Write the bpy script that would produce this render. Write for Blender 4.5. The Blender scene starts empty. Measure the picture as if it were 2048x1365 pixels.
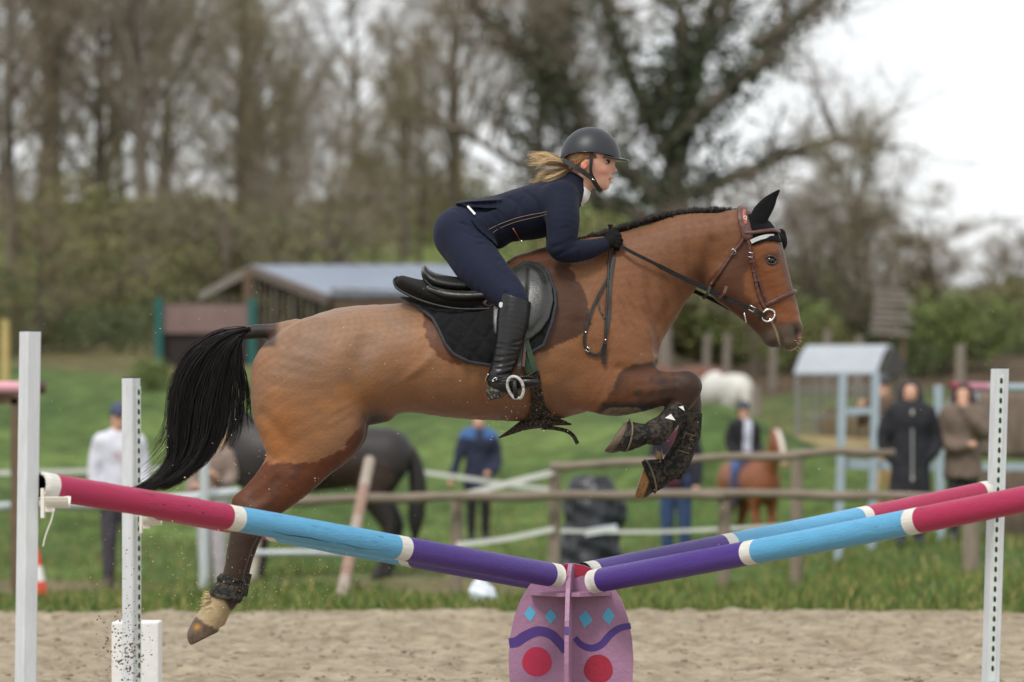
import bpy, bmesh, math, random
import numpy as np
from mathutils import Vector, Matrix

random.seed(7)
RNG = np.random.default_rng(11)
scene = bpy.context.scene
COL = scene.collection

# ------------------------------------------------------------------ camera, light, exposure
# The photograph's geometry: a 135 mm lens, eye height 1.48 m, horizon at image row 805 of 1365.
FPX, HORIZ, EYE, D0, S = 7680.0, 805.0, 1.48, 16.34, 470.0   # S = photo pixels per metre at the horse
cam_data = bpy.data.cameras.new('camera')
cam = bpy.data.objects.new('camera', cam_data)
COL.objects.link(cam)
cam.location = (0, 0, EYE)
cam.rotation_euler = (math.radians(90), 0, 0)
cam_data.sensor_width = 36
cam_data.lens = 135
cam_data.shift_y = (HORIZ - 682.5) / 2048
cam_data.clip_start, cam_data.clip_end = 0.1, 2000
cam_data.dof.use_dof = True
cam_data.dof.focus_distance = 16.25
cam_data.dof.aperture_fstop = 2.45
cam_data.dof.aperture_blades = 0
scene.camera = cam

SUN_EL, SUN_AZ = 52.0, 205.0          # azimuth the light comes from, clockwise from +Y (205 = behind the camera, a little left)
world = bpy.data.worlds.new('World')
scene.world = world
world.use_nodes = True
wn, wl = world.node_tree.nodes, world.node_tree.links
wn.clear()
w_out = wn.new('ShaderNodeOutputWorld'); w_bg = wn.new('ShaderNodeBackground')
sky = wn.new('ShaderNodeTexSky'); sky.sky_type = 'NISHITA'; sky.sun_disc = False
sky.sun_elevation = math.radians(SUN_EL); sky.sun_rotation = math.radians(SUN_AZ)
w_tc = wn.new('ShaderNodeTexCoord'); w_nz = wn.new('ShaderNodeTexNoise')
w_nz.inputs['Scale'].default_value = 2.2; w_nz.inputs['Detail'].default_value = 5
w_ramp = wn.new('ShaderNodeValToRGB')
w_ramp.color_ramp.elements[0].position = 0.3; w_ramp.color_ramp.elements[0].color = (6.7, 6.85, 7.0, 1)
w_ramp.color_ramp.elements[1].position = 0.7; w_ramp.color_ramp.elements[1].color = (8.6, 8.65, 8.7, 1)
w_mix = wn.new('ShaderNodeMix'); w_mix.data_type = 'RGBA'; w_mix.inputs['Factor'].default_value = 0.93
wl.new(w_tc.outputs['Generated'], w_nz.inputs['Vector'])
wl.new(w_nz.outputs['Fac'], w_ramp.inputs['Fac'])
wl.new(sky.outputs['Color'], w_mix.inputs['A']); wl.new(w_ramp.outputs['Color'], w_mix.inputs['B'])
wl.new(w_mix.outputs['Result'], w_bg.inputs['Color'])
w_bg.inputs['Strength'].default_value = 0.1
wl.new(w_bg.outputs['Background'], w_out.inputs['Surface'])

sun_data = bpy.data.lights.new('sun', 'SUN'); sun_data.energy = 1.5; sun_data.angle = math.radians(14); sun_data.color = (1, .96, .9)
sun = bpy.data.objects.new('sun', sun_data); COL.objects.link(sun)
_az, _el = math.radians(SUN_AZ), math.radians(SUN_EL)
_dir = Vector((math.sin(_az) * math.cos(_el), math.cos(_az) * math.cos(_el), math.sin(_el)))
sun.rotation_euler = _dir.to_track_quat('Z', 'Y').to_euler()
sun.location = (-8, -10, 25)

scene.view_settings.view_transform = 'Standard'
scene.view_settings.look = 'None'
scene.view_settings.exposure = 0.6
scene.view_settings.gamma = 1.0
scene.view_settings.use_curve_mapping = False
scene.render.engine = 'CYCLES'
scene.cycles.use_denoising = True
scene.cycles.max_bounces = 6
scene.cycles.transparent_max_bounces = 8

# ------------------------------------------------------------------ small helpers
def P(px, py, d=D0):
    """photo pixel at distance d -> world point"""
    return Vector(((px - 1024) * d / FPX, d, EYE - (py - HORIZ) * d / FPX))

def L2W(v):
    """sculpting space (photo px right, photo px down, px away) at the horse's plane -> world"""
    v = np.asarray(v, dtype=np.float64)
    o = np.empty_like(v)
    o[:, 0] = (v[:, 0] - 1024) / S; o[:, 1] = D0 + v[:, 2] / S; o[:, 2] = EYE - (v[:, 1] - HORIZ) / S
    return o

def lin(r, g, b):
    f = lambda c: (c / 255 / 12.92) if c <= 10 else ((c / 255 + .055) / 1.055) ** 2.4
    return (f(r), f(g), f(b))

def empty(name, loc, label=None, cat=None, group=None):
    o = bpy.data.objects.new(name, None); COL.objects.link(o)
    o.location = loc; o.empty_display_size = .1
    return tag(o, label, cat, group)

def tag(o, label=None, cat=None, group=None, kind=None):
    if label: o['label'] = label
    if cat: o['category'] = cat
    if group: o['group'] = group
    if kind: o['kind'] = kind
    return o

def mesh_obj(name, verts, faces, mat, parent=None, smooth=True, col=None, origin=None, mats=None, midx=None):
    """verts in world space; the object is placed at origin (or its parent's frame)"""
    v = np.asarray(verts, dtype=np.float64)
    base = np.zeros(3)
    if parent is not None:
        q = parent
        while q is not None:
            base = base + np.array(q.location); q = q.parent
    if origin is None and parent is None:
        origin = (v.min(0) + v.max(0)) / 2; origin[2] = v[:, 2].min()
    loc = np.zeros(3) if origin is None else np.asarray(origin, dtype=float) - base
    v = v - base - loc
    me = bpy.data.meshes.new(name)
    if isinstance(faces, np.ndarray):
        n, k = faces.shape
        me.vertices.add(len(v)); me.vertices.foreach_set('co', v.astype(np.float32).ravel())
        me.loops.add(n * k); me.loops.foreach_set('vertex_index', faces.astype(np.int32).ravel())
        me.polygons.add(n); me.polygons.foreach_set('loop_start', (np.arange(n) * k).astype(np.int32))
        me.update(calc_edges=True); me.validate()
    else:
        me.from_pydata([tuple(x) for x in v], [], faces); me.update()
    if smooth:
        me.polygons.foreach_set('use_smooth', np.ones(len(me.polygons), dtype=bool))
    if col is not None:
        a = me.color_attributes.new('Col', 'FLOAT_COLOR', 'POINT')
        c = np.ones((len(v), 4), dtype=np.float32); c[:, :col.shape[1]] = col
        a.data.foreach_set('color', c.ravel())
    for m in (mats or [mat]):
        me.materials.append(m)
    if midx is not None:
        me.polygons.foreach_set('material_index', np.asarray(midx, dtype=np.int32))
    o = bpy.data.objects.new(name, me); COL.objects.link(o)
    o.location = loc
    if parent is not None: o.parent = parent
    return o

# ------------------------------------------------------------------ materials
MATS = {}
def mat(name, color=(.5, .5, .5), rough=.6, metal=0., noise=0., nscale=20., nstretch=(1, 1, 1), dark=None, bump=0., bscale=60., bstretch=(1, 1, 1),
        spec=.5, attr=False, sheen=0., coat=0., ndetail=5., space='Object', trans=0., wear=None):
    """Principled with a noise-mottled colour (between color and dark) and a noise bump"""
    if name in MATS: return MATS[name]
    m = bpy.data.materials.new(name); m.use_nodes = True; MATS[name] = m
    nt = m.node_tree; n, l = nt.nodes, nt.links
    b = n['Principled BSDF']
    b.inputs['Roughness'].default_value = rough; b.inputs['Metallic'].default_value = metal
    b.inputs['Specular IOR Level'].default_value = spec
    b.inputs['Sheen Weight'].default_value = sheen; b.inputs['Coat Weight'].default_value = coat
    b.inputs['Transmission Weight'].default_value = trans
    tc = n.new('ShaderNodeTexCoord')
    def mapped(st):
        mp = n.new('ShaderNodeMapping'); mp.inputs['Scale'].default_value = st
        l.new(tc.outputs[space], mp.inputs['Vector']); return mp.outputs['Vector']
    if attr:
        a = n.new('ShaderNodeAttribute'); a.attribute_name = 'Col'; base = a.outputs['Color']
    else:
        r = n.new('ShaderNodeRGB'); r.outputs[0].default_value = (*color, 1); base = r.outputs[0]
    if noise > 0:
        nz = n.new('ShaderNodeTexNoise'); nz.inputs['Scale'].default_value = nscale; nz.inputs['Detail'].default_value = ndetail
        nz.inputs['Roughness'].default_value = .65
        l.new(mapped(nstretch), nz.inputs['Vector'])
        mr = n.new('ShaderNodeMapRange'); mr.inputs['From Min'].default_value = .3; mr.inputs['From Max'].default_value = .7
        l.new(nz.outputs['Fac'], mr.inputs['Value'])
        mx = n.new('ShaderNodeMix'); mx.data_type = 'RGBA'
        if dark is None:
            k = n.new('ShaderNodeMix'); k.data_type = 'RGBA'; k.blend_type = 'MULTIPLY'; k.inputs['Factor'].default_value = 1
            l.new(base, k.inputs['A']); k.inputs['B'].default_value = (1 - noise, 1 - noise, 1 - noise, 1); d = k.outputs['Result']
            l.new(d, mx.inputs['A'])
        else:
            mx.inputs['A'].default_value = (*dark, 1)
        l.new(mr.outputs['Result'], mx.inputs['Factor']); l.new(base, mx.inputs['B']); base = mx.outputs['Result']
    if wear:      # (colour, scale, stretch, share): worn patches and flecks of another colour
        z = n.new('ShaderNodeTexNoise'); z.inputs['Scale'].default_value = wear[1]; z.inputs['Detail'].default_value = 8; z.inputs['Roughness'].default_value = .7
        l.new(mapped(wear[2]), z.inputs['Vector'])
        r2 = n.new('ShaderNodeMapRange'); r2.inputs['From Min'].default_value = .72 - wear[3]; r2.inputs['From Max'].default_value = .76 - wear[3]; l.new(z.outputs['Fac'], r2.inputs['Value'])
        m2 = n.new('ShaderNodeMix'); m2.data_type = 'RGBA'; l.new(r2.outputs['Result'], m2.inputs['Factor']); l.new(base, m2.inputs['A']); m2.inputs['B'].default_value = (*wear[0], 1); base = m2.outputs['Result']
    l.new(base, b.inputs['Base Color'])
    if bump > 0:
        bz = n.new('ShaderNodeTexNoise'); bz.inputs['Scale'].default_value = bscale; bz.inputs['Detail'].default_value = 4
        l.new(mapped(bstretch), bz.inputs['Vector'])
        bp = n.new('ShaderNodeBump'); bp.inputs['Strength'].default_value = bump; bp.inputs['Distance'].default_value = .01
        l.new(bz.outputs['Fac'], bp.inputs['Height']); l.new(bp.outputs['Normal'], b.inputs['Normal'])
    return m

# ------------------------------------------------------------------ sculpting with distance fields
def catmull(pts, n):
    p = np.asarray(pts, dtype=float)
    if len(p) < 3 or n < 2:
        return p
    q = np.vstack([2 * p[0] - p[1], p, 2 * p[-1] - p[-2]])
    out = []
    for i in range(1, len(q) - 2):
        for t in np.arange(n) / n:
            a, b, c, d = q[i - 1], q[i], q[i + 1], q[i + 2]
            out.append(.5 * (2 * b + (c - a) * t + (2 * a - 5 * b + 4 * c - d) * t * t + (3 * b - a - 3 * c + d) * t ** 3))
    out.append(p[-1])
    return np.array(out)

def nz3(u, v, w, s, seed=0):
    """cheap smooth pseudo-noise in -1..1 at wavelength about s"""
    r = np.random.default_rng(seed); a = 0
    for i in range(5):
        k = r.normal(size=3); k *= 6.28 / s * (.6 + .5 * i) / np.linalg.norm(k)
        a = a + np.sin(u * k[0] + v * k[1] + w * k[2] + r.uniform(0, 6.28)) / (1 + .35 * i)
    return a / 2.3

class Sdf:
    def __init__(s, lo, hi, h):
        s.lo = np.array(lo, dtype=float); s.h = h
        s.n = np.ceil((np.array(hi, dtype=float) - s.lo) / h).astype(int) + 1
        s.f = np.full(s.n, 40., dtype=np.float32)
    def box(s, lo, hi):
        a = np.clip(np.floor((np.array(lo) - s.lo) / s.h).astype(int), 0, s.n)
        b = np.clip(np.ceil((np.array(hi) - s.lo) / s.h).astype(int) + 1, 0, s.n)
        if np.any(b <= a): return None
        g = [(s.lo[i] + s.h * np.arange(a[i], b[i])).astype(np.float32) for i in range(3)]
        return (slice(a[0], b[0]), slice(a[1], b[1]), slice(a[2], b[2])), g[0][:, None, None], g[1][None, :, None], g[2][None, None, :]
    def full(s):
        return s.box(s.lo, s.lo + s.h * (s.n - 1))
    def merge(s, sl, d, k):
        f = s.f[sl]
        if k > 0:
            h = np.maximum(k - np.abs(f - d), 0) / k
            s.f[sl] = np.minimum(f, d) - h * h * (k * .25)
        else:
            s.f[sl] = np.minimum(f, d)
    def _chain_d(s, pts, sub, pad):
        p = [(*q[:4], q[4] if len(q) > 4 else q[3]) for q in pts]
        p = catmull(p, sub) if sub > 1 else np.array(p, dtype=float)
        rm = np.maximum(p[:, 3], p[:, 4])
        lo = p[:, :3].min(0) - rm.max() - pad; hi = p[:, :3].max(0) + rm.max() + pad
        bx = s.box(lo, hi)
        if bx is None: return None, None
        sl = bx[0]; D = np.full(s.f[sl].shape, 60., dtype=np.float32)
        o = np.array([sl[i].start for i in range(3)])
        for a, b in zip(p[:-1], p[1:]):
            rr = max(a[3], a[4], b[3], b[4])
            bb = s.box(np.minimum(a[:3], b[:3]) - rr - pad, np.maximum(a[:3], b[:3]) + rr + pad)
            if bb is None: continue
            s2, u, v, w = bb
            loc = tuple(slice(s2[i].start - o[i], s2[i].stop - o[i]) for i in range(3))
            ra, rb = max(a[3], .3), max(b[3], .3); asp = (ra / max(a[4], .3) + rb / max(b[4], .3)) / 2
            e = b[:3] - a[:3]; e2 = np.array([e[0], e[1], e[2] * asp]); L = max((e2 * e2).sum(), 1e-6)
            du, dv, dw = u - a[0], v - a[1], (w - a[2]) * asp
            t = np.clip((du * e2[0] + dv * e2[1] + dw * e2[2]) / L, 0, 1)
            q = np.sqrt((du - t * e2[0]) ** 2 + (dv - t * e2[1]) ** 2 + (dw - t * e2[2]) ** 2) - (ra + (rb - ra) * t)
            if asp > 1: q = q * (1 / asp) ** .6
            D[loc] = np.minimum(D[loc], q)
        return sl, D
    def chain(s, pts, k=8, sub=4, pad=None, mirror=False, cut=None):
        for m in ((1, -1) if mirror else (1,)):
            q = [(p[0], p[1], p[2] * m, *p[3:]) for p in pts]
            sl, D = s._chain_d(q, sub, (pad or 14) + k)
            if sl is None: continue
            if cut is not None:      # cut = (u, v, nu, nv): keep the side where (p - c).n < 0
                bx = s.box(s.lo + s.h * np.array([sl[i].start for i in range(3)]), s.lo + s.h * (np.array([sl[i].stop for i in range(3)]) - 1))
                _, u, v, w = bx
                L = math.hypot(cut[2], cut[3]); pl = ((u - cut[0]) * cut[2] + (v - cut[1]) * cut[3]) / L + 0 * w
                D = np.maximum(D, pl[:D.shape[0], :D.shape[1], :D.shape[2]])
            s.merge(sl, D, k)
    def ell(s, c, r, rot=0, k=8, pad=14, sub=False):
        rm = max(r); bx = s.box(np.array(c) - rm - pad - k, np.array(c) + rm + pad + k)
        if bx is None: return
        sl, u, v, w = bx
        ca, sa = math.cos(rot), math.sin(rot)
        du, dv = u - c[0], v - c[1]
        x, y, z = (du * ca + dv * sa) / r[0], (-du * sa + dv * ca) / r[1], (w - c[2]) / r[2]
        q = np.sqrt(x * x + y * y + z * z); g = np.sqrt((x / r[0]) ** 2 + (y / r[1]) ** 2 + (z / r[2]) ** 2) + 1e-6
        d = np.clip(q * (q - 1) / g, -40, 60)
        if sub:
            f = s.f[sl]; d = -d; h = np.maximum(k - np.abs(f - d), 0) / max(k, 1e-3)
            s.f[sl] = np.maximum(f, d) + h * h * (k * .25)
        else:
            s.merge(sl, d, k)
    def dent(s, pts, r, amp, side=None):
        """push the surface in (amp > 0) or out (amp < 0) along a polyline, gaussian of width r"""
        p = [(*q[:3], .01, .01) for q in pts]
        if len(p) == 1: p = [p[0], (p[0][0] + .01, *p[0][1:])]
        sl, D = s._chain_d(p, 3 if len(p) > 2 else 1, r * 2.6)
        if sl is None: return
        g = amp * np.exp(-(np.maximum(D, 0) / r) ** 2)
        s.f[sl] += g
    def normalise(s):
        g = np.gradient(s.f, s.h)
        m = np.sqrt(g[0] ** 2 + g[1] ** 2 + g[2] ** 2); np.clip(m, .35, 3, out=m)
        s.f /= m
    def at(s, u, v, w):
        """trilinear sample; arrays broadcast"""
        c = [np.clip((x - s.lo[i]) / s.h, 0, s.n[i] - 1.001) for i, x in enumerate((u, v, w))]
        i = [np.floor(x).astype(np.int32) for x in c]; t = [(x - j).astype(np.float32) for x, j in zip(c, i)]
        r = 0
        for a in (0, 1):
            for b in (0, 1):
                for d in (0, 1):
                    r = r + s.f[i[0] + a, i[1] + b, i[2] + d] * ((t[0] if a else 1 - t[0]) * (t[1] if b else 1 - t[1]) * (t[2] if d else 1 - t[2]))
        return r
    def near_w(s, u, v, far=False):
        """depth at which a line of sight through (u, v) first meets the surface"""
        i, j = int(round((u - s.lo[0]) / s.h)), int(round((v - s.lo[1]) / s.h))
        c = np.nonzero(s.f[i, j] < 0)[0]
        if len(c) == 0: return 0.
        return s.lo[2] + s.h * (c[-1] if far else c[0])
    def shell(s, lo, hi, h, off, region, k_in=4., inner=True):
        """a layer of thickness off lying on this surface where region(u, v, w) < 0"""
        o = Sdf(lo, hi, h); _, u, v, w = o.full()
        f = s.at(u, v, w)
        R = region(u, v, w)
        d = np.maximum(f - (off(u, v, w) if callable(off) else off), R)
        if inner: d = np.maximum(d, -(f + k_in))
        o.f = (d + 0 * o.f).astype(np.float32)
        return o
    def mesh(s, smooth=0):
        f = s.f; n = f.shape; sg = f < 0
        cs = np.zeros(tuple(x - 1 for x in n), dtype=np.int8)
        for a in (0, 1):
            for b in (0, 1):
                for c in (0, 1):
                    cs += sg[a:n[0] - 1 + a, b:n[1] - 1 + b, c:n[2] - 1 + c]
        act = (cs > 0) & (cs < 8)
        ci = np.argwhere(act); idx = np.full(cs.shape, -1, dtype=np.int64); idx[act] = np.arange(len(ci))
        acc = np.zeros((len(ci), 3)); cnt = np.zeros(len(ci))
        cr = [(a, b, c) for a in (0, 1) for b in (0, 1) for c in (0, 1)]
        for A in cr:
            for ax in range(3):
                if A[ax]: continue
                B = list(A); B[ax] = 1
                fa = f[ci[:, 0] + A[0], ci[:, 1] + A[1], ci[:, 2] + A[2]]; fb = f[ci[:, 0] + B[0], ci[:, 1] + B[1], ci[:, 2] + B[2]]
                m = (fa < 0) != (fb < 0)
                t = fa[m] / (fa[m] - fb[m]); pt = np.tile(np.array(A, dtype=float), (m.sum(), 1)); pt[:, ax] = t
                acc[m] += pt; cnt[m] += 1
        V = s.lo + s.h * (ci + acc / np.maximum(cnt, 1)[:, None])
        Q = []
        for ax in range(3):
            b, c = [x for x in range(3) if x != ax]
            if ax == 1: b, c = c, b
            sl0 = [slice(None)] * 3; sl1 = [slice(None)] * 3
            sl0[ax] = slice(0, n[ax] - 1); sl1[ax] = slice(1, n[ax])
            s0, s1 = sg[tuple(sl0)], sg[tuple(sl1)]
            e = np.argwhere(s0 != s1)
            ok = (e[:, b] > 0) & (e[:, c] > 0) & (e[:, b] < n[b] - 1) & (e[:, c] < n[c] - 1)
            e = e[ok]; fl = s0[e[:, 0], e[:, 1], e[:, 2]]
            def cell(db, dc):
                q = e.copy(); q[:, b] += db; q[:, c] += dc
                return idx[q[:, 0], q[:, 1], q[:, 2]]
            q = np.stack([cell(-1, -1), cell(0, -1), cell(0, 0), cell(-1, 0)], 1)
            q[~fl] = q[~fl][:, ::-1]
            Q.append(q)
        Q = np.vstack(Q); Q = Q[(Q >= 0).all(1)]
        for _ in range(smooth):
            a = np.zeros_like(V); c = np.zeros(len(V))
            for i, j in ((0, 1), (1, 2), (2, 3), (3, 0)):
                np.add.at(a, Q[:, i], V[Q[:, j]]); np.add.at(a, Q[:, j], V[Q[:, i]])
                np.add.at(c, Q[:, i], 1); np.add.at(c, Q[:, j], 1)
            V = .5 * V + .5 * a / np.maximum(c, 1)[:, None]
        return V, Q[:, ::-1].copy()

def like(o):
    q = Sdf(o.lo, o.lo + o.h * (o.n - 1), o.h); q.n = o.n.copy(); q.f = np.full(o.n, 40., dtype=np.float32); return q

def poly_d(poly, u, v):
    """signed distance to a 2-D polygon (negative inside)"""
    p = np.asarray(poly, dtype=float); d = None; ins = False
    for i in range(len(p)):
        a, b = p[i], p[(i + 1) % len(p)]
        e = b - a; wx, wy = u - a[0], v - a[1]
        t = np.clip((wx * e[0] + wy * e[1]) / max((e * e).sum(), 1e-9), 0, 1)
        q = (wx - t * e[0]) ** 2 + (wy - t * e[1]) ** 2
        d = q if d is None else np.minimum(d, q)
        c = ((a[1] > v) != (b[1] > v)) & (u < (b[0] - a[0]) * (v - a[1]) / ((b[1] - a[1]) if b[1] != a[1] else 1e-9) + a[0])
        ins = ins ^ c
    return np.where(ins, -1, 1) * np.sqrt(d)

def line_d(pts, u, v, sub=4):
    p = catmull(pts, sub) if sub > 1 else np.asarray(pts, dtype=float)
    d = None
    for a, b in zip(p[:-1], p[1:]):
        e = b[:2] - a[:2]; wx, wy = u - a[0], v - a[1]
        t = np.clip((wx * e[0] + wy * e[1]) / max((e * e).sum(), 1e-9), 0, 1)
        q = np.sqrt((wx - t * e[0]) ** 2 + (wy - t * e[1]) ** 2)
        d = q if d is None else np.minimum(d, q)
    return d

def sm(x, a, b):
    t = np.clip((x - a) / (b - a), 0, 1); return t * t * (3 - 2 * t)

def tubes(paths, sides=3, close=True):
    """paths: list of (points n x 3, radii n) -> verts, quads"""
    V, Fc, o = [], [], 0
    for p, r in paths:
        p = np.asarray(p, dtype=float); r = np.broadcast_to(np.asarray(r, dtype=float), (len(p),))
        t = np.gradient(p, axis=0); t /= np.linalg.norm(t, axis=1)[:, None] + 1e-9
        up = np.array([0, 0, 1.]) if abs(t[:, 2]).mean() < .8 else np.array([0, 1., 0])
        a = np.cross(t, up); a /= np.linalg.norm(a, axis=1)[:, None] + 1e-9; b = np.cross(t, a)
        an = np.arange(sides) * 2 * math.pi / sides
        ring = p[:, None, :] + r[:, None, None] * (np.cos(an)[None, :, None] * a[:, None, :] + np.sin(an)[None, :, None] * b[:, None, :])
        V.append(ring.reshape(-1, 3)); n = len(p)
        i = np.arange(n - 1)[:, None] * sides; j = np.arange(sides)[None, :]; j2 = (j + 1) % sides
        q = np.stack([i + j, i + j2, i + sides + j2, i + sides + j], -1).reshape(-1, 4) + o
        Fc.append(q)
        if close and sides >= 4:
            for k in range(1, sides // 2):
                Fc.append(np.array([[o, o + k, o + k + 1, o + k + 1]])[:, :4]) if False else None
        o += n * sides
    return np.vstack(V), np.vstack(Fc)

def tube_obj(name, paths, mat_, parent=None, sides=8, world=False, **kw):
    """capped tubes; points in sculpting space unless world"""
    pp = []
    for p, r in paths:
        p = np.asarray(p, dtype=float); r = np.broadcast_to(np.asarray(r, dtype=float), (len(p),)).copy()
        if not world: p = L2W(p); r = r / S
        p = np.vstack([p[:1], p, p[-1:]]); p[0] += (p[1] - p[2]) * 1e-3; p[-1] += (p[-2] - p[-3]) * 1e-3
        r = np.concatenate([[1e-5], r, [1e-5]]); pp.append((p, r))
    V, Q = tubes(pp, sides)
    return mesh_obj(name, V, Q, mat_, parent, **kw)

class MB:
    """collects boxes, prisms and so on in world space; build() links them as one mesh"""
    def __init__(s): s.v, s.f = [], []
    def add(s, v, f):
        o = len(s.v); s.v += [tuple(x) for x in v]; s.f += [tuple(i + o for i in q) for q in f]; return s
    def box(s, c, size, rot=None, taper=1.0, bev=0.0):
        x, y, z = [q / 2 for q in size]
        R = rot.to_matrix() if rot is not None else Matrix.Identity(3)
        if bev <= 0:
            vs = [(-x, -y, -z), (x, -y, -z), (x, y, -z), (-x, y, -z), (-x * taper, -y * taper, z), (x * taper, -y * taper, z), (x * taper, y * taper, z), (-x * taper, y * taper, z)]
            fs = [(0, 3, 2, 1), (4, 5, 6, 7), (0, 1, 5, 4), (1, 2, 6, 5), (2, 3, 7, 6), (3, 0, 4, 7)]
        else:
            bm = bmesh.new(); bmesh.ops.create_cube(bm, size=1)
            for q in bm.verts: q.co = Vector((q.co.x * 2 * x, q.co.y * 2 * y, q.co.z * 2 * z))
            bmesh.ops.bevel(bm, geom=bm.edges[:], offset=bev, segments=2, affect='EDGES', profile=.6)
            bm.verts.index_update(); vs = [tuple(q.co) for q in bm.verts]; fs = [tuple(q.index for q in g.verts) for g in bm.faces]; bm.free()
        return s.add([Vector(c) + R @ Vector(q) for q in vs], fs)
    def beam(s, a, b, w, h, bev=0.0):
        a, b = Vector(a), Vector(b); d = b - a
        q = d.to_track_quat('Y', 'Z')
        return s.box((a + b) / 2, (w, d.length, h), rot=q, bev=bev)
    def prism(s, pts, off):
        """polygon pts (3-D, coplanar) extruded by vector off"""
        n = len(pts); a = [Vector(p) for p in pts]; b = [p + Vector(off) for p in a]
        return s.add(a + b, [tuple(range(n))[::-1], tuple(range(n, 2 * n))] + [(i, (i + 1) % n, n + (i + 1) % n, n + i) for i in range(n)])
    def cyl(s, a, b, r, r2=None, n=14):
        a, b = Vector(a), Vector(b); r2 = r if r2 is None else r2
        q = (b - a).to_track_quat('Z', 'Y').to_matrix()
        va = [a + q @ Vector((r * math.cos(6.28319 * i / n), r * math.sin(6.28319 * i / n), 0)) for i in range(n)]
        vb = [b + q @ Vector((r2 * math.cos(6.28319 * i / n), r2 * math.sin(6.28319 * i / n), 0)) for i in range(n)]
        return s.add(va + vb, [tuple(range(n))[::-1], tuple(range(n, 2 * n))] + [(i, (i + 1) % n, n + (i + 1) % n, n + i) for i in range(n)])
    def build(s, name, m, parent=None, smooth=False, origin=None):
        return mesh_obj(name, s.v, s.f, m, parent, smooth=smooth, origin=origin)

# ================================================================== the ground
def vnoise(X, Y, s, seed):
    g = np.random.default_rng(seed); T_ = g.random((256, 256)); x, y = X / s, Y / s
    i, j = np.floor(x).astype(int), np.floor(y).astype(int); fx, fy = x - i, y - j; fx = fx * fx * (3 - 2 * fx); fy = fy * fy * (3 - 2 * fy)
    q = lambda a, b: T_[a % 256, b % 256]
    return (q(i, j) * (1 - fx) + q(i + 1, j) * fx) * (1 - fy) + (q(i, j + 1) * (1 - fx) + q(i + 1, j + 1) * fx) * fy - .5
def px_of(x, y): return 1024 + FPX * x / np.maximum(y, 5)
LZ = ([-60, 27.5, 31, 36, 46, 49, 55, 62, 68, 80, 120, 200, 600], [0, 0, -.12, -.38, -.42, -.25, .9, 2.0, 2.25, 2.8, 6.3, 12, 30])
RZ = ([-60, 27.5, 34, 39, 44, 50, 58, 66, 90, 120, 200, 600], [0, 0, .0, .0, .1, .5, .95, 1.15, 2.45, 3.3, 4.6, 8])
def ground_z(x, y):
    x = np.asarray(x, dtype=float); y = np.asarray(y, dtype=float)
    t = sm(x - np.interp(y, [48, 58], [.085, .036]) * y, -.9, 1.0)
    z = np.interp(y, *LZ) * (1 - t) + np.interp(y, *RZ) * t
    z = z + .95 * np.exp(-((x - 2.75) / 1.3) ** 2 - ((y - 53) / 2.6) ** 2) - .72 * np.exp(-((x - 3.6) / 2.0) ** 2 - ((y - 66) / 5) ** 2)
    z = z + sm(y, 28, 33) * .05 * (np.sin(x * 1.3 + y * .7) + np.sin(x * .6 - y * .9 + 1)) * (1 + sm(y, 60, 120) * 3)
    return z
def grid_sheet(name, xs, ys, zf, m, kind='structure'):
    X, Y = np.meshgrid(xs, ys); Z = zf(X, Y); V = np.column_stack([X.ravel(), Y.ravel(), Z.ravel()]); nx = len(xs)
    i = (np.arange(len(ys) - 1)[:, None] * nx + np.arange(nx - 1)[None]).ravel()
    return tag(mesh_obj(name, V, np.stack([i, i + 1, i + nx + 1, i + nx], 1), m, origin=np.zeros(3)), kind=kind)
def ground_material():
    m = bpy.data.materials.new('grass_ground'); m.use_nodes = True; n, l = m.node_tree.nodes, m.node_tree.links; b = n['Principled BSDF']; b.inputs['Roughness'].default_value = .95; b.inputs['Specular IOR Level'].default_value = .15
    a = n.new('ShaderNodeAttribute'); a.attribute_name = 'Col'; tc = n.new('ShaderNodeTexCoord')
    z = n.new('ShaderNodeTexNoise'); z.inputs['Scale'].default_value = 2.6; z.inputs['Detail'].default_value = 9; z.inputs['Roughness'].default_value = .7; l.new(tc.outputs['Object'], z.inputs['Vector'])
    mr = n.new('ShaderNodeMapRange'); mr.inputs['From Min'].default_value = .3; mr.inputs['From Max'].default_value = .7; mr.inputs['To Min'].default_value = .35; mr.inputs['To Max'].default_value = 1.5; l.new(z.outputs['Fac'], mr.inputs['Value'])
    mx = n.new('ShaderNodeVectorMath'); mx.operation = 'SCALE'; l.new(a.outputs['Color'], mx.inputs[0]); l.new(mr.outputs['Result'], mx.inputs['Scale']); l.new(mx.outputs['Vector'], b.inputs['Base Color'])
    bp = n.new('ShaderNodeBump'); bp.inputs['Strength'].default_value = .6; bp.inputs['Distance'].default_value = .08; l.new(z.outputs['Fac'], bp.inputs['Height']); l.new(bp.outputs['Normal'], b.inputs['Normal'])
    return m
xs = np.unique(np.concatenate([np.linspace(-400, -22, 24), np.linspace(-22, 22, 177), np.linspace(22, 400, 24)]))
ys = np.unique(np.concatenate([np.linspace(-60, 24, 12), np.linspace(24, 70, 185), np.linspace(70, 170, 80), np.linspace(170, 600, 24)]))
gr = grid_sheet('grass_ground', xs, ys, lambda X, Y: ground_z(X, Y) - .012, ground_material())
X, Y = np.meshgrid(xs, ys); X, Y = X.ravel(), Y.ravel(); PX = px_of(X, Y)
Cg = np.tile(lin(80, 98, 52), (len(X), 1))
def mg(c, m): Cg[:] = Cg * (1 - m[:, None]) + np.array(c)[None] * m[:, None]
nn = 2.4 * vnoise(X, Y, 2.2, 2) + 1.5 * vnoise(X, Y, .8, 5)
mg(lin(104, 122, 66), sm(nn, 0, .9) * .5); mg(lin(58, 80, 42), sm(-nn, .1, .9) * .6)
left = 1 - sm(X - .036 * Y, -.9, 1.1)
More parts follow.
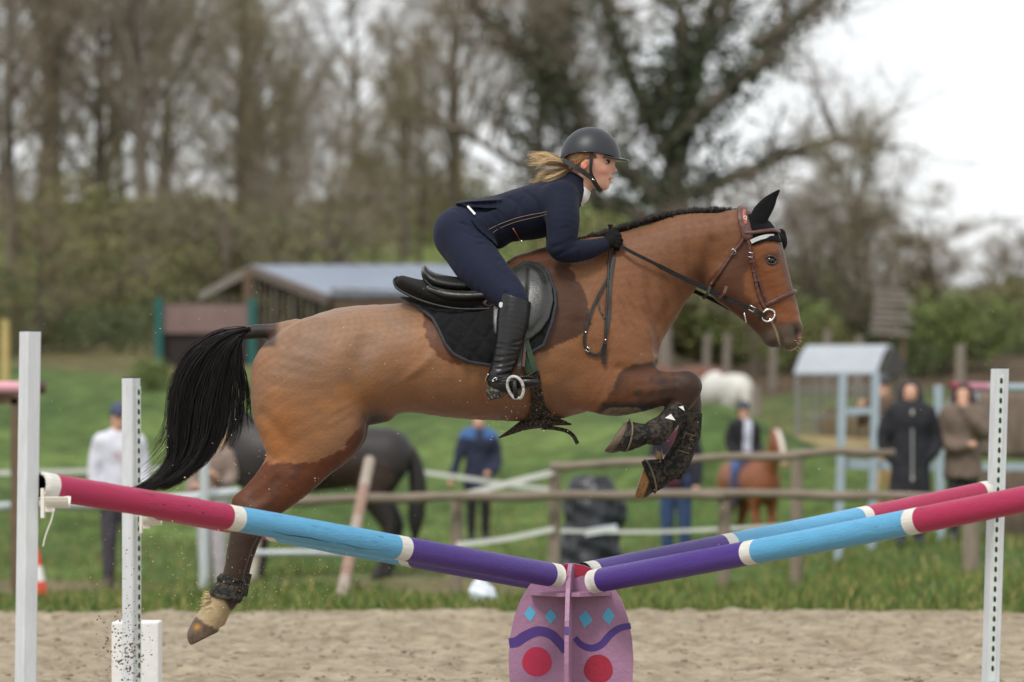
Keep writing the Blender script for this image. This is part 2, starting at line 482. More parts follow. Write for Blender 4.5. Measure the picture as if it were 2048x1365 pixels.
mg(lin(116, 102, 80), left * np.exp(-((Y - 38 + .5 * nn) / 1.9) ** 2) * sm(-X, -1.0, .5))         # worn path at the foot of the bank
mg(lin(108, 100, 72), np.exp(-((Y - 31) / 1.0) ** 2) * .25)
mg(lin(104, 90, 66), left * sm(Y + .8 * nn, 61, 64) * sm(-Y, -96, -80) * .75)                           # dead grass at the top of the bank
mg(lin(112, 122, 66), left * sm(Y, 88, 100) * .8)
rt = 1 - left
mg(lin(104, 94, 66), rt * sm(Y + nn, 54, 60) * .7 * sm(-Y, -74, -68)); mg(lin(86, 72, 58), rt * sm(Y + 2 * nn, 70, 76) * sm(-Y, -125, -110) * .95)   # bare paddock
mg(lin(150, 128, 92), rt * np.exp(-((Y - 57) / 3) ** 2 - ((X - 5.2) / 1.6) ** 2) * .8)                   # trampled hay
a = gr.data.color_attributes.new('Col', 'FLOAT_COLOR', 'POINT'); a.data.foreach_set('color', np.column_stack([Cg, np.ones(len(Cg))]).astype(np.float32).ravel())
# sand of the arena
M_sand = mat('arena_sand', lin(166, 154, 133), rough=.95, noise=1, nscale=6, nstretch=(1, 1.0, 1), dark=lin(114, 101, 83), bump=1, bscale=45, spec=.2, ndetail=9)
xs = np.unique(np.concatenate([np.linspace(-60, -5, 12), np.linspace(-5, 5, 260), np.linspace(5, 60, 12)])); ys = np.unique(np.concatenate([np.linspace(-60, 12, 10), np.linspace(12, 19, 60), np.linspace(19, 26.7, 280)]))
def sand_z(X, Y):
    q = vnoise(X, Y, .9, 1) * .02 + vnoise(X, Y, .33, 2) * .022 + vnoise(X, Y, .15, 3) * .035 + vnoise(X, Y, .07, 4) * .03; q = q - .05 * sm(vnoise(X, Y, .28, 8), .18, .4)
    return np.where((np.abs(X) < 5.2) & (Y > 11.5), np.maximum(.045 + q, .008) - .03 * sm(Y, 26.2, 26.7), .015)
grid_sheet('arena_sand', xs, ys, sand_z, M_sand)
# loose lumps lying on the raked sand
g = np.random.default_rng(33); n = 3600; yy = 17.5 + 8.9 * g.random(n) ** .8; xx = (g.uniform(-80, 2130, n) - 1024) * yy / FPX
O8 = np.array([(1, 0, 0), (-1, 0, 0), (0, 1, 0), (0, -1, 0), (0, 0, 1), (0, 0, -1)], dtype=float); OF = np.array([(0, 2, 4), (2, 1, 4), (1, 3, 4), (3, 0, 4), (2, 0, 5), (1, 2, 5), (3, 1, 5), (0, 3, 5)])
sz = .006 + .016 * g.random(n) ** 3; zz = sand_z(xx, yy)
V = (O8[None] * (sz[:, None, None] * (.6 + .8 * g.random((n, 6, 1)))) * np.array([1.2, 1.2, .8]) + np.column_stack([xx, yy, zz])[:, None, :]).reshape(-1, 3)
tag(mesh_obj('sand_lumps', V, (OF[None] + 6 * np.arange(n)[:, None, None]).reshape(-1, 3), mat('sand_lump', lin(152, 137, 114), rough=.95, noise=.5, nscale=.9), smooth=False, origin=np.zeros(3)), kind='stuff')
# grass blades along the arena edge and up to the people
g = np.random.default_rng(31)
N = 52000
yb = 26.25 + 25 * g.random(N) ** 1.6; pxb = g.uniform(-60, 2110, N); xb = (pxb - 1024) * yb / FPX
keep = ~((xb < .5) & (np.abs(yb - 37.8) < 2.3) & (g.random(N) < .9)); xb, yb = xb[keep], yb[keep]; N = len(xb)
zb = ground_z(xb, yb) - .01; hb = (.03 + .065 * g.random(N)) * (1 + .7 * (nz3(xb, yb, 0 * xb, 1.5, 6) > .25)); an = g.random(N) * 6.28; wb = .006 + .008 * g.random(N)
ln = .5 * hb[:, None] * g.normal(size=(N, 2)) * .7
A = np.column_stack([xb + wb * np.cos(an), yb + wb * np.sin(an), zb]); B_ = np.column_stack([xb - wb * np.cos(an), yb - wb * np.sin(an), zb]); C_ = np.column_stack([xb + ln[:, 0], yb + ln[:, 1], zb + hb])
V = np.stack([A, B_, C_], 1).reshape(-1, 3); Fg = np.arange(3 * N).reshape(-1, 3)
cg = np.array(lin(90, 108, 58))[None] * (.6 + .8 * g.random((N, 1))) * np.array([1, 1, .9]); dry = g.random(N) < .2; cg[dry] = np.array(lin(150, 140, 86)) * (.7 + .5 * g.random((dry.sum(), 1)))
tag(mesh_obj('grass', V, Fg, mat('grass_blade', rough=.8, attr=True, spec=.2), smooth=False, col=np.repeat(cg, 3, 0), origin=np.zeros(3)), kind='stuff')
def GP(px, d): x = (px - 1024) * d / FPX; return Vector((x, d, float(ground_z(x, d))))

# ================================================================== trees and bushes
M_bark = mat('grey_brown_bark', lin(112, 102, 90), rough=.95, noise=.45, nscale=3, bump=.5, bscale=14)
M_twig = mat('bare_twig', lin(144, 132, 114), rough=.95, noise=.3, nscale=2)
M_twig2 = mat('budding_twig', lin(140, 126, 94), rough=.95, noise=.35, nscale=1.5)
M_twig3 = mat('olive_budding_twig', lin(126, 121, 80), rough=.95, noise=.35, nscale=1.5)
M_ivy = mat('ivy_leaf', lin(62, 74, 44), rough=.7, noise=.4, nscale=1.5)
M_leafA = mat('fresh_green_leaf', lin(110, 124, 66), rough=.8, noise=.35, nscale=1.2); M_leafB = mat('olive_leaf', lin(120, 120, 72), rough=.8, noise=.4, nscale=1.2); M_leafC = mat('dark_green_leaf', lin(88, 100, 60), rough=.8, noise=.4, nscale=1.2)
M_blossom = mat('pale_blossom', lin(176, 172, 150), rough=.8, noise=.35, nscale=1.5)
def branch_tree(seed, Ht, spread, nl=11, trunk_r=.22, twigs=24, up=.55, start=.28, twl=.9, tww=.014, crook=.12, ivy=0, limbs=None, sub2=6, sub3=5):
    g = np.random.default_rng(seed); br, tw, iv = [], [], []
    def path(p, d, L, n, cr, lift):
        q = [p]; d = d / np.linalg.norm(d)
        for i in range(n):
            d = d + g.normal(size=3) * cr + np.array([0, 0, lift]); d /= np.linalg.norm(d); q.append(q[-1] + d * L / n)
        return np.array(q)
    tr = path(np.array([0, 0, -.3]), np.array([g.normal() * .05, g.normal() * .05, 1.]), Ht * .86, 9, crook * .5, .05)
    br.append((tr, np.linspace(trunk_r, trunk_r * .22, len(tr))))
    L1 = limbs or [None] * nl
    for i, lb in enumerate(L1):
        if lb is None:
            t = start + (.97 - start) * (i + g.random() * .6) / nl; az = i * 2.4 + g.normal() * .3
            k = t * (len(tr) - 1); j = min(int(k), len(tr) - 2); p = tr[j] + (tr[j + 1] - tr[j]) * (k - j)
            L = spread * (1.15 - .7 * (t - start)) * (.8 + .4 * g.random()); d = np.array([math.cos(az), math.sin(az), up + .5 * t]); r1 = trunk_r * (.5 - .33 * t)
            q = path(p, d, L, 6, crook, .06)
        else:
            q = catmull([(*x[:3],) for x in lb], 3); r1 = trunk_r * .42; L = np.linalg.norm(np.diff(q, axis=0), axis=1).sum()
        br.append((q, np.linspace(r1, max(r1 * .25, .012), len(q))))
        for a in range(sub2):
            t2 = .25 + .75 * (a + g.random()) / sub2; j = min(int(t2 * (len(q) - 1)), len(q) - 2); p2 = q[j] + (q[j + 1] - q[j]) * (t2 * (len(q) - 1) - j)
            dd = q[j + 1] - q[j]; dd = dd / np.linalg.norm(dd) + g.normal(size=3) * .75 + np.array([0, 0, .3])
            q2 = path(p2, dd, min(L, 5) * .5 * (.6 + .6 * g.random()), 4, crook * 1.3, .05); br.append((q2, np.linspace(r1 * .3, .01, len(q2))))
            for b_ in range(sub3):
                p3 = q2[1 + g.integers(len(q2) - 1)]; q3 = path(p3, (q2[-1] - q2[0]) / np.linalg.norm(q2[-1] - q2[0]) + g.normal(size=3) * .8, min(L, 5) * .28 * (.6 + .7 * g.random()), 3, crook * 1.4, .03)
                br.append((q3, np.linspace(.014, .006, len(q3))))
                for c_ in range(twigs):
                    p4 = q3[g.integers(len(q3))] + g.normal(size=3) * .06; tw.append((p4, p4 + ((q3[-1] - q3[0]) * .35 + g.normal(size=3) * .5 + np.array([0, 0, .1])) * twl))
        if ivy:
            for c_ in range(int(ivy * L)):
                j = g.integers(max(int(len(q) * .5), 1)); rr = r1 * 1.3 + .2; iv.append(q[j] + (q[min(j + 1, len(q) - 1)] - q[j]) * g.random() + g.normal(size=3) * rr * np.array([.75, .75, .75]))
    if ivy:
        for c_ in range(int(ivy * 2.2 * Ht)):
            k = g.random() * .8 * (len(tr) - 1); j = int(k); iv.append(tr[j] + (tr[j + 1] - tr[j]) * (k - j) + g.normal(size=3) * (trunk_r + .42) * np.array([.85, .85, .6]))
    V, Q = tubes(br, 5)
    tw = np.array(tw); p, q = tw[:, 0], tw[:, 1]; side = np.cross(q - p, g.normal(size=p.shape)); side /= np.linalg.norm(side, axis=1)[:, None] + 1e-9; side *= tww
    TV = np.stack([p - side, p + side, q], 1).reshape(-1, 3); TF = np.arange(len(TV)).reshape(-1, 3)
    return (V, Q), (TV, TF), np.array(iv) if ivy else None
def leaves(C, size, seed):
    g = np.random.default_rng(seed); n = len(C); a = g.normal(size=(n, 3)); a /= np.linalg.norm(a, axis=1)[:, None]; b_ = np.cross(a, g.normal(size=(n, 3))); b_ /= np.linalg.norm(b_, axis=1)[:, None]
    s_ = size * (.6 + .8 * g.random((n, 1)))
    return np.stack([C - a * s_, C - b_ * s_ * .6, C + a * s_, C + b_ * s_ * .6], 1).reshape(-1, 3), np.arange(4 * n).reshape(-1, 4)
def tmesh(name, VF, m):
    o = mesh_obj(name, *VF, m, smooth=False, origin=np.zeros(3)); me = o.data; bpy.data.objects.remove(o); return me
def place_tree(name, parts, loc, sc, rz, label, cat, group):
    r = empty(name, loc, label, cat, group); r.rotation_euler = (0, 0, rz); r.scale = sc if isinstance(sc, tuple) else (sc, sc, sc)
    for nm, me in parts:
        o = bpy.data.objects.new(nm, me); COL.objects.link(o); o.parent = r
    return r
KINDS = []
for i, (Ht, sp_, nl, tr_, mt, up, st_) in enumerate(((13, 3.6, 12, .20, M_twig, .75, .25), (14.5, 3.2, 13, .18, M_twig2, .9, .22), (11, 3.6, 12, .17, M_twig3, .7, .16), (15, 4.2, 13, .26, M_twig, .6, .3), (12, 3.0, 12, .15, M_twig2, .95, .12))):
    (tv, tq), tw, _ = branch_tree(40 + i, Ht, sp_, nl, tr_, 8, up, st_, sub2=6, sub3=5, tww=.010)
    KINDS.append([('trunk', tmesh('trunk', (tv, tq), M_bark)), ('crown', tmesh('crown', tw, mt))])
g = np.random.default_rng(77)
KIND_LABEL = ['tall bare grey brown tree', 'tall slender tree with yellowish buds', 'bushy tree with olive buds', 'broad bare tree with a thick trunk', 'narrow upright tree with brown buds']
wood = []
for row, (d0, n, x0, x1, s0) in enumerate(((96, 8, -60, 900, .84), (112, 9, -80, 980, 1.0), (132, 9, -120, 1020, 1.06))):
    for i in range(n):
        px = x0 + (x1 - x0) * (i + .5 + .35 * g.normal()) / n; d = d0 + 5 * g.normal(); k = int(g.integers(5)); p = GP(px, d)
        s_ = s0 * (.86 + .26 * g.random()) * (1.0 if px < 500 else .62 if px < 880 else .82); wood.append((k, p, s_, g.random() * 6.28, px, row))
KIND_LABEL = ['bare grey brown tree', 'slender tree with yellowish buds', 'bushy tree with olive buds', 'broad bare thick-trunked tree', 'narrow tree with brown buds']
ROWN = ['at the front of the wood', 'in mid wood', 'at the back of the wood']
used = {}
def uniq(lb, px):
    """tell trees and bushes apart by the thing below or beside them"""
    for lim, w_ in ((60, 'at the left edge'), (130, 'above the near upright'), (215, 'right of the near upright'), (290, 'above the slotted upright'), (350, 'left of the tail'), (430, 'above the container'), (500, 'left of the shed'), (570, 'above the shed gable'), (640, 'over the shed'), (710, 'over the croup'), (780, 'over the shed roof'), (850, 'left of the saddle'), (910, 'left of the rider'), (980, 'above the rider'), (1060, 'above the ponytail'), (1130, 'left of the helmet'),
                    (1200, 'behind the helmet'), (1270, 'right of the helmet'), (1340, 'above the neck'), (1410, 'above the mane'), (1480, 'above the poll'), (1560, 'behind the horse head'), (1640, 'right of the muzzle'), (1720, 'above the feeder'), (1800, 'by the hide'), (1870, 'above the black coat'), (1940, 'above the brown parka'), (2010, 'above the far right upright'), (9999, 'at the right edge')):
        if px < lim: break
    return f'{lb} {w_}'
for k, p, s_, rz, px, row in wood:
    lb = uniq(f'{KIND_LABEL[k]} {ROWN[row]}', px)
    place_tree('bare_tree', KINDS[k], p - Vector((0, 0, .1)), (s_ * .95, s_ * .95, s_), rz, lb, 'tree', 'bare trees of the wood')
# the great oak with ivy, and its neighbours on the right
limbs = [[(0, 0, 3.5), (-1.6, .4, 5.0), (-2.9, 0, 7.2), (-3.3, .5, 9.8)], [(0, 0, 4.6), (1.6, -.6, 6.0), (3.0, -.2, 7.4), (3.4, .2, 9.6), (4.3, .5, 11.5)], [(0, 0, 3.2), (2.2, .5, 4.1), (3.9, .2, 4.8), (5.2, .6, 4.9)],
         [(0, 0, 5.4), (.7, .3, 7.4), (.2, .8, 9.8), (.9, .6, 12)], [(0, 0, 5.0), (-.9, -.6, 7), (-1.5, -.9, 9.4), (-.8, -1, 12)], [(0, 0, 2.8), (-1.8, .6, 3.6), (-3.6, .4, 4.4), (-5, 0, 5.2)], [(2.4, -.4, 7.2), (3.8, .2, 8.2), (4.7, .4, 9.3), (5.2, .2, 10.2)], [(0, 0, 6), (1.8, 1.2, 8.2), (2.0, 1.6, 10.5), (2.8, 1.3, 12.6)],
         [(-2.6, .1, 6.6), (-4.2, -.4, 7.8), (-5.4, -.6, 9.4)]]
(tv, tq), tw, iv = branch_tree(99, 12.5, 5, 0, .5, 9, crook=.2, ivy=115, limbs=limbs, twl=1.0, tww=.0105, sub2=12, sub3=5)
place_tree('oak_tree', [('trunk', tmesh('trunk', (tv, tq), M_bark)), ('crown', tmesh('crown', tw, M_twig)), ('ivy', tmesh('ivy', leaves(iv, .09, 3), M_ivy))], GP(1315, 96), 1.0, 0, 'huge spreading oak with dark ivy on its trunk and limbs behind the rider', 'tree', None)
(tv, tq), tw, iv = branch_tree(101, 12, 3.4, 12, .2, 18, .8, .3, ivy=70, sub2=6, sub3=5)
place_tree('ivy_tree', [('trunk', tmesh('trunk', (tv, tq), M_bark)), ('crown', tmesh('crown', tw, M_twig)), ('ivy', tmesh('ivy', leaves(iv, .09, 4), M_ivy))], GP(1075, 104), .95, 1.0, 'slender bare tree with patches of ivy left of the huge oak', 'tree', None)
RT = [('bare_tree', 0, 1210, 110, .72, 'bare tree close behind the left side of the ivy oak'), ('bare_tree', 4, 1395, 112, .5, 'low bare tree behind the horse neck'), ('bare_tree', 2, 1720, 84, .53, 'rounded bare small tree right of the horse head'),
      ('bare_tree', 0, 1655, 92, .5, 'bare small tree between the horse head and the rounded tree'), ('bare_tree', 4, 1800, 90, .34, 'low bare tree right of the rounded small tree'), ('bare_tree', 4, 1975, 120, .26, 'thin sapling above the hedge at the far right'), ('bare_tree', 1, 2030, 130, .28, 'thin yellowish sapling at the right edge of the hedge')]
for nm, k, px, d, s_, lb in RT: place_tree(nm, KINDS[k], GP(px, d), (s_ * 1.15, s_ * 1.15, s_), px * .7, lb, 'tree', None)
def bush_mesh(seed, m, n=2300, size=.05, lob=7):
    g = np.random.default_rng(seed); c = g.normal(size=(lob, 3)) * np.array([.55, .4, .28]) + np.array([0, 0, .75]); r = .38 + .3 * g.random(lob)
    i = g.integers(lob, size=n); q = g.normal(size=(n, 3)); q /= np.linalg.norm(q, axis=1)[:, None]; C = c[i] + q * (r[i] * (.55 + .5 * g.random(n) ** .6))[:, None]; C[:, 2] = np.abs(C[:, 2])
    st_ = [(np.array([[0, 0, -.1], c[k] * .6, c[k]]), np.array([.03, .02, .01])) for k in range(lob)]
    return [('stem', tmesh('stem', tubes(st_, 4), M_bark)), ('foliage', tmesh('foliage', leaves(C, size, seed), m))]
BU = [bush_mesh(1, M_leafA), bush_mesh(2, M_leafB), bush_mesh(3, M_leafC), bush_mesh(4, M_leafB, 900), bush_mesh(5, M_blossom, 900, .06)]
BL = ['fresh green bush', 'olive green bush', 'dark green bush', 'thin olive bush', 'pale blossoming bush']
g = np.random.default_rng(5)
def bush(k, px, d, s_, where):
    place_tree('bush', BU[k], GP(px, d) - Vector((0, 0, .1)), (s_ * 1.15, s_, s_), g.random() * 6.28, uniq(f'{BL[k]} {where}', px), 'bush', 'bushes round the wood')
for i in range(4): bush(int(g.choice([1, 1, 2, 3])), 30 + 190 * i + 14 * g.normal(), 84 + 5 * g.normal(), (1.35 + .6 * g.random()) * .85, 'before the wood')
for i in range(5): bush(int(g.choice([0, 0, 1, 3])), 250 + 84 * i + 10 * g.normal(), 88 + 4 * g.normal(), 1.4 + .6 * g.random() - .06 * abs(i - 3), 'tall on the hillside')
for i in range(5): bush(int(g.choice([2, 2, 3])), 20 + 112 * i + 12 * g.normal(), 74 + 2 * g.normal(), .6 + .4 * g.random(), 'low on the slope')
for i in range(4): bush(int(g.choice([4, 3, 1])), 700 + 120 * i + 20 * g.normal(), 122 + 4 * g.normal(), 1.1 + .8 * g.random(), 'far under the trees')
for i in range(9): bush(int(g.choice([2, 1, 0])), 1190 + 56 * i + 10 * g.normal(), 92 + 3 * g.normal(), 1.3 + .5 * g.random(), 'near the ivy oak')
for i in range(7): bush(int(g.choice([0, 0, 1, 2])), 1590 + 50 * i + 8 * g.normal(), 82 + 3 * g.normal(), .85 + .5 * g.random(), 'beyond the paddock')
for i in range(7): bush(int(g.choice([0, 2, 1])), 1840 + 36 * i + 8 * g.normal(), 100 + 4 * g.normal(), 1.2 + .4 * g.random(), 'in the hedge')
bush(0, 310, 60, .42, 'on the bank')

g = np.random.default_rng(15)
for i in [q for q in range(34) if q > 14 or q % 2]:
    px = (-10 + 66 * i if i < 15 else 1500 + 68 * (i - 15) if i < 23 else 10 + 64 * (i - 23)) + 0 * i + 12 * g.normal(); d = (104, 122, 140)[i % 3] * (1 if i < 15 else .82 if i < 23 else .72) + 3 * g.normal(); k = int(g.integers(5)); s_ = (.3 if i < 23 else .2) + .14 * g.random()
    place_tree('thicket', KINDS[k], GP(px, d) - Vector((0, 0, .6)), (s_ * 1.9, s_ * 1.9, s_), g.random() * 6.28, uniq(('grey brown', 'yellowish', 'olive', 'broad grey', 'brown budded')[k] + (' bare thicket between the trunks' if i < 15 else ' bare thicket behind the paddock' if i < 23 else ' low bare thicket on the slope'), px), 'thicket', 'thickets in the wood')

# ================================================================== the jumping horse
H = Sdf((372, 372, -186), (1618, 1306, 186), 3.0)
# trunk, rump, neck
H.chain([(612, 752, 0, 104, 112), (700, 733, 0, 119, 132), (800, 717, 0, 109, 124), (900, 716, 0, 119, 133), (1000, 705, 0, 137, 137), (1095, 680, 0, 160, 126), (1195, 690, 0, 114, 98)], k=20, pad=44)
H.chain([(1175, 640, 0, 128, 86), (1240, 590, 0, 119, 70), (1302, 545, 0, 92, 58), (1370, 497, 0, 68, 48), (1438, 477, 0, 51, 42)], k=34, pad=44)
H.chain([(1060, 560, 0, 52, 40), (1110, 545, 0, 52, 36), (1170, 530, 0, 48, 34)], k=30, pad=44)          # withers
H.chain([(1150, 600, -62, 60, 26), (1205, 680, -66, 62, 34), (1230, 725, -58, 60, 42)], k=30, pad=44, mirror=True)   # shoulder
H.chain([(1262, 690, -34, 50, 40), (1270, 720, -36, 42, 40)], k=26, mirror=True)              # breast
# haunches
H.chain([(628, 705, -62, 66, 50), (612, 790, -68, 98, 54), (640, 850, -66, 88, 48)], k=26, mirror=True)
H.chain([(650, 780, -62, 82, 48), (682, 838, -66, 55, 42), (700, 862, -62, 26, 26)], k=22, mirror=True)
H.chain([(560, 740, -50, 50, 40), (556, 820, -56, 45, 38), (572, 880, -60, 42, 34)], k=18, mirror=True)
def hind(m, du, dv):
    w = -62 * m; W = lambda a: a * m
    o = lambda L: [(a + du, b + dv, c, *r) for a, b, c, *r in L]
    H.chain(o([(640, 868, W(-66), 74, 42), (592, 940, W(-64), 54, 32), (548, 990, W(-60), 40, 27), (512, 1016, W(-56), 34, 24)]), k=12)
    H.chain(o([(560, 925, W(-62), 22, 14), (512, 975, W(-58), 15, 11), (484, 1004, W(-56), 17, 14)]), k=12)      # hamstring to point of hock
    H.chain(o([(512, 1020, W(-56), 36, 25), (497, 1052, W(-55), 31, 23), (486, 1085, W(-54), 26, 20), (472, 1140, W(-53), 21, 16), (460, 1178, W(-52), 23, 18), (453, 1194, W(-52), 26, 21)]), k=8)
    H.chain(o([(453, 1194, W(-52), 25, 21), (438, 1216, W(-52), 21, 19), (424, 1234, W(-52), 24, 22)]), k=8)
    H.chain(o([(428, 1228, W(-52), 24, 23), (417, 1246, W(-52), 27, 26), (408, 1268, W(-52), 30, 29)]), k=4, cut=(389 + du, 1286 + dv, 24, 50))
hind(1, 0, 0); hind(-1, 6, -8)
# forelegs, folded
def fore(arm, cannon, past, hoof, cut, k=8):
    H.chain(arm, k=18); H.chain(cannon, k=9); H.chain(past, k=6); H.chain(hoof, k=4, cut=cut)
fore([(1190, 752, -60, 74, 44), (1232, 776, -62, 56, 42), (1290, 780, -62, 41, 36), (1340, 774, -62, 32, 29), (1369, 773, -62, 31, 28)],
     [(1369, 774, -62, 30, 28), (1364, 796, -62, 25, 24), (1350, 818, -64, 20, 19), (1326, 846, -66, 19, 18), (1309, 861, -66, 23, 21)],
     [(1309, 861, -66, 21, 20), (1286, 869, -66, 17, 17), (1266, 872, -66, 21, 21)],
     [(1270, 871, -66, 21, 22), (1250, 872, -66, 26, 26), (1222, 873, -66, 33, 31)], (1228, 871, -58, -43))
fore([(1195, 762, 58, 66, 44), (1250, 780, 56, 46, 38), (1320, 776, 50, 35, 31), (1372, 778, 48, 30, 27)],
     [(1372, 780, 48, 28, 26), (1384, 806, 48, 22, 21), (1386, 838, 46, 17, 16), (1372, 886, 44, 18, 17), (1354, 928, 44, 23, 21), (1350, 938, 44, 23, 21)],
     [(1350, 936, 44, 22, 20), (1336, 946, 44, 18, 17), (1320, 947, 44, 22, 21)],
     [(1326, 945, 44, 21, 21), (1308, 951, 44, 26, 26), (1283, 962, 44, 36, 32)], (1282, 957, -60, -19))
H.ell((1224, 868, -66), (7, 22, 20), .64, k=2, sub=True)
# head
H.chain([(1478, 462, 0, 44, 36), (1512, 482, 0, 46, 40), (1530, 524, 0, 42, 42), (1548, 580, 0, 37, 34), (1565, 632, 0, 34, 30), (1573, 662, 0, 30, 29), (1576, 676, 0, 24, 26)], k=16)
H.chain([(1470, 505, -8, 46, 30), (1462, 545, -8, 55, 30), (1485, 575, -6, 48, 28), (1516, 615, -4, 36, 25), (1540, 652, 0, 26, 23), (1545, 672, 0, 19, 19)], k=14, mirror=True)
H.ell((1545, 677, 0), (18, 15, 19), .4, k=5)
H.chain([(1568, 684, 0, 15, 22), (1580, 684, 0, 17, 22), (1588, 676, 0, 14, 20)], k=6)                                      # upper lip
H.ell((1590, 656, -13), (14, 20, 13), -.2, k=7); H.ell((1590, 656, 13), (14, 20, 13), -.2, k=7)      # nostrils
H.chain([(1520, 503, -26, 10), (1545, 506, -30, 8)], k=12, mirror=True)                               # brow
# tail dock
H.chain([(590, 664, 0, 26, 30), (545, 663, 0, 15, 17), (510, 664, 0, 14, 15), (478, 671, 0, 11, 12)], k=8)
# sheath
H.chain([(770, 828, 0, 16, 22), (735, 838, 0, 12, 16)], k=12)
# relief: muscle and vein lines, both sides
for m in (1, -1):
    w = lambda L: [(a, b, c * m) for a, b, c in L]
    H.dent(w([(1310, 700, -52), (1318, 655, -54), (1345, 612, -46), (1395, 570, -36)]), 13, 5)          # jugular groove
    H.dent(w([(1120, 560, -78), (1190, 600, -96), (1250, 650, -104), (1285, 700, -90)]), 18, 5)          # front of the shoulder
    H.dent(w([(1150, 650, -112), (1160, 720, -118), (1175, 790, -110)]), 16, 4.6)                          # behind the shoulder
    H.dent(w([(1180, 838, -70), (1170, 800, -104), (1150, 770, -120)]), 12, 5)
    H.dent(w([(1235, 738, -100), (1262, 742, -100), (1300, 738, -80)]), 10, 5)                           # top of the forearm
    H.dent(w([(745, 842, -60), (728, 800, -112), (716, 750, -124), (735, 690, -120)]), 24, 9)              # flank in front of the thigh
    H.dent(w([(735, 850, -50), (760, 815, -110), (800, 775, -122), (860, 720, -130)]), 9, -3.6)          # skin fold from the stifle
    H.dent(w([(540, 830, -90), (575, 880, -98), (588, 930, -90)]), 15, 4.5)
    H.dent(w([(600, 660, -80), (570, 720, -96), (556, 800, -98)]), 18, 3.6)
    H.dent(w([(1275, 770, -104), (1320, 768, -96), (1350, 764, -90)]), 7, 2.6)
    H.dent(w([(1262, 795, -104), (1305, 792, -98), (1345, 785, -90)]), 7, 2.6)
    H.dent(w([(555, 960, -92), (530, 990, -84), (512, 1000, -80)]), 10, 5)                               # hollow above the hock
    H.dent(w([(1400, 555, -44), (1412, 520, -46), (1424, 490, -46)]), 12, 7)                              # behind the jowl
    H.dent(w([(1400, 570, -30), (1425, 560, -38)]), 9, 5)
    H.dent(w([(1452, 560, -40), (1480, 590, -38)]), 30, -2.5)
    H.dent(w([(1505, 540, -46), (1532, 585, -42), (1548, 612, -38)]), 7, -2.6)                            # facial crest
    H.dent(w([(1518, 548, -44), (1545, 595, -38), (1560, 625, -34)]), 9, 2.4)
    H.dent(w([(1528, 630, -34), (1540, 655, -32), (1553, 670, -26), (1561, 690, -16), (1563, 704, 0)]), 4.5, 7)         # mouth
    H.dent(w([(1590, 656, -27), (1594, 668, -26)]), 6.5, 9)                                               # nostril
    H.dent(w([(1538, 524, -48)]), 12, 5)                                                                  # eye socket
    H.dent(w([(1490, 1000, -75), (1500, 1030, -78)]), 8, 3)
    for i in range(9):                                                                                    # loose skin at the point of the shoulder
        a = 1228 + i * 9; H.dent(w([(a, 560 + 3 * i, -86), (a + 16, 582 + 3 * i, -88), (a + 22, 606 + 2 * i, -84)]), 3.4, 2.0 + 1.0 * (i % 3))
    for i in range(6):
        a = 820 + i * 34; H.dent(w([(a, 660, -128), (a - 6, 720, -136), (a - 20, 780, -126)]), 10, 1.0)    # ribs
_, u, v, w = H.full()
H.f += (.6 * nz3(u, v, w, 60, 3) + .25 * nz3(u, v, w, 26, 5)).astype(np.float32)
H.normalise()
HV, HQ = H.mesh(smooth=1)
HS = like(H); HS.f = H.f.copy()          # a smoothed copy that stiff tack lies on
for ax in (0, 1):
    k_ = 6; c_ = np.cumsum(np.concatenate([np.repeat(HS.f.take([0], ax), k_ + 1, ax), HS.f, np.repeat(HS.f.take([-1], ax), k_, ax)], ax), ax, dtype=np.float64)
    n_ = HS.f.shape[ax]; HS.f = ((c_.take(range(2 * k_ + 1, 2 * k_ + 1 + n_), ax) - c_.take(range(0, n_), ax)) / (2 * k_ + 1)).astype(np.float32)

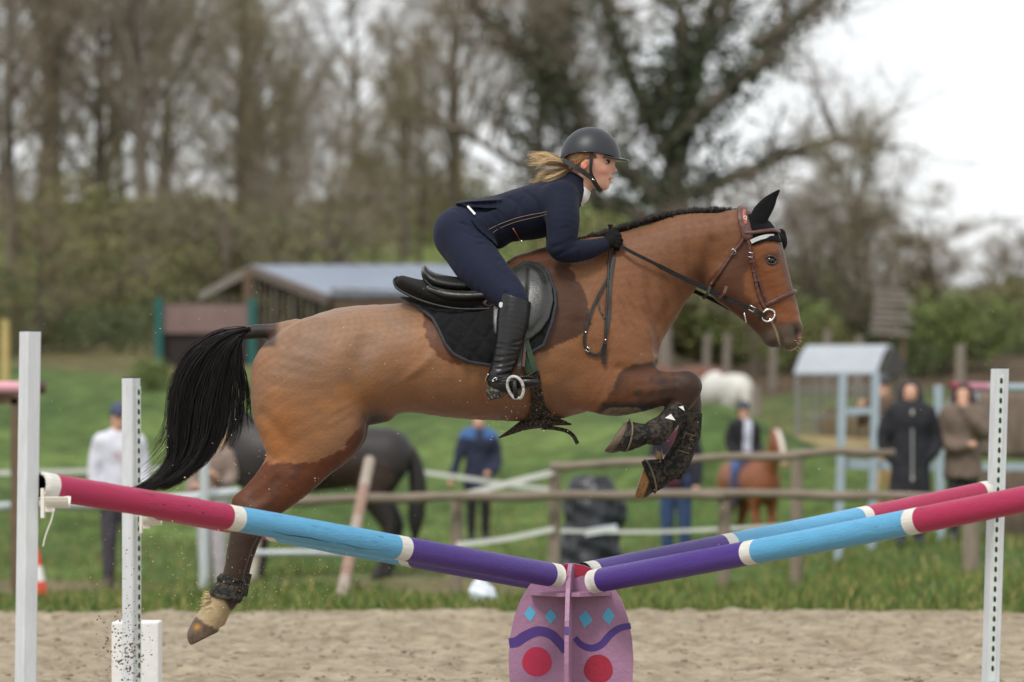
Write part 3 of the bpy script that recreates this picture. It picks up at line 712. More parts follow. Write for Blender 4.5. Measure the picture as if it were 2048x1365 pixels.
def coat(V):
    u, v, w = V[:, 0], V[:, 1], V[:, 2]
    N = lambda s, k: nz3(u, v, w, s, k)
    C = np.empty((len(V), 3))
    mixin = lambda c, m: C.__setitem__(slice(None), C * (1 - m[:, None]) + np.array(c)[None] * m[:, None])
    C[:] = lin(152, 107, 74)
    mixin(lin(140, 106, 84), sm(N(150, 1), -.3, .8) * .8)
    mixin(lin(172, 118, 72), sm(N(120, 2) + .6 * np.exp(-((u - 760) / 110) ** 2 - ((v - 740) / 90) ** 2) - .2, .1, .9) * .75)
    mixin(lin(176, 112, 62), np.exp(-((u - 560) / 45) ** 2 - ((v - 880) / 90) ** 2) * .8)
    mixin(lin(136, 108, 92), np.exp(-((u - 610) / 80) ** 2 - ((v - 700) / 60) ** 2) * .6)
    mixin(lin(150, 120, 98), np.exp(-((v - 640) / 60) ** 2) * sm(-u, -860, -760) * .5)
    mixin(lin(134, 114, 98), sm(N(28, 9), .55, .9) * .35 * sm(u, 760, 860) * sm(-u, -1010, -960))    # grey blotches
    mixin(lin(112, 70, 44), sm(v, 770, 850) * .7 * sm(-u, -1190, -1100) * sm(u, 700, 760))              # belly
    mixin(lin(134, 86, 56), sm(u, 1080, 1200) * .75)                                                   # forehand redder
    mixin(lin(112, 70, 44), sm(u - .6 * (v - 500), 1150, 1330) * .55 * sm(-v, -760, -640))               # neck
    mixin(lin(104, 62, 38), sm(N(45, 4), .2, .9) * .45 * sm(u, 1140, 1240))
    e = 2.5 * N(14, 6) + 3 * N(40, 7)
    # unclipped patch under the saddle
    pd = poly_d([(845, 560), (848, 640), (858, 690), (880, 716), (906, 730), (948, 729), (985, 735), (1090, 704), (1118, 690), (1150, 676), (1180, 650), (1172, 600), (1150, 555), (1130, 520), (1110, 480), (900, 480)], u, v)
    mixin(lin(98, 55, 30), sm(-(pd + e), -2, 2) * .95)
    mixin(lin(66, 40, 27), sm(-(pd + e), -2, 2) * sm(u, 1060, 1120) * .7)
    # hind legs below the clip line
    lg = poly_d([(480, 930), (538, 924), (600, 926), (640, 921), (668, 905), (690, 898), (716, 862), (742, 838), (760, 870), (700, 1000), (560, 1400), (300, 1400), (300, 930)], u, v)
    m = sm(-(lg + e * 1.2), -2.5, 2.5)
    mixin(lin(104, 56, 30), m)
    mixin(lin(70, 42, 28), m * sm(N(40, 8), .0, .9) * .6)
    mixin(lin(62, 44, 35), m * sm(v - .15 * u, 900, 1000))
    # forelegs
    fl = poly_d([(1326, 700), (1308, 726), (1262, 730), (1238, 744), (1226, 775), (1210, 800), (1190, 822), (1176, 850), (1180, 1000), (1450, 1000), (1450, 700)], u, v)
    m = sm(-(fl + e), -3, 3)
    mixin(lin(98, 56, 30), m); mixin(lin(52, 38, 32), m * sm(N(50, 12) + (u - 1290) / 60, -.3, .9) * .85)
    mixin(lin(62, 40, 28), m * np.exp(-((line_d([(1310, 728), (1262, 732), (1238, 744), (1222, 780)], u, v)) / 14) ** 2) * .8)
    lowf = sm(v, 800, 812) * sm(u, 1190, 1210) * sm(v + .35 * (1397 - u), 812, 830)
    mixin(lin(48, 40, 36), lowf)
    # head
    hd = poly_d([(1470, 405), (1484, 440), (1482, 470), (1465, 500), (1440, 540), (1420, 560), (1400, 600), (1500, 760), (1700, 760), (1700, 380)], u, v)
    m = sm(-(hd + e), -3, 3)
    mixin(lin(92, 56, 36), m)
    fc = poly_d([(1494, 488), (1500, 530), (1486, 560), (1488, 590), (1512, 615), (1536, 640), (1570, 640), (1600, 655), (1606, 620), (1584, 560), (1562, 500), (1540, 480)], u, v)
    mixin(lin(136, 82, 46), m * sm(-(fc + 1.6 * e), -7, 7) * .9)
    mixin(lin(84, 50, 32), m * np.exp(-((line_d([(1560, 500), (1572, 545), (1590, 600)], u, v)) / 9) ** 2) * .75)
    mixin(lin(70, 48, 36), m * np.exp(-((u - 1538) / 17) ** 2 - ((v - 520) / 13) ** 2) * .8)
    mixin(lin(96, 84, 76), m * sm(v + .25 * (u - 1560), 640, 668) * .85)                                # grey muzzle
    mixin(lin(58, 50, 46), m * np.exp(-((u - 1548) / 16) ** 2 - ((v - 684) / 10) ** 2) * .8)
    mixin(lin(18, 13, 13), m * np.exp(-((u - 1591) / 7.5) ** 2 - ((v - 663) / 13) ** 2))                    # nostril
    mixin(lin(176, 118, 112), m * np.exp(-((u - 1599) / 4) ** 2 - ((v - 676) / 9) ** 2) * .9)
    mixin(lin(206, 190, 170), m * sm(v + .42 * (u - 1575), 701, 705) * .9)                               # pale lip rim
    mixin(lin(200, 186, 150), m * np.exp(-(line_d([(1540, 642), (1551, 664), (1556, 682), (1560, 692)], u, v) / 2.0) ** 2) * .6)   # lather at the mouth
    # darker patch at the throat, dock, crest
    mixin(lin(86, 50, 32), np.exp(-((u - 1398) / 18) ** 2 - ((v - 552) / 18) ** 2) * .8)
    mixin(lin(70, 44, 36), sm(-u, -566, -548) * sm(-v, -700, -690)); mixin(lin(44, 36, 34), sm(-u, -540, -530) * sm(-v, -700, -690))
    mixin(lin(40, 32, 28), sm(v, 816, 838) * np.exp(-((u - 752) / 26) ** 2))
    # feet
    nearhind = (u < 520)
    past = sm(v - .25 * (u - 440), 1191, 1196) * nearhind
    mixin(lin(186, 164, 128), past * sm(-u + .5 * (v - 1200), -462, -452))
    mixin(lin(66, 54, 48), past * sm(u - .5 * (v - 1200), 452, 462) * .8)
    cor = (u - 420) * (-.53) + (v - 1243) * .85 + 2 * N(12, 3)
    mixin(lin(106, 86, 68), sm(cor, -2, 3) * nearhind * (v > 1190))
    mixin(lin(74, 66, 62), sm(cor, -2, 3) * sm(N(12, 5), -.1, .6) * .8 * nearhind * (v > 1190))
    mixin(lin(196, 140, 66), nearhind * np.exp(-((u - 400) / 7) ** 2 - ((v - 1250) / 6) ** 2))
    for (cx, cy, nx, ny, c) in ((1245, 871, -.8, -.6, lin(120, 106, 90)), (1302, 950, -.94, -.32, lin(178, 134, 84))):
        m = sm((u - cx) * nx + (v - cy) * ny, -3, 1) * (np.hypot(u - cx, v - cy) < 62) * (v > 815)
        mixin(c, m); mixin(lin(70, 58, 48), m * sm(N(10, 8), .1, .8) * .6)
    mixin(lin(176, 142, 100), np.exp(-((u - 1366) / 9) ** 2 - ((v - 946) / 8) ** 2) * (v > 900))
    C *= np.where((u > 1060)[:, None], np.array([.77, .75, .65]), np.array([.79, .79, .74])) * (1 - sm(u, 1000, 1120) * sm(-u, -1180, -1060))[:, None] + np.array([.78, .77, .69]) * (sm(u, 1000, 1120) * sm(-u, -1180, -1060))[:, None]
    C *= (1 + .10 * N(9, 21) + .08 * N(5, 22))[:, None]
    return np.clip(C, 0, 1)

M_coat = mat('horse_coat', rough=.54, attr=True, noise=.2, nscale=190, nstretch=(.3, 1, 1), bump=.17, bscale=330, bstretch=(.3, 1, 1), spec=.3, sheen=.1)
M_hair = mat('black_horsehair', (.009, .0078, .0074), rough=.42, spec=.3)
M_eye = mat('dark_eye', (.006, .004, .003), rough=.06, spec=.7)
horse = empty('horse', L2W(np.array([[960, 1500, 0]]))[0], 'bay horse with a clipped coat in mid leap over the coloured poles', 'horse')
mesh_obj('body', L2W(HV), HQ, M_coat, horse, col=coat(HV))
for m in (-1, 1):
    e = Sdf((1520, 505, -60 if m < 0 else 10), (1560, 540, -10 if m < 0 else 60), 1.0)
    wz = H.near_w(1539, 522, far=m > 0)
    e.ell((1539, 522, wz - 3.5 * m), (12.5, 8, 9), .12, k=0)
    V, Q = e.mesh(); mesh_obj('eye', L2W(V), Q, M_eye, horse)
    for nm, pts, r in (('upper_eyelid', [(1527, 521), (1534, 514.5), (1543, 514.5), (1552, 522)], 2.8), ('lower_eyelid', [(1527, 521), (1536, 529.5), (1546, 529), (1552, 522)], 2.0)):
        q = catmull([(a, b, wz + m * 4.5 - m * 0.05 * (a - 1539) ** 2 * .3) for a, b in pts], 5)
        tube_obj(nm, [(q, r)], mat('eyelid', lin(48, 34, 28), rough=.45), horse, sides=6)
# tail
def strands(groups, n, seg, r0, wspread, seed):
    g = np.random.default_rng(seed); out = []
    G = [catmull([(a, b, 0) for a, b in q], 6) for q in groups]
    R = [np.stack([np.interp(np.linspace(0, 1, seg), np.linspace(0, 1, len(q)), q[:, k]) for k in range(2)], 1) for q in G]
    for i in range(n):
        s = g.beta(1.0, 1.15) * (len(R) - 1); a = min(int(s), len(R) - 2); t = s - a
        p = R[a] * (1 - t) + R[a + 1] * t
        ln = 1 - .35 * g.random() ** 2
        tt = np.linspace(0, ln, seg); p = np.stack([np.interp(tt, np.linspace(0, 1, seg), p[:, k]) for k in range(2)], 1)
        q = np.linspace(0, 1, seg)
        clump = np.sin(s * 9 + 2.0 * q) * 7 * q
        jit = np.cumsum(g.normal(size=(seg, 2)) * .9, 0)
        p = p + jit + clump[:, None] * np.array([.5, .3])
        wz = g.normal() * wspread * (.35 + .8 * q) + np.cumsum(g.normal(size=seg)) * .9
        out.append((np.column_stack([p, wz]), r0 * (1 - .75 * q) * (.7 + .6 * g.random())))
    return out
tail_guides = [
    [(502, 656), (440, 668), (380, 706), (346, 770), (336, 850), (338, 915), (306, 962), (262, 988)],
    [(500, 660), (450, 672), (402, 712), (368, 780), (358, 860), (352, 915), (322, 957), (272, 984)],
    [(496, 664), (455, 680), (422, 726), (396, 800), (388, 868), (374, 915), (336, 952), (285, 980)],
    [(490, 668), (462, 690), (440, 740), (424, 810), (414, 872), (396, 914), (360, 950), (310, 980)],
    [(484, 672), (474, 700), (466, 752), (460, 816), (452, 866), (428, 910), (388, 946), (338, 978)],
]
st = strands(tail_guides, 2300, 16, .85, 15, 4)
st += strands([[(482, 676), (476, 706), (474, 750), (478, 800), (462, 850), (440, 890)], [(478, 676), (480, 710), (490, 750), (500, 790), (508, 826), (524, 846)]], 110, 10, .9, 8, 6)
st += strands([[(486, 670), (472, 706), (466, 760), (462, 830), (452, 880), (424, 920)], [(484, 672), (476, 710), (480, 760), (482, 810), (486, 850), (480, 880)]], 80, 12, .8, 14, 16)
st += strands([[(492, 656), (430, 664), (372, 700), (340, 760), (330, 830), (322, 880)], [(490, 660), (440, 676), (390, 730), (360, 820), (350, 930), (250, 995)]], 90, 14, .8, 16, 8)
tail = tube_obj('tail', st, M_hair, horse, sides=3)
# hogged mane along the crest
mane = []
g = np.random.default_rng(5)
crest = catmull([(1150, 489), (1200, 473), (1250, 457), (1300, 441), (1350, 431), (1400, 425), (1474, 424)], 12)
cl = np.linspace(0, len(crest) - 1.001, 2600)
for x in cl:
    i = int(x); t = x - i; c = crest[i] * (1 - t) + crest[i + 1] * t
    d = crest[i + 1] - crest[i]; d /= np.linalg.norm(d); nrm = np.array([d[1], -d[0]]) * (1 if d[0] > 0 else -1)
    L = (10 + 1.2 * math.sin(x * .9) + 4.5 * g.random()) * (1 if x < len(crest) - 3 else .7)
    w0 = g.normal() * 3.5; b = c - nrm * 4 + g.normal(size=2) * 1.2
    le = nrm * L + d * g.normal() * 3
    mane.append((np.array([[*b, w0], [*(b + le * .6), w0 - 1 + g.normal()], [*(b + le), w0 - 2.5 + 2 * g.normal()]]), np.array([1.2, .9, .3])))
tube_obj('mane', mane, mat('mane_hair', (.02, .014, .011), rough=.55), horse, sides=3)
# feathers of pale hair behind the near hind fetlock and the far fore fetlock
fe = []
for i in range(60):
    a = g.random(); b = np.array([436 - 6 * a + g.normal() * 2, 1188 + 24 * a, -52 + g.normal() * 10])
    e = b + np.array([-20 - 8 * g.random(), -4 + 10 * a + 4 * g.normal(), 3 * g.normal()]); fe.append((np.array([b, (b + e) / 2 + [0, -2, 0], e]), np.array([1, .8, .3])))
for i in range(20):
    b = np.array([1322 + 6 * g.random(), 921 + 3 * g.normal(), 44 + 8 * g.normal()]); e = b + np.array([-8 + 5 * g.normal(), -15 - 6 * g.random(), 2 * g.normal()])
    fe.append((np.array([b, (b + e) / 2, e]), np.array([1, .8, .3])))
tube_obj('fetlock_hair', fe, mat('pale_hair', lin(190, 168, 128), rough=.6), horse, sides=3)
wk = []
for i in range(16):
    b = np.array([1596 - 22 * g.random(), 672 + 24 * g.random(), -14 + 8 * g.normal()]); e = b + np.array([10 + 4 * g.normal(), 8 + 5 * g.normal(), 4 * g.normal()]); wk.append((np.array([b, (b + e) / 2 + [2, -1, 0], e]), np.array([.5, .4, .2])))
tube_obj('whiskers', wk, MATS['pale_hair'], horse, sides=3)

# ================================================================== tack
M_leather = mat('black_leather', (.011, .011, .0105), rough=.42, noise=.35, nscale=40, bump=.18, bscale=180, spec=.4)
M_saddle = mat('worn_saddle_leather', (.026, .027, .024), rough=.34, noise=.4, nscale=25, bump=.15, bscale=150, spec=.55)
M_brown = mat('brown_leather', lin(86, 50, 40), rough=.42, noise=.3, nscale=60, bump=.15, bscale=200)
M_cloth = mat('black_quilted_cloth', (.009, .009, .0105), rough=.9, spec=.15, noise=.3, nscale=60, bump=.3, bscale=500, sheen=.05)
M_felt = mat('brown_black_felt', (.012, .010, .009), rough=.95, spec=.12, noise=.4, nscale=70, bump=.5, bscale=400, sheen=.06)
M_steel = mat('polished_steel', (.72, .72, .70), rough=.22, metal=1)
M_muddy = mat('muddy_black_neoprene', (.014, .014, .015), rough=.7, noise=1, nscale=110, dark=None, bump=.5, bscale=300)
def muddy(name, base, mud, amount=.56, scale=90, rough=.75):
    m = mat(name, base, rough=rough, noise=.01, nscale=scale, dark=mud, spec=.2, bump=.5, bscale=260)
    for nd in m.node_tree.nodes:
        if nd.type == 'MAP_RANGE': nd.inputs['From Min'].default_value = 1 - amount - .04; nd.inputs['From Max'].default_value = 1 - amount + .05
    return m
M_mudboot = muddy('muddy_boot_shell', (.016, .016, .017), lin(70, 63, 54), .52, 55)
M_mudguard = muddy('muddy_girth_guard', (.013, .012, .012), lin(84, 72, 58), .54, 110)
M_web = mat('green_webbing', lin(58, 84, 62), rough=.85, noise=.3, nscale=50, bump=.3, bscale=400)

def strap(name, pts, width, thick, m, parent, sub=5, flat=True):
    p = catmull(pts, sub) if sub > 1 else np.array(pts, dtype=float)
    t = np.gradient(p, axis=0); n = np.column_stack([-t[:, 1], t[:, 0], 0 * t[:, 0]]); n /= np.linalg.norm(n, axis=1)[:, None] + 1e-9
    wv = np.broadcast_to(np.asarray(width, dtype=float), (len(p),))[:, None] / 2
    b = np.array([0, 0, thick / 2])
    ring = np.stack([p + n * wv - b, p + n * wv + b, p - n * wv + b, p - n * wv - b], 1)
    V = ring.reshape(-1, 3); F_ = []
    for i in range(len(p) - 1):
        for j in range(4):
            F_.append((i * 4 + j, i * 4 + (j + 1) % 4, i * 4 + 4 + (j + 1) % 4, i * 4 + 4 + j))
    F_ += [(0, 3, 2, 1), tuple((len(p) - 1) * 4 + q for q in (0, 1, 2, 3))]
    return mesh_obj(name, L2W(V), F_, m, parent, smooth=False)

def on(u, v, off=0, far=False):
    return (u, v, H.near_w(u, v, far) + (-off if not far else off))
def on_path(pts, off, sub=6):
    q = catmull([(a, b, 0) for a, b in pts], sub)
    w = np.array([H.near_w(a, b) for a, b, _ in q])
    for _ in range(3): w = np.concatenate([w[:1], (w[:-2] + w[1:-1] * 2 + w[2:]) / 4, w[-1:]])
    q[:, 2] = w - off
    return q
def root_at(u, v, w=0): return L2W(np.array([[u, v, w]]))[0]

# ---- quilted saddle cloth
PAD = [(792, 574), (806, 566), (850, 560), (1000, 556), (1046, 532), (1076, 527), (1098, 548), (1110, 584), (1112, 612), (1104, 650), (1088, 694), (1040, 722), (985, 735), (940, 728), (908, 712), (890, 690), (878, 662), (866, 640), (838, 616), (800, 594)]
sp = empty('saddle_pad', root_at(980, 740), 'black quilted saddle cloth lying on the bay horse under the saddle', 'saddle pad')
def quilt(u, v, w):
    a, b = (u * .82 + v * .57) / 37, (u * .60 - v * .80) / 37
    g = np.minimum(np.abs(a - np.round(a)), np.abs(b - np.round(b))) * 37
    return 10 + 2.5 * (1 - np.exp(-(g / 5.0) ** 2)) - 1.2
for m in (-1, 1):
    o = H.shell((780, 486, -175 if m < 0 else 0), (1125, 745, 0 if m < 0 else 175), 1.8, quilt, lambda u, v, w: poly_d(PAD, u, v) + 0 * w)
    V, Q = o.mesh(1); mesh_obj('quilted_cloth', L2W(V), Q, M_cloth, sp)
    o = H.shell((780, 486, -175 if m < 0 else 0), (1125, 745, 0 if m < 0 else 175), 1.6, 12.5, lambda u, v, w: np.abs(poly_d(PAD, u, v) + 2) - 3.2 + 0 * w)
    V, Q = o.mesh(1); mesh_obj('piping', L2W(V), Q, mat('navy_piping', (.012, .014, .02), rough=.7, bump=.2, bscale=400), sp)

# ---- half pad
hp = empty('half_pad', root_at(900, 610), 'thick brown black felt half pad lifting off the back behind the saddle', 'half pad')
o = Sdf((776, 530, -125), (1115, 650, 125), 2.4)
for m in (1, -1):
    o.chain([(803, 567, 48 * m, 12, 40), (835, 583, 58 * m, 15, 42), (880, 601, 66 * m, 15, 40), (930, 609, 76 * m, 14, 34), (985, 608, 82 * m, 13, 30), (1040, 580, 84 * m, 14, 26), (1082, 548, 74 * m, 12, 22)], k=6)
o.chain([(806, 562, 0, 10, 40), (850, 574, 0, 13, 50), (930, 578, 0, 14, 50), (1010, 560, 0, 14, 46), (1070, 520, 0, 12, 40)], k=12)
V, Q = o.mesh(1); mesh_obj('felt_body', L2W(V), Q, M_felt, hp)
tube_obj('edge_binding', [(catmull([(797, 556, -62), (790, 564, -66), (800, 582, -82), (850, 606, -102), (910, 620, -114), (970, 621, -118), (1000, 616, -118)], 6), 2.6)], M_leather, hp, sides=6)

# ---- saddle
sd = empty('saddle', root_at(990, 690), 'worn black leather jumping saddle under the rider', 'saddle')
o = Sdf((836, 500, -125), (1070, 620, 125), 1.8)
o.chain([(849, 537, 0, 6, 74), (855, 551, 0, 12, 90), (874, 566, 0, 19, 100), (915, 573, 0, 19, 98), (965, 571, 0, 18, 84), (1010, 556, 0, 17, 44), (1044, 534, 0, 15, 36), (1052, 524, 0, 10, 28)], k=6, sub=6)
o.dent([(868, 545, 0), (915, 556, 0), (965, 554, 0), (1010, 538, 0)], 20, 3.5)
V, Q = o.mesh(1); mesh_obj('seat', L2W(V), Q, M_saddle, sd)
for m in (1, -1):
    o = Sdf((840, 556, -150 if m > 0 else 20), (1010, 630, -20 if m > 0 else 150), 1.6)
    o.chain([(862, 582, -84 * m, 9, 20), (895, 592, -96 * m, 10, 24), (935, 595, -102 * m, 10, 24), (985, 592, -104 * m, 9, 22)], k=4)
    V, Q = o.mesh(1); mesh_obj('gusset_panel', L2W(V), Q, M_saddle, sd)
    tube_obj('welt', [(catmull([(850, 562, -98 * m), (872, 580, -108 * m), (912, 588, -114 * m), (950, 587, -116 * m), (972, 584, -114 * m)], 6), 1.6)], M_leather, sd, sides=6)
FLAP = [(936, 578), (960, 577), (1000, 560), (1030, 534), (1047, 523), (1062, 524), (1080, 532), (1094, 548), (1104, 575), (1106, 606), (1098, 640), (1082, 664), (1060, 682), (1030, 692), (1002, 690), (988, 668), (985, 640), (986, 616), (976, 598), (955, 588)]
ROLL = [(1052, 532), (1066, 532), (1082, 545), (1093, 570), (1095, 602), (1086, 636), (1066, 662), (1052, 668), (1046, 630), (1050, 580)]
for m in (-1, 1):
    off = lambda u, v, w: 19 + 8 * sm(-poly_d(ROLL, u, v), -1, 9) + 1.2 * np.exp(-((poly_d(FLAP, u, v) + 6) / 1.6) ** 2) * -1
    o = HS.shell((925, 512, -185 if m < 0 else 20), (1115, 700, -20 if m < 0 else 185), 1.8, off, lambda u, v, w: poly_d(FLAP, u, v) + 0 * w, k_in=-12)
    V, Q = o.mesh(14); mesh_obj('saddle_flap', L2W(V), Q, M_saddle, sd)
tube_obj('dee_ring', [([(1046 + 5 * math.cos(a), 540 + 6 * math.sin(a), -62 + 3 * math.sin(a)) for a in np.linspace(0, 6.28, 14)], 1.2)], mat('brass', (.5, .36, .15), rough=.3, metal=1), sd, sides=6)
kw = H.near_w(978, 610) - 22
o = Sdf((960, 594, kw - 16), (998, 626, kw + 20), 1.2)
o.ell((978, 610, kw + 2), (13, 9, 9), .2, k=0); o.ell((979, 610, kw - 8), (6, 4.5, 8), .2, k=2, sub=True)
V, Q = o.mesh(1); mesh_obj('stirrup_bar_loop', L2W(V), Q, mat('dark_brown_leather', lin(52, 38, 34), rough=.35), sd)
for m in (-1, 1):
    W_ = lambda a: a if m < 0 else -a
    lea = [(1043, 668, W_(-150)), (1041, 700, W_(-160)), (1038, 735, W_(-166)), (1031, 757, W_(-198)), (1030, 770, W_(-208))]
    strap('stirrup_leather', lea, 7, 3, M_leather, sd)
    strap('stirrup_leather', [(a + 8, b, c + 5 * (-m if m < 0 else 1)) for a, b, c in lea[:3]], 5, 3, M_brown, sd)
    ring = np.array([(1031 + 15 * math.cos(a) * (1 - .12 * math.sin(a)) + 4 * math.sin(a), 777 + 22 * math.sin(a), W_(-204 - 5 * math.cos(a))) for a in np.linspace(0, 6.2832, 28)])
    ring[:, 1] = np.clip(ring[:, 1], 755, 797)
    tube_obj('stirrup_iron', [(ring, 3.3)], mat('pale_stirrup_metal', (.5, .49, .45), rough=.35, noise=.5, nscale=90), sd, sides=8)
    tube_obj('stirrup_tread', [(np.array([(1022, 791, W_(-172)), (1031, 795, W_(-190)), (1038, 795, W_(-204))]), 6)], M_mudboot, sd, sides=8)
    tube_obj('stirrup_branch', [(np.array([(1029, 762, W_(-208)), (1030, 780, W_(-209)), (1032, 796, W_(-204))]), 4.5)], M_leather, sd, sides=8)
# girth: green billets, then the broad stud guard
bw = on_path([(1036, 680), (1046, 712), (1058, 748)], 14); strap('girth_strap', bw, 11, 4, M_web, sd, sub=1)
bw = on_path([(1049, 676), (1059, 710), (1069, 745)], 14); strap('girth_strap', bw, 11, 4, M_web, sd, sub=1)
GIRTH = [(1044, 756), (1072, 738), (1078, 744), (1083, 780), (1090, 812), (1104, 832), (1142, 846), (1138, 852), (1108, 851), (1085, 857), (1050, 864), (1020, 870), (1030, 858), (1048, 846), (1060, 826), (1063, 790), (1058, 766)]
o = H.shell((1000, 730, -170), (1155, 880, 170), 2.0, 9, lambda u, v, w: poly_d(GIRTH, u, v) + 0 * w)
gg = Sdf((985, 820, -80), (1160, 885, 80), 2.0)
gg.chain([(1085, 842, 0, 14, 60), (1050, 850, 0, 11, 46), (1018, 866, 0, 5, 24), (998, 876, 0, 1.6, 6)], k=4)
gg.chain([(1085, 842, 0, 13, 60), (1112, 845, 0, 7, 40), (1142, 849, 0, 2, 8)], k=4)
V, Q = o.mesh(1); V2, Q2 = gg.mesh(1)
mesh_obj('girth_guard', np.vstack([L2W(V), L2W(V2)]), np.vstack([Q, Q2 + len(V)]), M_mudguard, sd)
q = on_path([(1047, 757), (1074, 741)], 11, 3); strap('girth_edge', q, 3, 2, mat('khaki_edging', lin(110, 100, 78), rough=.8), sd, sub=1)
strap('girth_keeper', [(1085, 855, -20), (1110, 857, -24), (1132, 862, -26), (1146, 872, -27), (1155, 888, -27)], 8, 3, M_mudguard, sd)
tube_obj('girth_buckle', [([(1082, 858, -26), (1087, 862, -27), (1091, 860, -26)], 1.4)], M_steel, sd, sides=6)

# ---- leg boots and overreach boots, each a thing worn on one leg
def cannon_boot(label, box, off, cut, details=None, m=M_mudboot, h=1.5):
    r = empty('tendon_boot', root_at((box[0] + box[3]) / 2, box[4]), label, 'horse boot', 'boots on the leaping horse')
    o = H.shell(box[:3], box[3:], h, off, cut, k_in=3)
    V, Q = o.mesh(1); mesh_obj('boot_shell', L2W(V), Q, m, r)
    return r
def slab(a, b, pad=0):
    """between the planes through a and b across the line a-b (2-D)"""
    d = np.array(b, dtype=float) - a; L = np.hypot(*d); d /= L
    return lambda u, v, w: np.abs((u - a[0]) * d[0] + (v - a[1]) * d[1] - L / 2) - L / 2 + 0 * w
def both(*fs): return lambda u, v, w: np.maximum.reduce([f(u, v, w) + 0 * u + 0 * v + 0 * w for f in fs])
near = lambda u, v, w: w + 4
farr = lambda u, v, w: 4 - w
b1 = cannon_boot('muddy black fetlock boot on the near hind leg of the leaping horse', (415, 1135, -95, 510, 1215, -15), lambda u, v, w: 6 + 1.6 * np.sin((v - .1 * u) * .33) + 1.0 * nz3(u, v, w, 16, 2), both(slab((470, 1152), (456, 1196)), near))
for (a, c) in (((452, 1157), (491, 1161)), ((446, 1178), (486, 1186))):
    pts = on_path([a, ((a[0] + c[0]) / 2, a[1] + 4), c], 8, 3); strap('boot_strap', pts, 9, 3, mat('muddy_boot_strap', (.02, .02, .02), rough=.7, noise=.6, nscale=150), b1, sub=1)
b2 = cannon_boot('muddy black fetlock boot on the far hind leg', (415, 1125, 15, 515, 1210, 95), 6, both(slab((476, 1144), (462, 1188)), farr))
u0 = np.array([1356, 812]); u1 = np.array([1300, 868])
b3 = cannon_boot('black tendon boot with white triangle straps on the tightly folded foreleg', (1275, 790, -110, 1380, 890, -20),
                 lambda u, v, w: 9 + 5 * np.exp(-((u - 1306) ** 2 + (v - 862) ** 2) / 26 ** 2) + 1.0 * nz3(u, v, w, 14, 4), both(lambda u, v, w: poly_d([(1352, 804), (1368, 812), (1374, 824), (1334, 874), (1316, 892), (1292, 888), (1278, 868), (1290, 846), (1322, 830), (1340, 812)], u, v), near))
M_white = mat('white_plastic', (.75, .75, .72), rough=.4)
for tri in ([(1326, 836), (1338, 828), (1347, 841)], [(1353, 814), (1362, 812), (1365, 822)]):
    wv = min(H.near_w(a, b) for a, b in tri) - 10
    MBt = MB(); MBt.prism([L2W(np.array([[a, b, wv]]))[0] for a, b in tri], (0, -.006, 0)); MBt.build('strap_tip', M_white, b3)
for (a, b, c) in (((1330, 826), (1354, 846), 15), ((1346, 808), (1366, 826), 13)):
    wv = H.near_w((a[0] + b[0]) / 2, (a[1] + b[1]) / 2) - 8.5
    strap('boot_strap', [(*a, wv + 4), ((a[0] + b[0]) / 2, (a[1] + b[1]) / 2, wv - 1), (*b, wv + 4)], c, 3, M_leather, b3, sub=4)
b4 = cannon_boot('muddy black tendon boot on the hanging foreleg behind', (1325, 815, -5, 1412, 960, 95), lambda u, v, w: 9 + .9 * nz3(u, v, w, 14, 4), lambda u, v, w: np.maximum(poly_d([(1366, 824), (1406, 826), (1404, 872), (1382, 930), (1362, 962), (1340, 962), (1326, 944), (1330, 916), (1352, 880)], u, v), -w) + 0 * w)
M_khaki = MATS['khaki_edging']
for yy in ((1371, 866, 1392, 872), (1368, 875, 1389, 881), (1361, 892, 1384, 898), (1357, 901, 1380, 908), (1372, 866, 1366, 881), (1386, 870, 1380, 884)):
    wv = min(H.near_w(yy[0] + 2, yy[1]), H.near_w((yy[0] + yy[2]) / 2, (yy[1] + yy[3]) / 2)) - 9
    strap('boot_edging', [(yy[0], yy[1], wv), ((yy[0] + yy[2]) / 2, (yy[1] + yy[3]) / 2, wv - 1), (yy[2], yy[3], wv)], 2, 2, M_khaki, b4, sub=3)
def bell(label, pts, cut0, edge):
    r = empty('overreach_boot', root_at(pts[-1][0], pts[-1][1] + pts[-1][3], pts[-1][2]), label, 'overreach boot', 'boots on the leaping horse')
    P_ = np.array(pts); lo = (P_[:, :3] - P_[:, 3:4]).min(0) - 12; hi = (P_[:, :3] + P_[:, 3:4]).max(0) + 12
    o = Sdf(lo, hi, 1.5); o.chain(pts, k=2, cut=cut0)
    _, u, v, w = o.full(); o.f += (.9 * nz3(u, v, w, 13, 3)).astype(np.float32)
    V, Q = o.mesh(1); mesh_obj('bell', L2W(V), Q, M_mudboot, r)
    tube_obj('bell_rim', [(np.array(edge, dtype=float), 2)], M_khaki, r, sides=6)
bell('muddy black overreach boot round the near front hoof', [(1290, 868, -66, 19), (1272, 870, -66, 24), (1248, 872, -66, 31)], (1244, 872, -1, -.35),
     [(1252 + 9 * math.cos(a) - 5 * math.sin(a), 871 + 31 * math.sin(a), -66 - 32 * math.cos(a)) for a in np.linspace(-1.6, 1.6, 14)])
bell('muddy black overreach boot round the far front hoof', [(1344, 941, 44, 20), (1326, 945, 44, 26), (1302, 954, 44, 34)], (1296, 955, -.92, .38),
     [(1301 + 7 * math.cos(a) + 10 * math.sin(a), 954 + 33 * math.sin(a), 44 - 34 * math.cos(a)) for a in np.linspace(-1.6, 1.6, 14)])

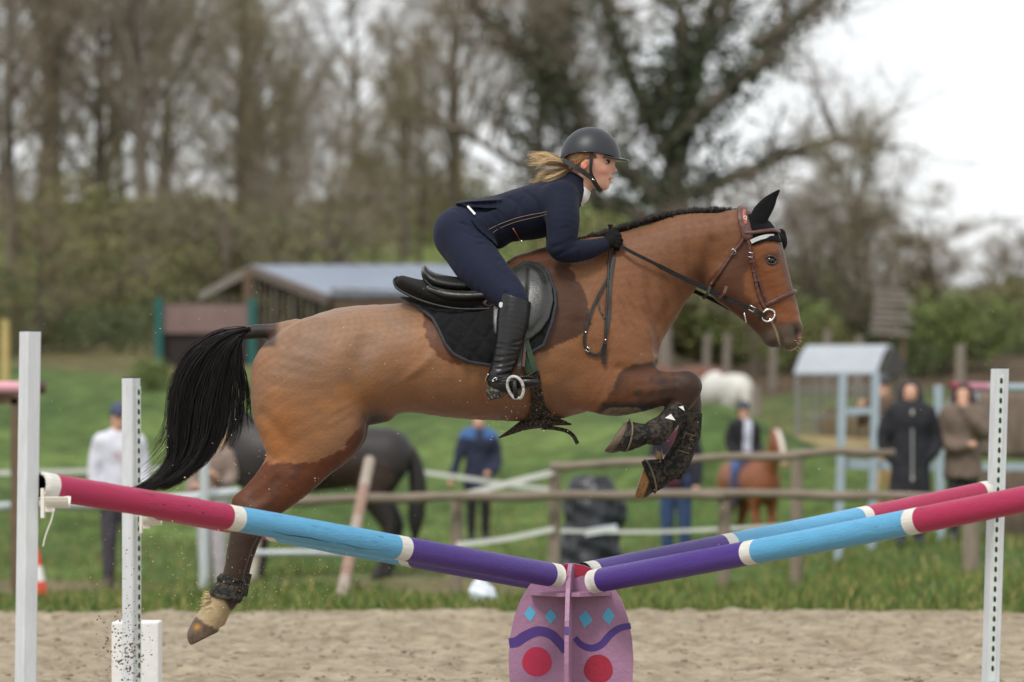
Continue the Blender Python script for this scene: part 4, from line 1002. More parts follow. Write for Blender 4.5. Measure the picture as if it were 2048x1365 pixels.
# ---- ear bonnet
bn = empty('ear_bonnet', root_at(1520, 490), 'black crocheted ear bonnet with a pale crystal band on the bay horse', 'ear bonnet')
M_knit = mat('black_knit', (.007, .007, .008), rough=.9, bump=.6, bscale=330, spec=.12, sheen=.04)
BON = [(1492, 432), (1512, 424), (1540, 445), (1552, 462), (1562, 486), (1548, 484), (1530, 484), (1502, 494), (1494, 470)]
o = H.shell((1480, 415, -60), (1575, 505, 60), 1.4, lambda u, v, w: 4 + .5 * np.sin(u * 1.3) * np.sin(v * 1.3), lambda u, v, w: poly_d(BON, u, v) + 0 * w)
V, Q = o.mesh(1); mesh_obj('crochet_cap', L2W(V), Q, M_knit, bn)
o = Sdf((1485, 372, -60), (1570, 470, 0), 1.2)
o.chain([(1512, 446, -24, 17, 13), (1521, 428, -26, 18, 11), (1533, 411, -28, 15, 8), (1546, 394, -30, 8, 5), (1556, 383, -31, 2.2, 2)], k=5)
o.dent([(1524, 426, -40), (1536, 408, -38), (1546, 396, -34)], 6, 3)
V, Q = o.mesh(1); mesh_obj('ear_sleeve', L2W(V), Q, M_knit, bn)
o = Sdf((1530, 440, 0), (1590, 515, 70), 1.2)
o.chain([(1540, 470, 22, 12, 10), (1556, 476, 36, 13, 9), (1563, 484, 46, 14, 8), (1563, 490, 50, 11, 7)], k=4); o.chain([(1564, 467, 44, 11, 8), (1565, 482, 46, 12, 8), (1562, 494, 48, 10, 8)], k=4)
V, Q = o.mesh(1); mesh_obj('ear_sleeve', L2W(V), Q, M_knit, bn)
q = on_path([(1499, 486), (1512, 480), (1530, 475), (1546, 474)], 5, 6)
strap('crystal_band', q, 8, 3, mat('crystal_band', (.72, .74, .74), rough=.25, noise=.5, nscale=250, bump=.6, bscale=400), bn, sub=1)

# ---- bridle
br = empty('bridle', root_at(1530, 640), 'brown leather bridle with a steel ring bit on the bay horse', 'bridle')
def head_strap(name, pts, wd, off=5.5, m=M_brown, pad=0):
    pp = catmull([(a, b) for a, b in pts], 6); lo = pp.min(0) - wd - 6; hi = pp.max(0) + wd + 6
    o = H.shell((lo[0], lo[1], -75), (hi[0], hi[1], 2), 1.2, lambda u, v, w: off - 1.5 * sm(line_d(pp, u, v, 1), wd * .25, wd * .5), lambda u, v, w: line_d(pp, u, v, 1) - wd / 2 + 0 * w)
    V, Q = o.mesh(1)
    if len(V): mesh_obj(name, L2W(V), Q, m, br)
head_strap('headpiece', [(1485, 415), (1484, 435), (1488, 455), (1492, 472)], 22, 7.5)
head_strap('headpiece_padding', [(1487, 424), (1486, 436), (1489, 448)], 8, 9.5, mat('tan_leather', lin(150, 82, 62), rough=.45))
head_strap('browband', [(1489, 468), (1505, 467), (1525, 464), (1545, 462), (1556, 464)], 7.5, 9.5)
head_strap('cheekpiece', [(1492, 470), (1496, 495), (1500, 520), (1506, 548), (1513, 580), (1521, 605), (1531, 622)], 8, 5.5)
head_strap('noseband_cheek', [(1497, 500), (1505, 530), (1516, 562), (1525, 590), (1533, 608)], 5.5, 6.5)
head_strap('noseband', [(1532, 610), (1552, 601), (1572, 591), (1590, 583)], 9, 6.5)
head_strap('throatlash', [(1490, 468), (1478, 490), (1464, 507), (1448, 530), (1432, 554), (1420, 570)], 6, 5.5)
tube_obj('throatlash_tail', [(np.array([(1423, 566, -42), (1417, 574, -36), (1414, 578, -20), (1414, 578, 10)], dtype=float), 3)], M_brown, br, sides=6)
def buckle(u, v, a, sx, sy, r=1.3, off=8, name='buckle', w=None):
    w = H.near_w(u, v) - off if w is None else w
    pts = [(u + c * sx * math.cos(a) - s_ * sy * math.sin(a), v + c * sx * math.sin(a) + s_ * sy * math.cos(a), w) for c, s_ in ((-1, -1), (1, -1), (1, 1), (-1, 1), (-1, -1), (1, -1))]
    tube_obj(name, [(np.array(pts), r)], M_steel, br, sides=6)
buckle(1464, 506, .9, 5, 4); buckle(1498, 512, .2, 5, 4.5)
for k in range(3):
    a = .2; strap('keeper', [(*on(1496 + 3.6 * k, 526 + 19 * k, 8)[:2], on(1500 + 3 * k, 526 + 19 * k, 8)[2]), (1508 + 3.6 * k, 524 + 19 * k, on(1504 + 3 * k, 526 + 19 * k, 8)[2])], 3.5, 2.5, M_brown, br, sub=1)
hw = H.near_w(1487, 440) - 10
for k, cy in enumerate((437, 443)):      # the two small linked rings of the emblem on the headpiece
    tube_obj('emblem_ring', [(np.array([(1488 + 3.2 * math.cos(a), cy + 2.6 * math.sin(a), hw) for a in np.linspace(0, 6.28, 12)]), .8)], mat('silver_print', (.75, .75, .75), rough=.4), br, sides=5)
bitw = H.near_w(1540, 628) - 6
tube_obj('bit_ring', [(np.array([(1534 + 12.5 * math.cos(a) * (1.06 if math.cos(a) > 0 else .95), 632 + 12 * math.sin(a) - 2 * math.cos(a), bitw) for a in np.linspace(0, 6.2832, 30)]), 2.1)], M_steel, br, sides=8)
tube_obj('bit_mouthpiece', [(np.array([(1536, 640, bitw), (1544, 643, bitw + 10), (1548, 646, 0), (1544, 643, -bitw - 10)], dtype=float), 3.5)], M_steel, br, sides=8)
HANDW = -64
rein = [(1238, 494, HANDW), (1262, 508, -74), (1300, 527, -74), (1350, 552, -62), (1400, 575, -52), (1450, 598, -48), (1490, 616, -46), (1522, 630, bitw + 1)]
strap('rein', rein, [6.5] * 12 + [9] * 19 + [7] * 5, 3, mat('black_rubber_rein', (.011, .011, .011), rough=.65, spec=.25, noise=.3, nscale=120, bump=.6, bscale=150, bstretch=(1, 1, 1)), br)
strap('rein', [(1232, 486, 40), (1300, 536, 62), (1372, 572, 56), (1440, 604, 52), (1495, 634, 48), (1522, 640, 44)], 8, 3, MATS['black_rubber_rein'], br)
strap('rein_end', [(1500, 620, -49), (1514, 627, -49), (1530, 634, bitw - 3)], 9, 4, M_leather, br)
buckle(1500, 619, .5, 6, 4.5, 1.5, w=-53)
for (a, b) in ((1412, 589), (1445, 588)):
    strap('rein_stop', [(a + 5, b - 14, -50), (a, b, -57), (a - 9, b + 10, -50)], 6, 4, M_brown if a > 1440 else M_leather, br, sub=3)
tube_obj('curb_hook', [(np.array([(1486, 626, -40), (1488, 636, -38), (1490, 646, -36), (1489, 640, -35)], dtype=float), 1.6)], M_steel, br, sides=6)
loop = [(1228, 507), (1217, 552), (1192, 600), (1178, 632), (1170, 658), (1166, 686), (1173, 705), (1190, 712), (1202, 702), (1208, 680), (1215, 634), (1218, 575), (1226, 516)]
strap('rein_buckle_end', on_path(loop, 5, 6), 5.5, 3, M_leather, br, sub=1)
strap('rein_strand', on_path([(1195, 596), (1196, 616), (1201, 630), (1207, 639)], 4, 5), 3.5, 2, M_leather, br, sub=1)
buckle(1173, 701, .6, 4.5, 3.5, 1.4, w=H.near_w(1173, 701) - 9)
for a, b in ((1169, 667), (1208, 682)): tube_obj('rivet', [(np.array([on(a, b, 6), on(a, b, 8), on(a, b, 9)]), 2)], M_steel, br, sides=6)

# ================================================================== the rider
M_navy = mat('navy_jacket_cloth', lin(19, 24, 43), rough=.8, noise=.22, nscale=14, bump=.12, bscale=500, sheen=.03, spec=.2)
M_breech = mat('navy_breeches_cloth', lin(25, 30, 51), rough=.8, noise=.18, nscale=14, bump=.1, bscale=600, sheen=.05, spec=.2)
M_riderboot = mat('black_riding_boot', (.007, .007, .0075), rough=.34, noise=.3, nscale=60, bump=.1, bscale=120, spec=.4)
M_glove = mat('black_glove', (.007, .006, .0065), rough=.8, spec=.18, noise=.3, nscale=90, bump=.3, bscale=260)
M_skin = mat('skin', rough=.48, attr=True, noise=.08, nscale=60, bump=.08, bscale=400, spec=.4)
M_skin.node_tree.nodes['Principled BSDF'].inputs['Subsurface Weight'].default_value = .12
M_skin.node_tree.nodes['Principled BSDF'].inputs['Subsurface Radius'].default_value = (.012, .004, .002)
rider = empty('person', root_at(1000, 800), 'woman in navy jacket and black helmet crouching forward over the leaping horse', 'person')
LEG = [(918, 470, -44, 50, 46), (960, 534, -84, 47, 44), (1005, 580, -118, 37, 36), (1027, 604, -138, 29, 30)]
SHIN = [(1026, 602, -140, 26, 27), (1022, 650, -152, 27, 27), (1010, 705, -160, 23, 23), (1001, 745, -166, 18, 19)]
ARM = [(1118, 404, -74, 33, 30), (1125, 452, -94, 30, 29), (1119, 496, -104, 25, 25), (1140, 505, -100, 22, 22), (1172, 503, -86, 18, 18), (1206, 492, -66, 13, 14)]
TORSO = [(930, 452, 0, 46, 78), (990, 440, 0, 43, 62), (1040, 430, 0, 48, 66), (1082, 420, 0, 50, 74), (1118, 402, 0, 38, 78), (1142, 382, 0, 26, 36)]
B = Sdf((850, 330, -190), (1260, 820, 190), 3.2)
thin = lambda L, d: [(a, b, c, *[max(x - d, 3) for x in r]) for a, b, c, *r in L]
B.chain(thin(TORSO, 15), k=6)
for L in (LEG, SHIN): B.chain(thin(L, 6), k=8, mirror=True)
B.chain(thin([(a, b + 3, c * .9, *r) for a, b, c, *r in ARM], 10), k=8, mirror=True)
B.chain([(1001, 745, -166, 12), (996, 765, -168, 12), (1030, 768, -176, 9), (1062, 766, -182, 7)], k=5, mirror=True)
B.chain([(1206, 492, -66, 8), (1222, 486, -56, 11)], k=4, mirror=True)
BV, BQ = B.mesh()
# head and neck, finer
F_ = Sdf((1110, 250, -56), (1246, 410, 56), .95)
F_.ell((1180, 314, 0), (52, 50, 41), k=0)
F_.chain([(1196, 322, 0, 30, 33), (1199, 343, 0, 24.5, 29), (1203, 360, 0, 17.5, 22), (1208, 369.5, 0, 11.5, 13)], k=7)
F_.chain([(1176, 344, -22, 15, 9), (1188, 364, -15, 11, 8), (1204, 370.5, -5, 9.5, 8)], k=6, mirror=True)
F_.ell((1204, 339, -22), (12, 8, 7.5), .25, k=8); F_.ell((1204, 339, 22), (12, 8, 7.5), .25, k=8)
F_.chain([(1219.5, 317.5, -3, 5), (1213, 317.5, -17, 5)], k=5, mirror=True)
F_.chain([(1221, 325, 0, 3.0, 3.6), (1226.8, 334, 0, 3.4, 3.8), (1230.3, 341.2, 0, 3.9, 4.4)], k=3)
F_.ell((1225.5, 344.8, -4.6), (4, 3, 3.2), k=2); F_.ell((1225.5, 344.8, 4.6), (4, 3, 3.2), k=2)
F_.chain([(1222.6, 354.8, 0, 3.8, 3.4), (1219.5, 356.4, -6, 2.6), (1215.5, 358.3, -11, 1.6)], k=2.2, mirror=True)
F_.chain([(1219.8, 363.8, 0, 3.6, 3.4), (1217, 362.8, -6, 2.6), (1214.5, 360.5, -10.5, 1.5)], k=2.2, mirror=True)
for m in (1, -1):
    F_.dent([(1225, 359.3, 0), (1220, 359.6, -5 * m), (1215, 359.6, -12 * m)], 1.5, 2.4)
    F_.dent([(1214, 326.5, -19 * m)], 5.5, 4.2)
    F_.dent([(1227.5, 347, -4.5 * m)], 1.4, 1.6)
    F_.dent([(1219, 346, -11 * m), (1213, 355, -17 * m)], 3, 1.0)
    F_.ell((1167.5, 331, -38 * m), (7.5, 11.5, 5.5), .18, k=3)
    F_.dent([(1166, 326, -44 * m), (1170, 334, -44 * m)], 2.6, 3.0); F_.dent([(1173, 331, -42 * m)], 2.4, 1.6)
F_.chain([(1174, 348, 0, 25, 27), (1160, 372, 0, 24, 26), (1144, 396, 0, 27, 34)], k=7)
FV, FQ = F_.mesh(1)
def face(V):
    u, v, w = V.T; a = np.abs(w)
    C = np.tile(lin(214, 168, 146), (len(V), 1))
    mx = lambda c, m: C.__setitem__(slice(None), C * (1 - m[:, None]) + np.array(c)[None] * m[:, None])
    g = lambda x, y, z, r: np.exp(-((u - x) ** 2 + (v - y) ** 2 + (a - z) ** 2) / r ** 2)
    mx(lin(204, 118, 104), g(1204, 344, 28, 15) * .42); mx(lin(206, 120, 104), g(1230, 342, 0, 7) * .5)
    mx(lin(206, 116, 96), g(1167, 331, 42, 13) * .7)
    mx(lin(178, 92, 88), np.exp(-(line_d([(1226, 355.6), (1220, 356.6), (1214.5, 359)], u, v, 2) / 2.0) ** 2) * (a < 14) * .6)
    mx(lin(182, 96, 92), np.exp(-(line_d([(1223, 364), (1218, 363.2), (1214.5, 360.6)], u, v, 2) / 2.2) ** 2) * (a < 13) * .6)
    mx(lin(60, 26, 24), np.exp(-(line_d([(1225, 359.7), (1219, 359.8), (1215, 359.6)], u, v, 2) / 1.1) ** 2) * (a < 12))
    mx(lin(104, 74, 52), np.exp(-(line_d([(1222, 317.5), (1214, 315.6), (1206, 318)], u, v, 2) / 1.7) ** 2) * .8)
    mx(lin(150, 104, 88), np.exp(-((u - 1214) / 7) ** 2 - ((v - 327) / 4.5) ** 2) * .55)
    mx(lin(70, 40, 34), g(1228, 347.2, 4.5, 1.8))
    mx(lin(150, 118, 78), sm(-v, -330, -318) * sm(-u, -1186, -1178) * (a < 46) * (np.hypot(u - 1167.5, v - 331) > 11))
    return np.clip(C, 0, 1)
allV = np.vstack([L2W(BV), L2W(FV)]); allC = np.vstack([np.tile(lin(206, 158, 136), (len(BV), 1)), face(FV)])
mesh_obj('body', allV, np.vstack([BQ, FQ + len(BV)]), M_skin, rider, col=allC)
# eyes
for m in (-1, 1):
    wz = F_.near_w(1214, 326.5, far=m > 0)
    o = Sdf((1200, 315, wz - 12), (1226, 338, wz + 12), .6); o.ell((1214, 326.6, wz - 1.6 * m), (5.6, 3.2, 4), .05, k=0)
    V, Q = o.mesh(); u, v = V[:, 0], V[:, 1]
    r = np.hypot(u - 1216.3, v - 326.2); C = np.where((r < 2.9)[:, None], np.array(lin(58, 52, 44)), np.array(lin(208, 196, 190))); C = np.where((r < 1.3)[:, None], .005, C)
    mesh_obj('eye', L2W(V), Q, mat('eye_surface', rough=.1, attr=True), rider, col=C)
    for nm, pts, rr in (('upper_lashes', [(1208, 327), (1211, 323.8), (1215.5, 323), (1220, 325)], 1.1), ('lower_lashes', [(1208.5, 328), (1213, 330), (1219, 328.8)], .6)):
        tube_obj(nm, [(catmull([(a, b, wz + m * (2.4 - .05 * (a - 1214) ** 2)) for a, b in pts], 4), rr)], mat('lashes', (.012, .008, .007), rough=.6), rider, sides=5)
# breeches
K = Sdf((850, 380, -185), (1075, 650, 185), 2.0)
K.chain([(926, 462, 0, 50, 82), (985, 452, 0, 44, 66)], k=6)
K.ell((916, 470, -40), (44, 50, 46), k=14); K.ell((916, 470, 40), (44, 50, 46), k=14)
K.chain(LEG + [(1028, 622, -142, 26, 27)], k=14, mirror=True)
for m in (1, -1):
    for pts, r, a in (([(925, 452, -86), (955, 462, -92), (985, 470, -84)], 4.5, 2.0), ([(920, 466, -90), (950, 480, -100), (975, 482, -96)], 4, 1.6), ([(940, 500, -104), (975, 492, -108), (1000, 496, -100)], 5, 1.6),
                      ([(905, 420, -60), (930, 436, -84), (948, 470, -96)], 5, 1.2), ([(1000, 545, -140), (1030, 570, -150)], 5, 1.4), ([(1012, 590, -160), (1040, 600, -160)], 4, 1.5), ([(985, 545, -128), (1005, 520, -120)], 5, 1.2)):
        K.dent([(x, y, z * m) for x, y, z in pts], r * .85, a * 1.7)
    K.dent([(890, 500, -82 * m), (940, 545, -118 * m), (985, 590, -140 * m)], 2, .8)
KV, KQ = K.mesh(1); mesh_obj('breeches', L2W(KV), KQ, M_breech, rider)
wv = -86
strap('breeches_reflective_strip', [(936, 416, -70), (943, 424, -77), (951, 433, -84)], 4, 3, mat('pale_strip', (.7, .7, .7), rough=.4), rider, sub=3)
# jacket
J = Sdf((900, 336, -150), (1225, 548, 150), 1.9)
J.chain(TORSO, k=5); J.chain([(926, 462, 0, 50, 82), (985, 452, 0, 44, 66)], k=6); J.chain(LEG[:3], k=14, mirror=True)
_, u, v, w = J.full()
CUTJ = [(908, 404), (935, 418), (992, 421), (972, 429), (943, 444), (956, 462), (984, 486), (1012, 512), (1046, 536), (1062, 520), (1050, 492), (1090, 486), (1200, 470), (1200, 330), (900, 330)]
J.f = np.maximum(J.f - 4.5, poly_d(CUTJ, u, v) + 0 * w).astype(np.float32)
J.chain([(1118, 404, -60, 38, 34), (1124, 444, -92, 34, 32), (1123, 480, -103, 30, 29), (1121, 499, -105, 27, 27), (1142, 506, -101, 24, 24), (1174, 503, -87, 19.5, 20), (1204, 493, -68, 15, 16)], k=9, mirror=True)
J.chain([(1152, 362, 0, 26, 32), (1143, 380, 0, 30, 40)], k=5, cut=(1156, 352, .5, -.87))        # collar
J.chain([(1000, 404, 0, 7, 58), (960, 406, 0, 5, 62), (930, 408, 0, 4, 60), (914, 410, 0, 2.5, 52)], k=5)   # tail
F3 = like(J); F3.chain([(1176, 346, 0, 23, 26), (1160, 372, 0, 23, 26)], k=2)
J.f = np.maximum(J.f, -F3.f); del F3
for m in (1, -1):
    for pts, r, a in (([(1095, 395, -78), (1097, 430, -84), (1094, 480, -88)], 4.5, 3.4),               # armhole
                      ([(1020, 400, -50), (1040, 420, -74), (1050, 450, -78)], 6, 1.6), ([(1050, 385, -52), (1070, 405, -78), (1080, 430, -84)], 5, 1.8),
                      ([(985, 415, -50), (1005, 440, -72), (1010, 465, -70)], 5, 1.8), ([(980, 428, -66), (1000, 450, -72), (1030, 490, -60)], 4, 1.6), ([(1045, 400, -64), (1030, 440, -76)], 5, 1.4),
                      ([(1148, 496, -112), (1154, 512, -118), (1150, 524, -112)], 3.2, 1.6), ([(1166, 490, -100), (1170, 506, -106), (1166, 520, -100)], 3, 1.5), ([(1182, 488, -92), (1186, 500, -96), (1183, 512, -92)], 3, 1.3),
                      ([(1105, 500, -124), (1125, 494, -136), (1145, 484, -126)], 4, 1.8), ([(1110, 516, -120), (1130, 508, -132), (1150, 498, -122)], 3.5, 1.5), ([(1108, 470, -122), (1130, 462, -128)], 4, 1.0),
                      ([(960, 440, -86), (985, 465, -84), (1020, 500, -80)], 4, -1.2)):
        J.dent([(x, y, z * m) for x, y, z in pts], r * .9, a * 1.6)
JV, JQ = J.mesh(1); mesh_obj('jacket', L2W(JV), JQ, M_navy, rider)
def jp(pts, off=1.0):
    q = catmull([(a, b, 0) for a, b in pts], 6); q[:, 2] = [J.near_w(a, b) - off for a, b, _ in q]
    w_ = q[:, 2]
    for _ in range(2): w_ = np.concatenate([w_[:1], (w_[:-2] + 2 * w_[1:-1] + w_[2:]) / 4, w_[-1:]])
    q[:, 2] = w_; return q
M_pipe = mat('beige_piping', lin(128, 110, 98), rough=.7)
tube_obj('jacket_piping', [(jp([(978, 463), (1000, 452), (1030, 441), (1060, 434), (1092, 429)]), .6)], M_pipe, rider, sides=5)
tube_obj('jacket_piping', [(jp([(985, 470), (1000, 460), (1030, 448), (1060, 441), (1092, 434)]), .5)], M_pipe, rider, sides=5)
tube_obj('pocket_zip', [(jp([(1026, 460), (1033, 470), (1040, 482)]), 1.3)], mat('orange_zip', lin(214, 130, 84), rough=.4), rider, sides=5)
tube_obj('zip_pull', [(np.array([(1042, 484, -72), (1043.5, 487, -72), (1045, 490, -72)]), 1.5)], M_steel, rider, sides=6)
tube_obj('jacket_button', [(np.array([(1161, 411, -14), (1163, 412, -15), (1164, 412, -16)]), 2)], M_steel, rider, sides=6)
o = Sdf((1140, 360, -40), (1185, 410, 40), 1.2); o.chain([(1166, 366, 0, 22, 26), (1156, 386, 0, 25, 29)], k=3, cut=(1166, 374, .6, -.8))
V, Q = o.mesh(1); mesh_obj('shirt_collar', L2W(V), Q, mat('white_shirt', (.75, .75, .76), rough=.8), rider)
# riding boots
for m in (1, -1):
    o = Sdf((960, 570, -205 if m > 0 else 100), (1095, 815, -100 if m > 0 else 205), 1.6)
    o.chain([(1030, 606, -144 * m, 31, 31), (1026, 640, -150 * m, 32, 31), (1020, 680, -157 * m, 28, 28), (1010, 720, -163 * m, 24, 24), (1000, 752, -168 * m, 22, 22)], k=5, cut=(1030, 598, .32, -.95))
    o.chain([(994, 760, -169 * m, 19, 19), (998, 772, -170 * m, 20, 18)], k=8)
    o.chain([(1000, 770, -171 * m, 18, 18), (1026, 770, -176 * m, 15, 18), (1054, 766, -182 * m, 12, 17), (1071, 766, -185 * m, 9, 13)], k=8)
    for i in range(9):
        y = 690 + i * 8.5; c = 1018 - (y - 680) * .2
        o.dent([(c - 26, y + 5 * math.sin(i * 2.1), -172 * m), (c, y + 3 * math.cos(i * 1.7), -190 * m), (c + 26, y - 6 + 5 * math.sin(i), -172 * m)], 2.6, 1.6 + .7 * (i % 2))
    V, Q = o.mesh(1); bt = mesh_obj('riding_boot', L2W(V), Q, M_riderboot, rider)
    h_ = Sdf((960, 760, -205 if m > 0 else 140), (1030, 815, -140 if m > 0 else 205), 1.4); h_.chain([(988, 782, -170 * m, 15, 16), (992, 794, -171 * m, 15, 16)], k=3, cut=(991, 799, .25, 1)); h_.chain([(996, 782, -171 * m, 13, 15), (1010, 781, -173 * m, 9, 15)], k=6)
    V, Q = h_.mesh(1); mesh_obj('boot_heel', L2W(V), Q, muddy('muddy_sole', (.03, .03, .03), lin(112, 104, 88), .55, 90), bt)
o_ = -185
MBs = MB(); MBs.prism([L2W(np.array([[a, b, -185]]))[0] for a, b in ((999, 611), (1002, 609), (1006, 611), (1005, 618), (1001.5, 621), (998.5, 617))], (0, -.004, 0)); MBs.build('boot_badge', mat('silver_badge', (.7, .7, .68), rough=.3, metal=.6), rider)
tube_obj('spur_strap', [(catmull([(977, 760, -182), (990, 764, -192), (1010, 758, -198), (1030, 757, -196), (1050, 755, -196), (1066, 757, -194)], 5), 2.2)], M_riderboot, rider, sides=6)
tube_obj('spur', [(catmull([(972, 764, -170), (974, 756, -176), (978, 750, -184)], 4), 1.8)], M_steel, rider, sides=6)
tube_obj('spur_buckle', [(catmull([(985, 763, -192), (990, 758, -193), (995, 758, -193), (991, 764, -193), (985, 763, -192)], 4), 1.1)], M_steel, rider, sides=6)
# gloves: palm, four curled fingers and a thumb round the rein
for m in (1, -1):
    c = (1222, 484, -58 * m)
    o = Sdf((1195, 455, min(-92 * m, -25 * m)), (1250, 518, max(-92 * m, -25 * m)), 1.1)
    o.chain([(1200, 494, -69 * m, 14, 15), (1210, 490, -66 * m, 13, 13), (1222, 484, -62 * m, 14, 11), (1229, 481, -60 * m, 11, 9)], k=4)
    for i, (dx, dy, L) in enumerate(((0, -8, 1.0), (2.2, -1, 1.08), (1.5, 6, 1.0), (-2, 12.5, .82))):
        x, y = 1230 + dx, 480 + dy
        o.chain([(x - 6, y + 1, -62 * m, 5.2), (x + 3 * L, y + 2, -66 * m, 5.0), (x + 7.5 * L, y + 5, -62 * m, 4.6), (x + 6.5 * L, y + 8, -54 * m, 4.2), (x + 1, y + 8, -49 * m, 3.8)], k=1.3)
    o.chain([(1212, 476, -60 * m, 6), (1222, 469, -60 * m, 5.4), (1231, 469, -57 * m, 4.8), (1238, 474, -54 * m, 4.2)], k=1.8)
    V, Q = o.mesh(1); mesh_obj('glove', L2W(V), Q, M_glove, rider)
# helmet
o = Sdf((1112, 244, -58), (1268, 345, 58), 1.1)
o.ell((1181, 316, 0), (60, 61.5, 49), -.05, k=0)
_, u, v, w = o.full()
edge = np.interp(u[:, 0, 0], [1112, 1122, 1136, 1160, 1187, 1215, 1240, 1268], [324, 321, 311, 307, 307.5, 312, 319, 325])[:, None, None]
o.f = np.maximum(o.f, v - edge - 0 * w).astype(np.float32)
inner = like(o); inner.ell((1181, 316, 0), (55, 56.5, 44), -.05, k=0)
o.f = np.maximum(o.f, -inner.f); del inner
V, Q = o.mesh(1); hm = mesh_obj('helmet', L2W(V), Q, mat('matte_black_helmet', lin(34, 37, 42), rough=.42, noise=.12, nscale=300, bump=.06, bscale=700, spec=.45), rider)
o = Sdf((1190, 296, -60), (1268, 340, 60), 1.1)
_, u, v, w = o.full()
R = np.sqrt(((u - 1181) / 77) ** 2 + (w / 52) ** 2); surf = 308 + (u - 1200) * .31 + .0028 * w ** 2 - 6 * ((u - 1181) / 77) ** 2 * .6
o.f = np.maximum(np.maximum(np.abs(v - surf) - 2.0, (R - 1) * 40), 1206 - u).astype(np.float32) + 0 * w
o.f = np.maximum(o.f, -(np.sqrt(((u - 1181) / 56) ** 2 + (w / 44) ** 2) - 1) * 40 + 0 * v)
V, Q = o.mesh(1); mesh_obj('peak', L2W(V), Q, mat('glossy_black_trim', (.012, .012, .013), rough=.18, spec=.5), hm)
rim = [(u_, float(np.interp(u_, [1112, 1122, 1136, 1160, 1187, 1215, 1240], [324, 321, 311, 307, 307.5, 312, 319])), s_ * 48.5 * math.sqrt(max(0, 1 - ((u_ - 1181) / 60.5) ** 2))) for s_ in (-1,) for u_ in np.linspace(1122, 1236, 30)]
tube_obj('helmet_rim', [(np.array(rim), 1.5)], MATS['glossy_black_trim'], hm, sides=6)
tube_obj('front_vent', [(np.array([(1229, 290, -8), (1234, 295, -9), (1236, 300, -9)]), 1.6)], MATS['lashes'], hm, sides=5)
def hstrap(pts, wd):
    q = catmull(pts, 6); strap('harness_strap', q, wd, 3, mat('black_harness', (.012, .012, .012), rough=.6, bump=.2, bscale=400), hm, sub=1)
hstrap([(1183, 308, -44), (1181.5, 326, -43), (1180.5, 344, -39), (1184, 358, -32)], 6.5)
hstrap([(1124, 319, -20), (1132, 326, -32), (1146, 335, -42), (1162, 345, -42), (1176, 354, -36), (1185, 360, -32)], 9)
hstrap([(1183, 356, -33), (1190, 369, -27), (1197, 379, -18), (1202, 383, -8), (1203, 384, 6)], 9)
tube_obj('chin_buckle', [(np.array([(1183, 361, -34), (1187, 362, -33), (1188, 364, -32)], dtype=float), 1.4)], M_steel, hm, sides=6)
# hair
hs, hc = [], []
g = np.random.default_rng(9)
for cidx in range(26):      # locks blown back, each waving its own way
    s_ = cidx / 25 + .03 * g.normal(); top = s_ < .5; z0 = g.normal() * 11
    a = np.array([1150 + 4 * g.normal(), 330 + 15 * s_, z0 * .6 - 6])
    L = (94 if top else 82) * (.7 + .36 * g.random()); dy = (-19 + 22 * s_ * 2) if top else (16 + 22 * (s_ - .5) * 2)
    dy += 5 * g.normal(); ph, am = g.random() * 6.28, 2.5 + 3 * g.random(); t = np.linspace(0, 1, 13)
    core = np.stack([a[0] - L * t, a[1] + dy * t ** 1.2 - (7 if top else 2) * np.sin(math.pi * t) + am * np.sin(ph + 7 * t) * t, a[2] + z0 * 1.2 * t + 4 * np.sin(ph * 2 + 6 * t) * t], 1)
    br_ = .65 + .5 * g.random()
    for k_ in range(26):
        off = g.normal(size=3) * np.array([1.5, 2.0, 2.6]); le = .6 + .4 * g.random() ** .5; n_ = 13
        tt = t * le; q = np.stack([np.interp(tt, t, core[:, j]) for j in range(3)], 1) + off * (.5 + .9 * tt[:, None]) + np.cumsum(g.normal(size=(n_, 3)) * .35, 0)
        hs.append((q, np.linspace(.9, .22, n_)))
        c0 = np.array(lin(92, 70, 52)); c1 = np.array(lin(206, 178, 136)) * br_ * (.8 + .35 * g.random()); t3 = np.clip(np.linspace(-.15, 1.4, n_ + 2), 0, 1)[:, None]
        hc.append(np.repeat(c0 * (1 - t3) + c1 * t3, 3, 0))
for i in range(160):    # hair under the helmet, swept back over the ear
    y = 311 + 9 * g.random(); q = catmull([(1184 + 4 * g.normal(), y, -40), (1170, y - 2 + g.normal(), -43), (1155, y + 8 + 4 * g.random(), -40), (1142, 334 + 4 * g.normal(), -26)], 4)
    hs.append((q, np.full(len(q), .9))); hc.append(np.repeat(np.tile(np.array(lin(150, 112, 74)) * (.5 + .7 * g.random()), (len(q) + 2, 1)), 3, 0))
tube_obj('hair', hs, mat('blonde_hair', rough=.42, attr=True, spec=.4), rider, sides=3, col=np.vstack(hc))
# riding crop held in the hand
cr = empty('riding_crop', root_at(1210, 729, -60), 'thin black riding crop held upright in the gloved hand', 'riding crop')
wc = [(1219.5, 455, -55), (1219, 475, -56), (1217.5, 500, -62)] + [(a, b, H.near_w(a, b) - 6) for a, b in ((1216, 530), (1214, 570), (1211, 620), (1208, 670), (1206, 705))]
tube_obj('shaft', [(catmull(wc, 4), 2.3)], M_leather, cr, sides=7)
o = Sdf((1210, 445, -66), (1230, 464, -44), .9); o.chain([(1219.5, 454, -55, 4.6), (1219.5, 460, -55, 3)], k=1); o.ell((1219.5, 453, -55), (5.6, 2.6, 5.6), k=1.5)
V, Q = o.mesh(); mesh_obj('knob', L2W(V), Q, M_leather, cr)
strap('flapper', [(1207, 690, H.near_w(1207, 690) - 8), (1205.5, 712, H.near_w(1205, 712) - 8), (1204.5, 730, H.near_w(1204, 728) - 8)], 7.5, 3, M_leather, cr, sub=2)

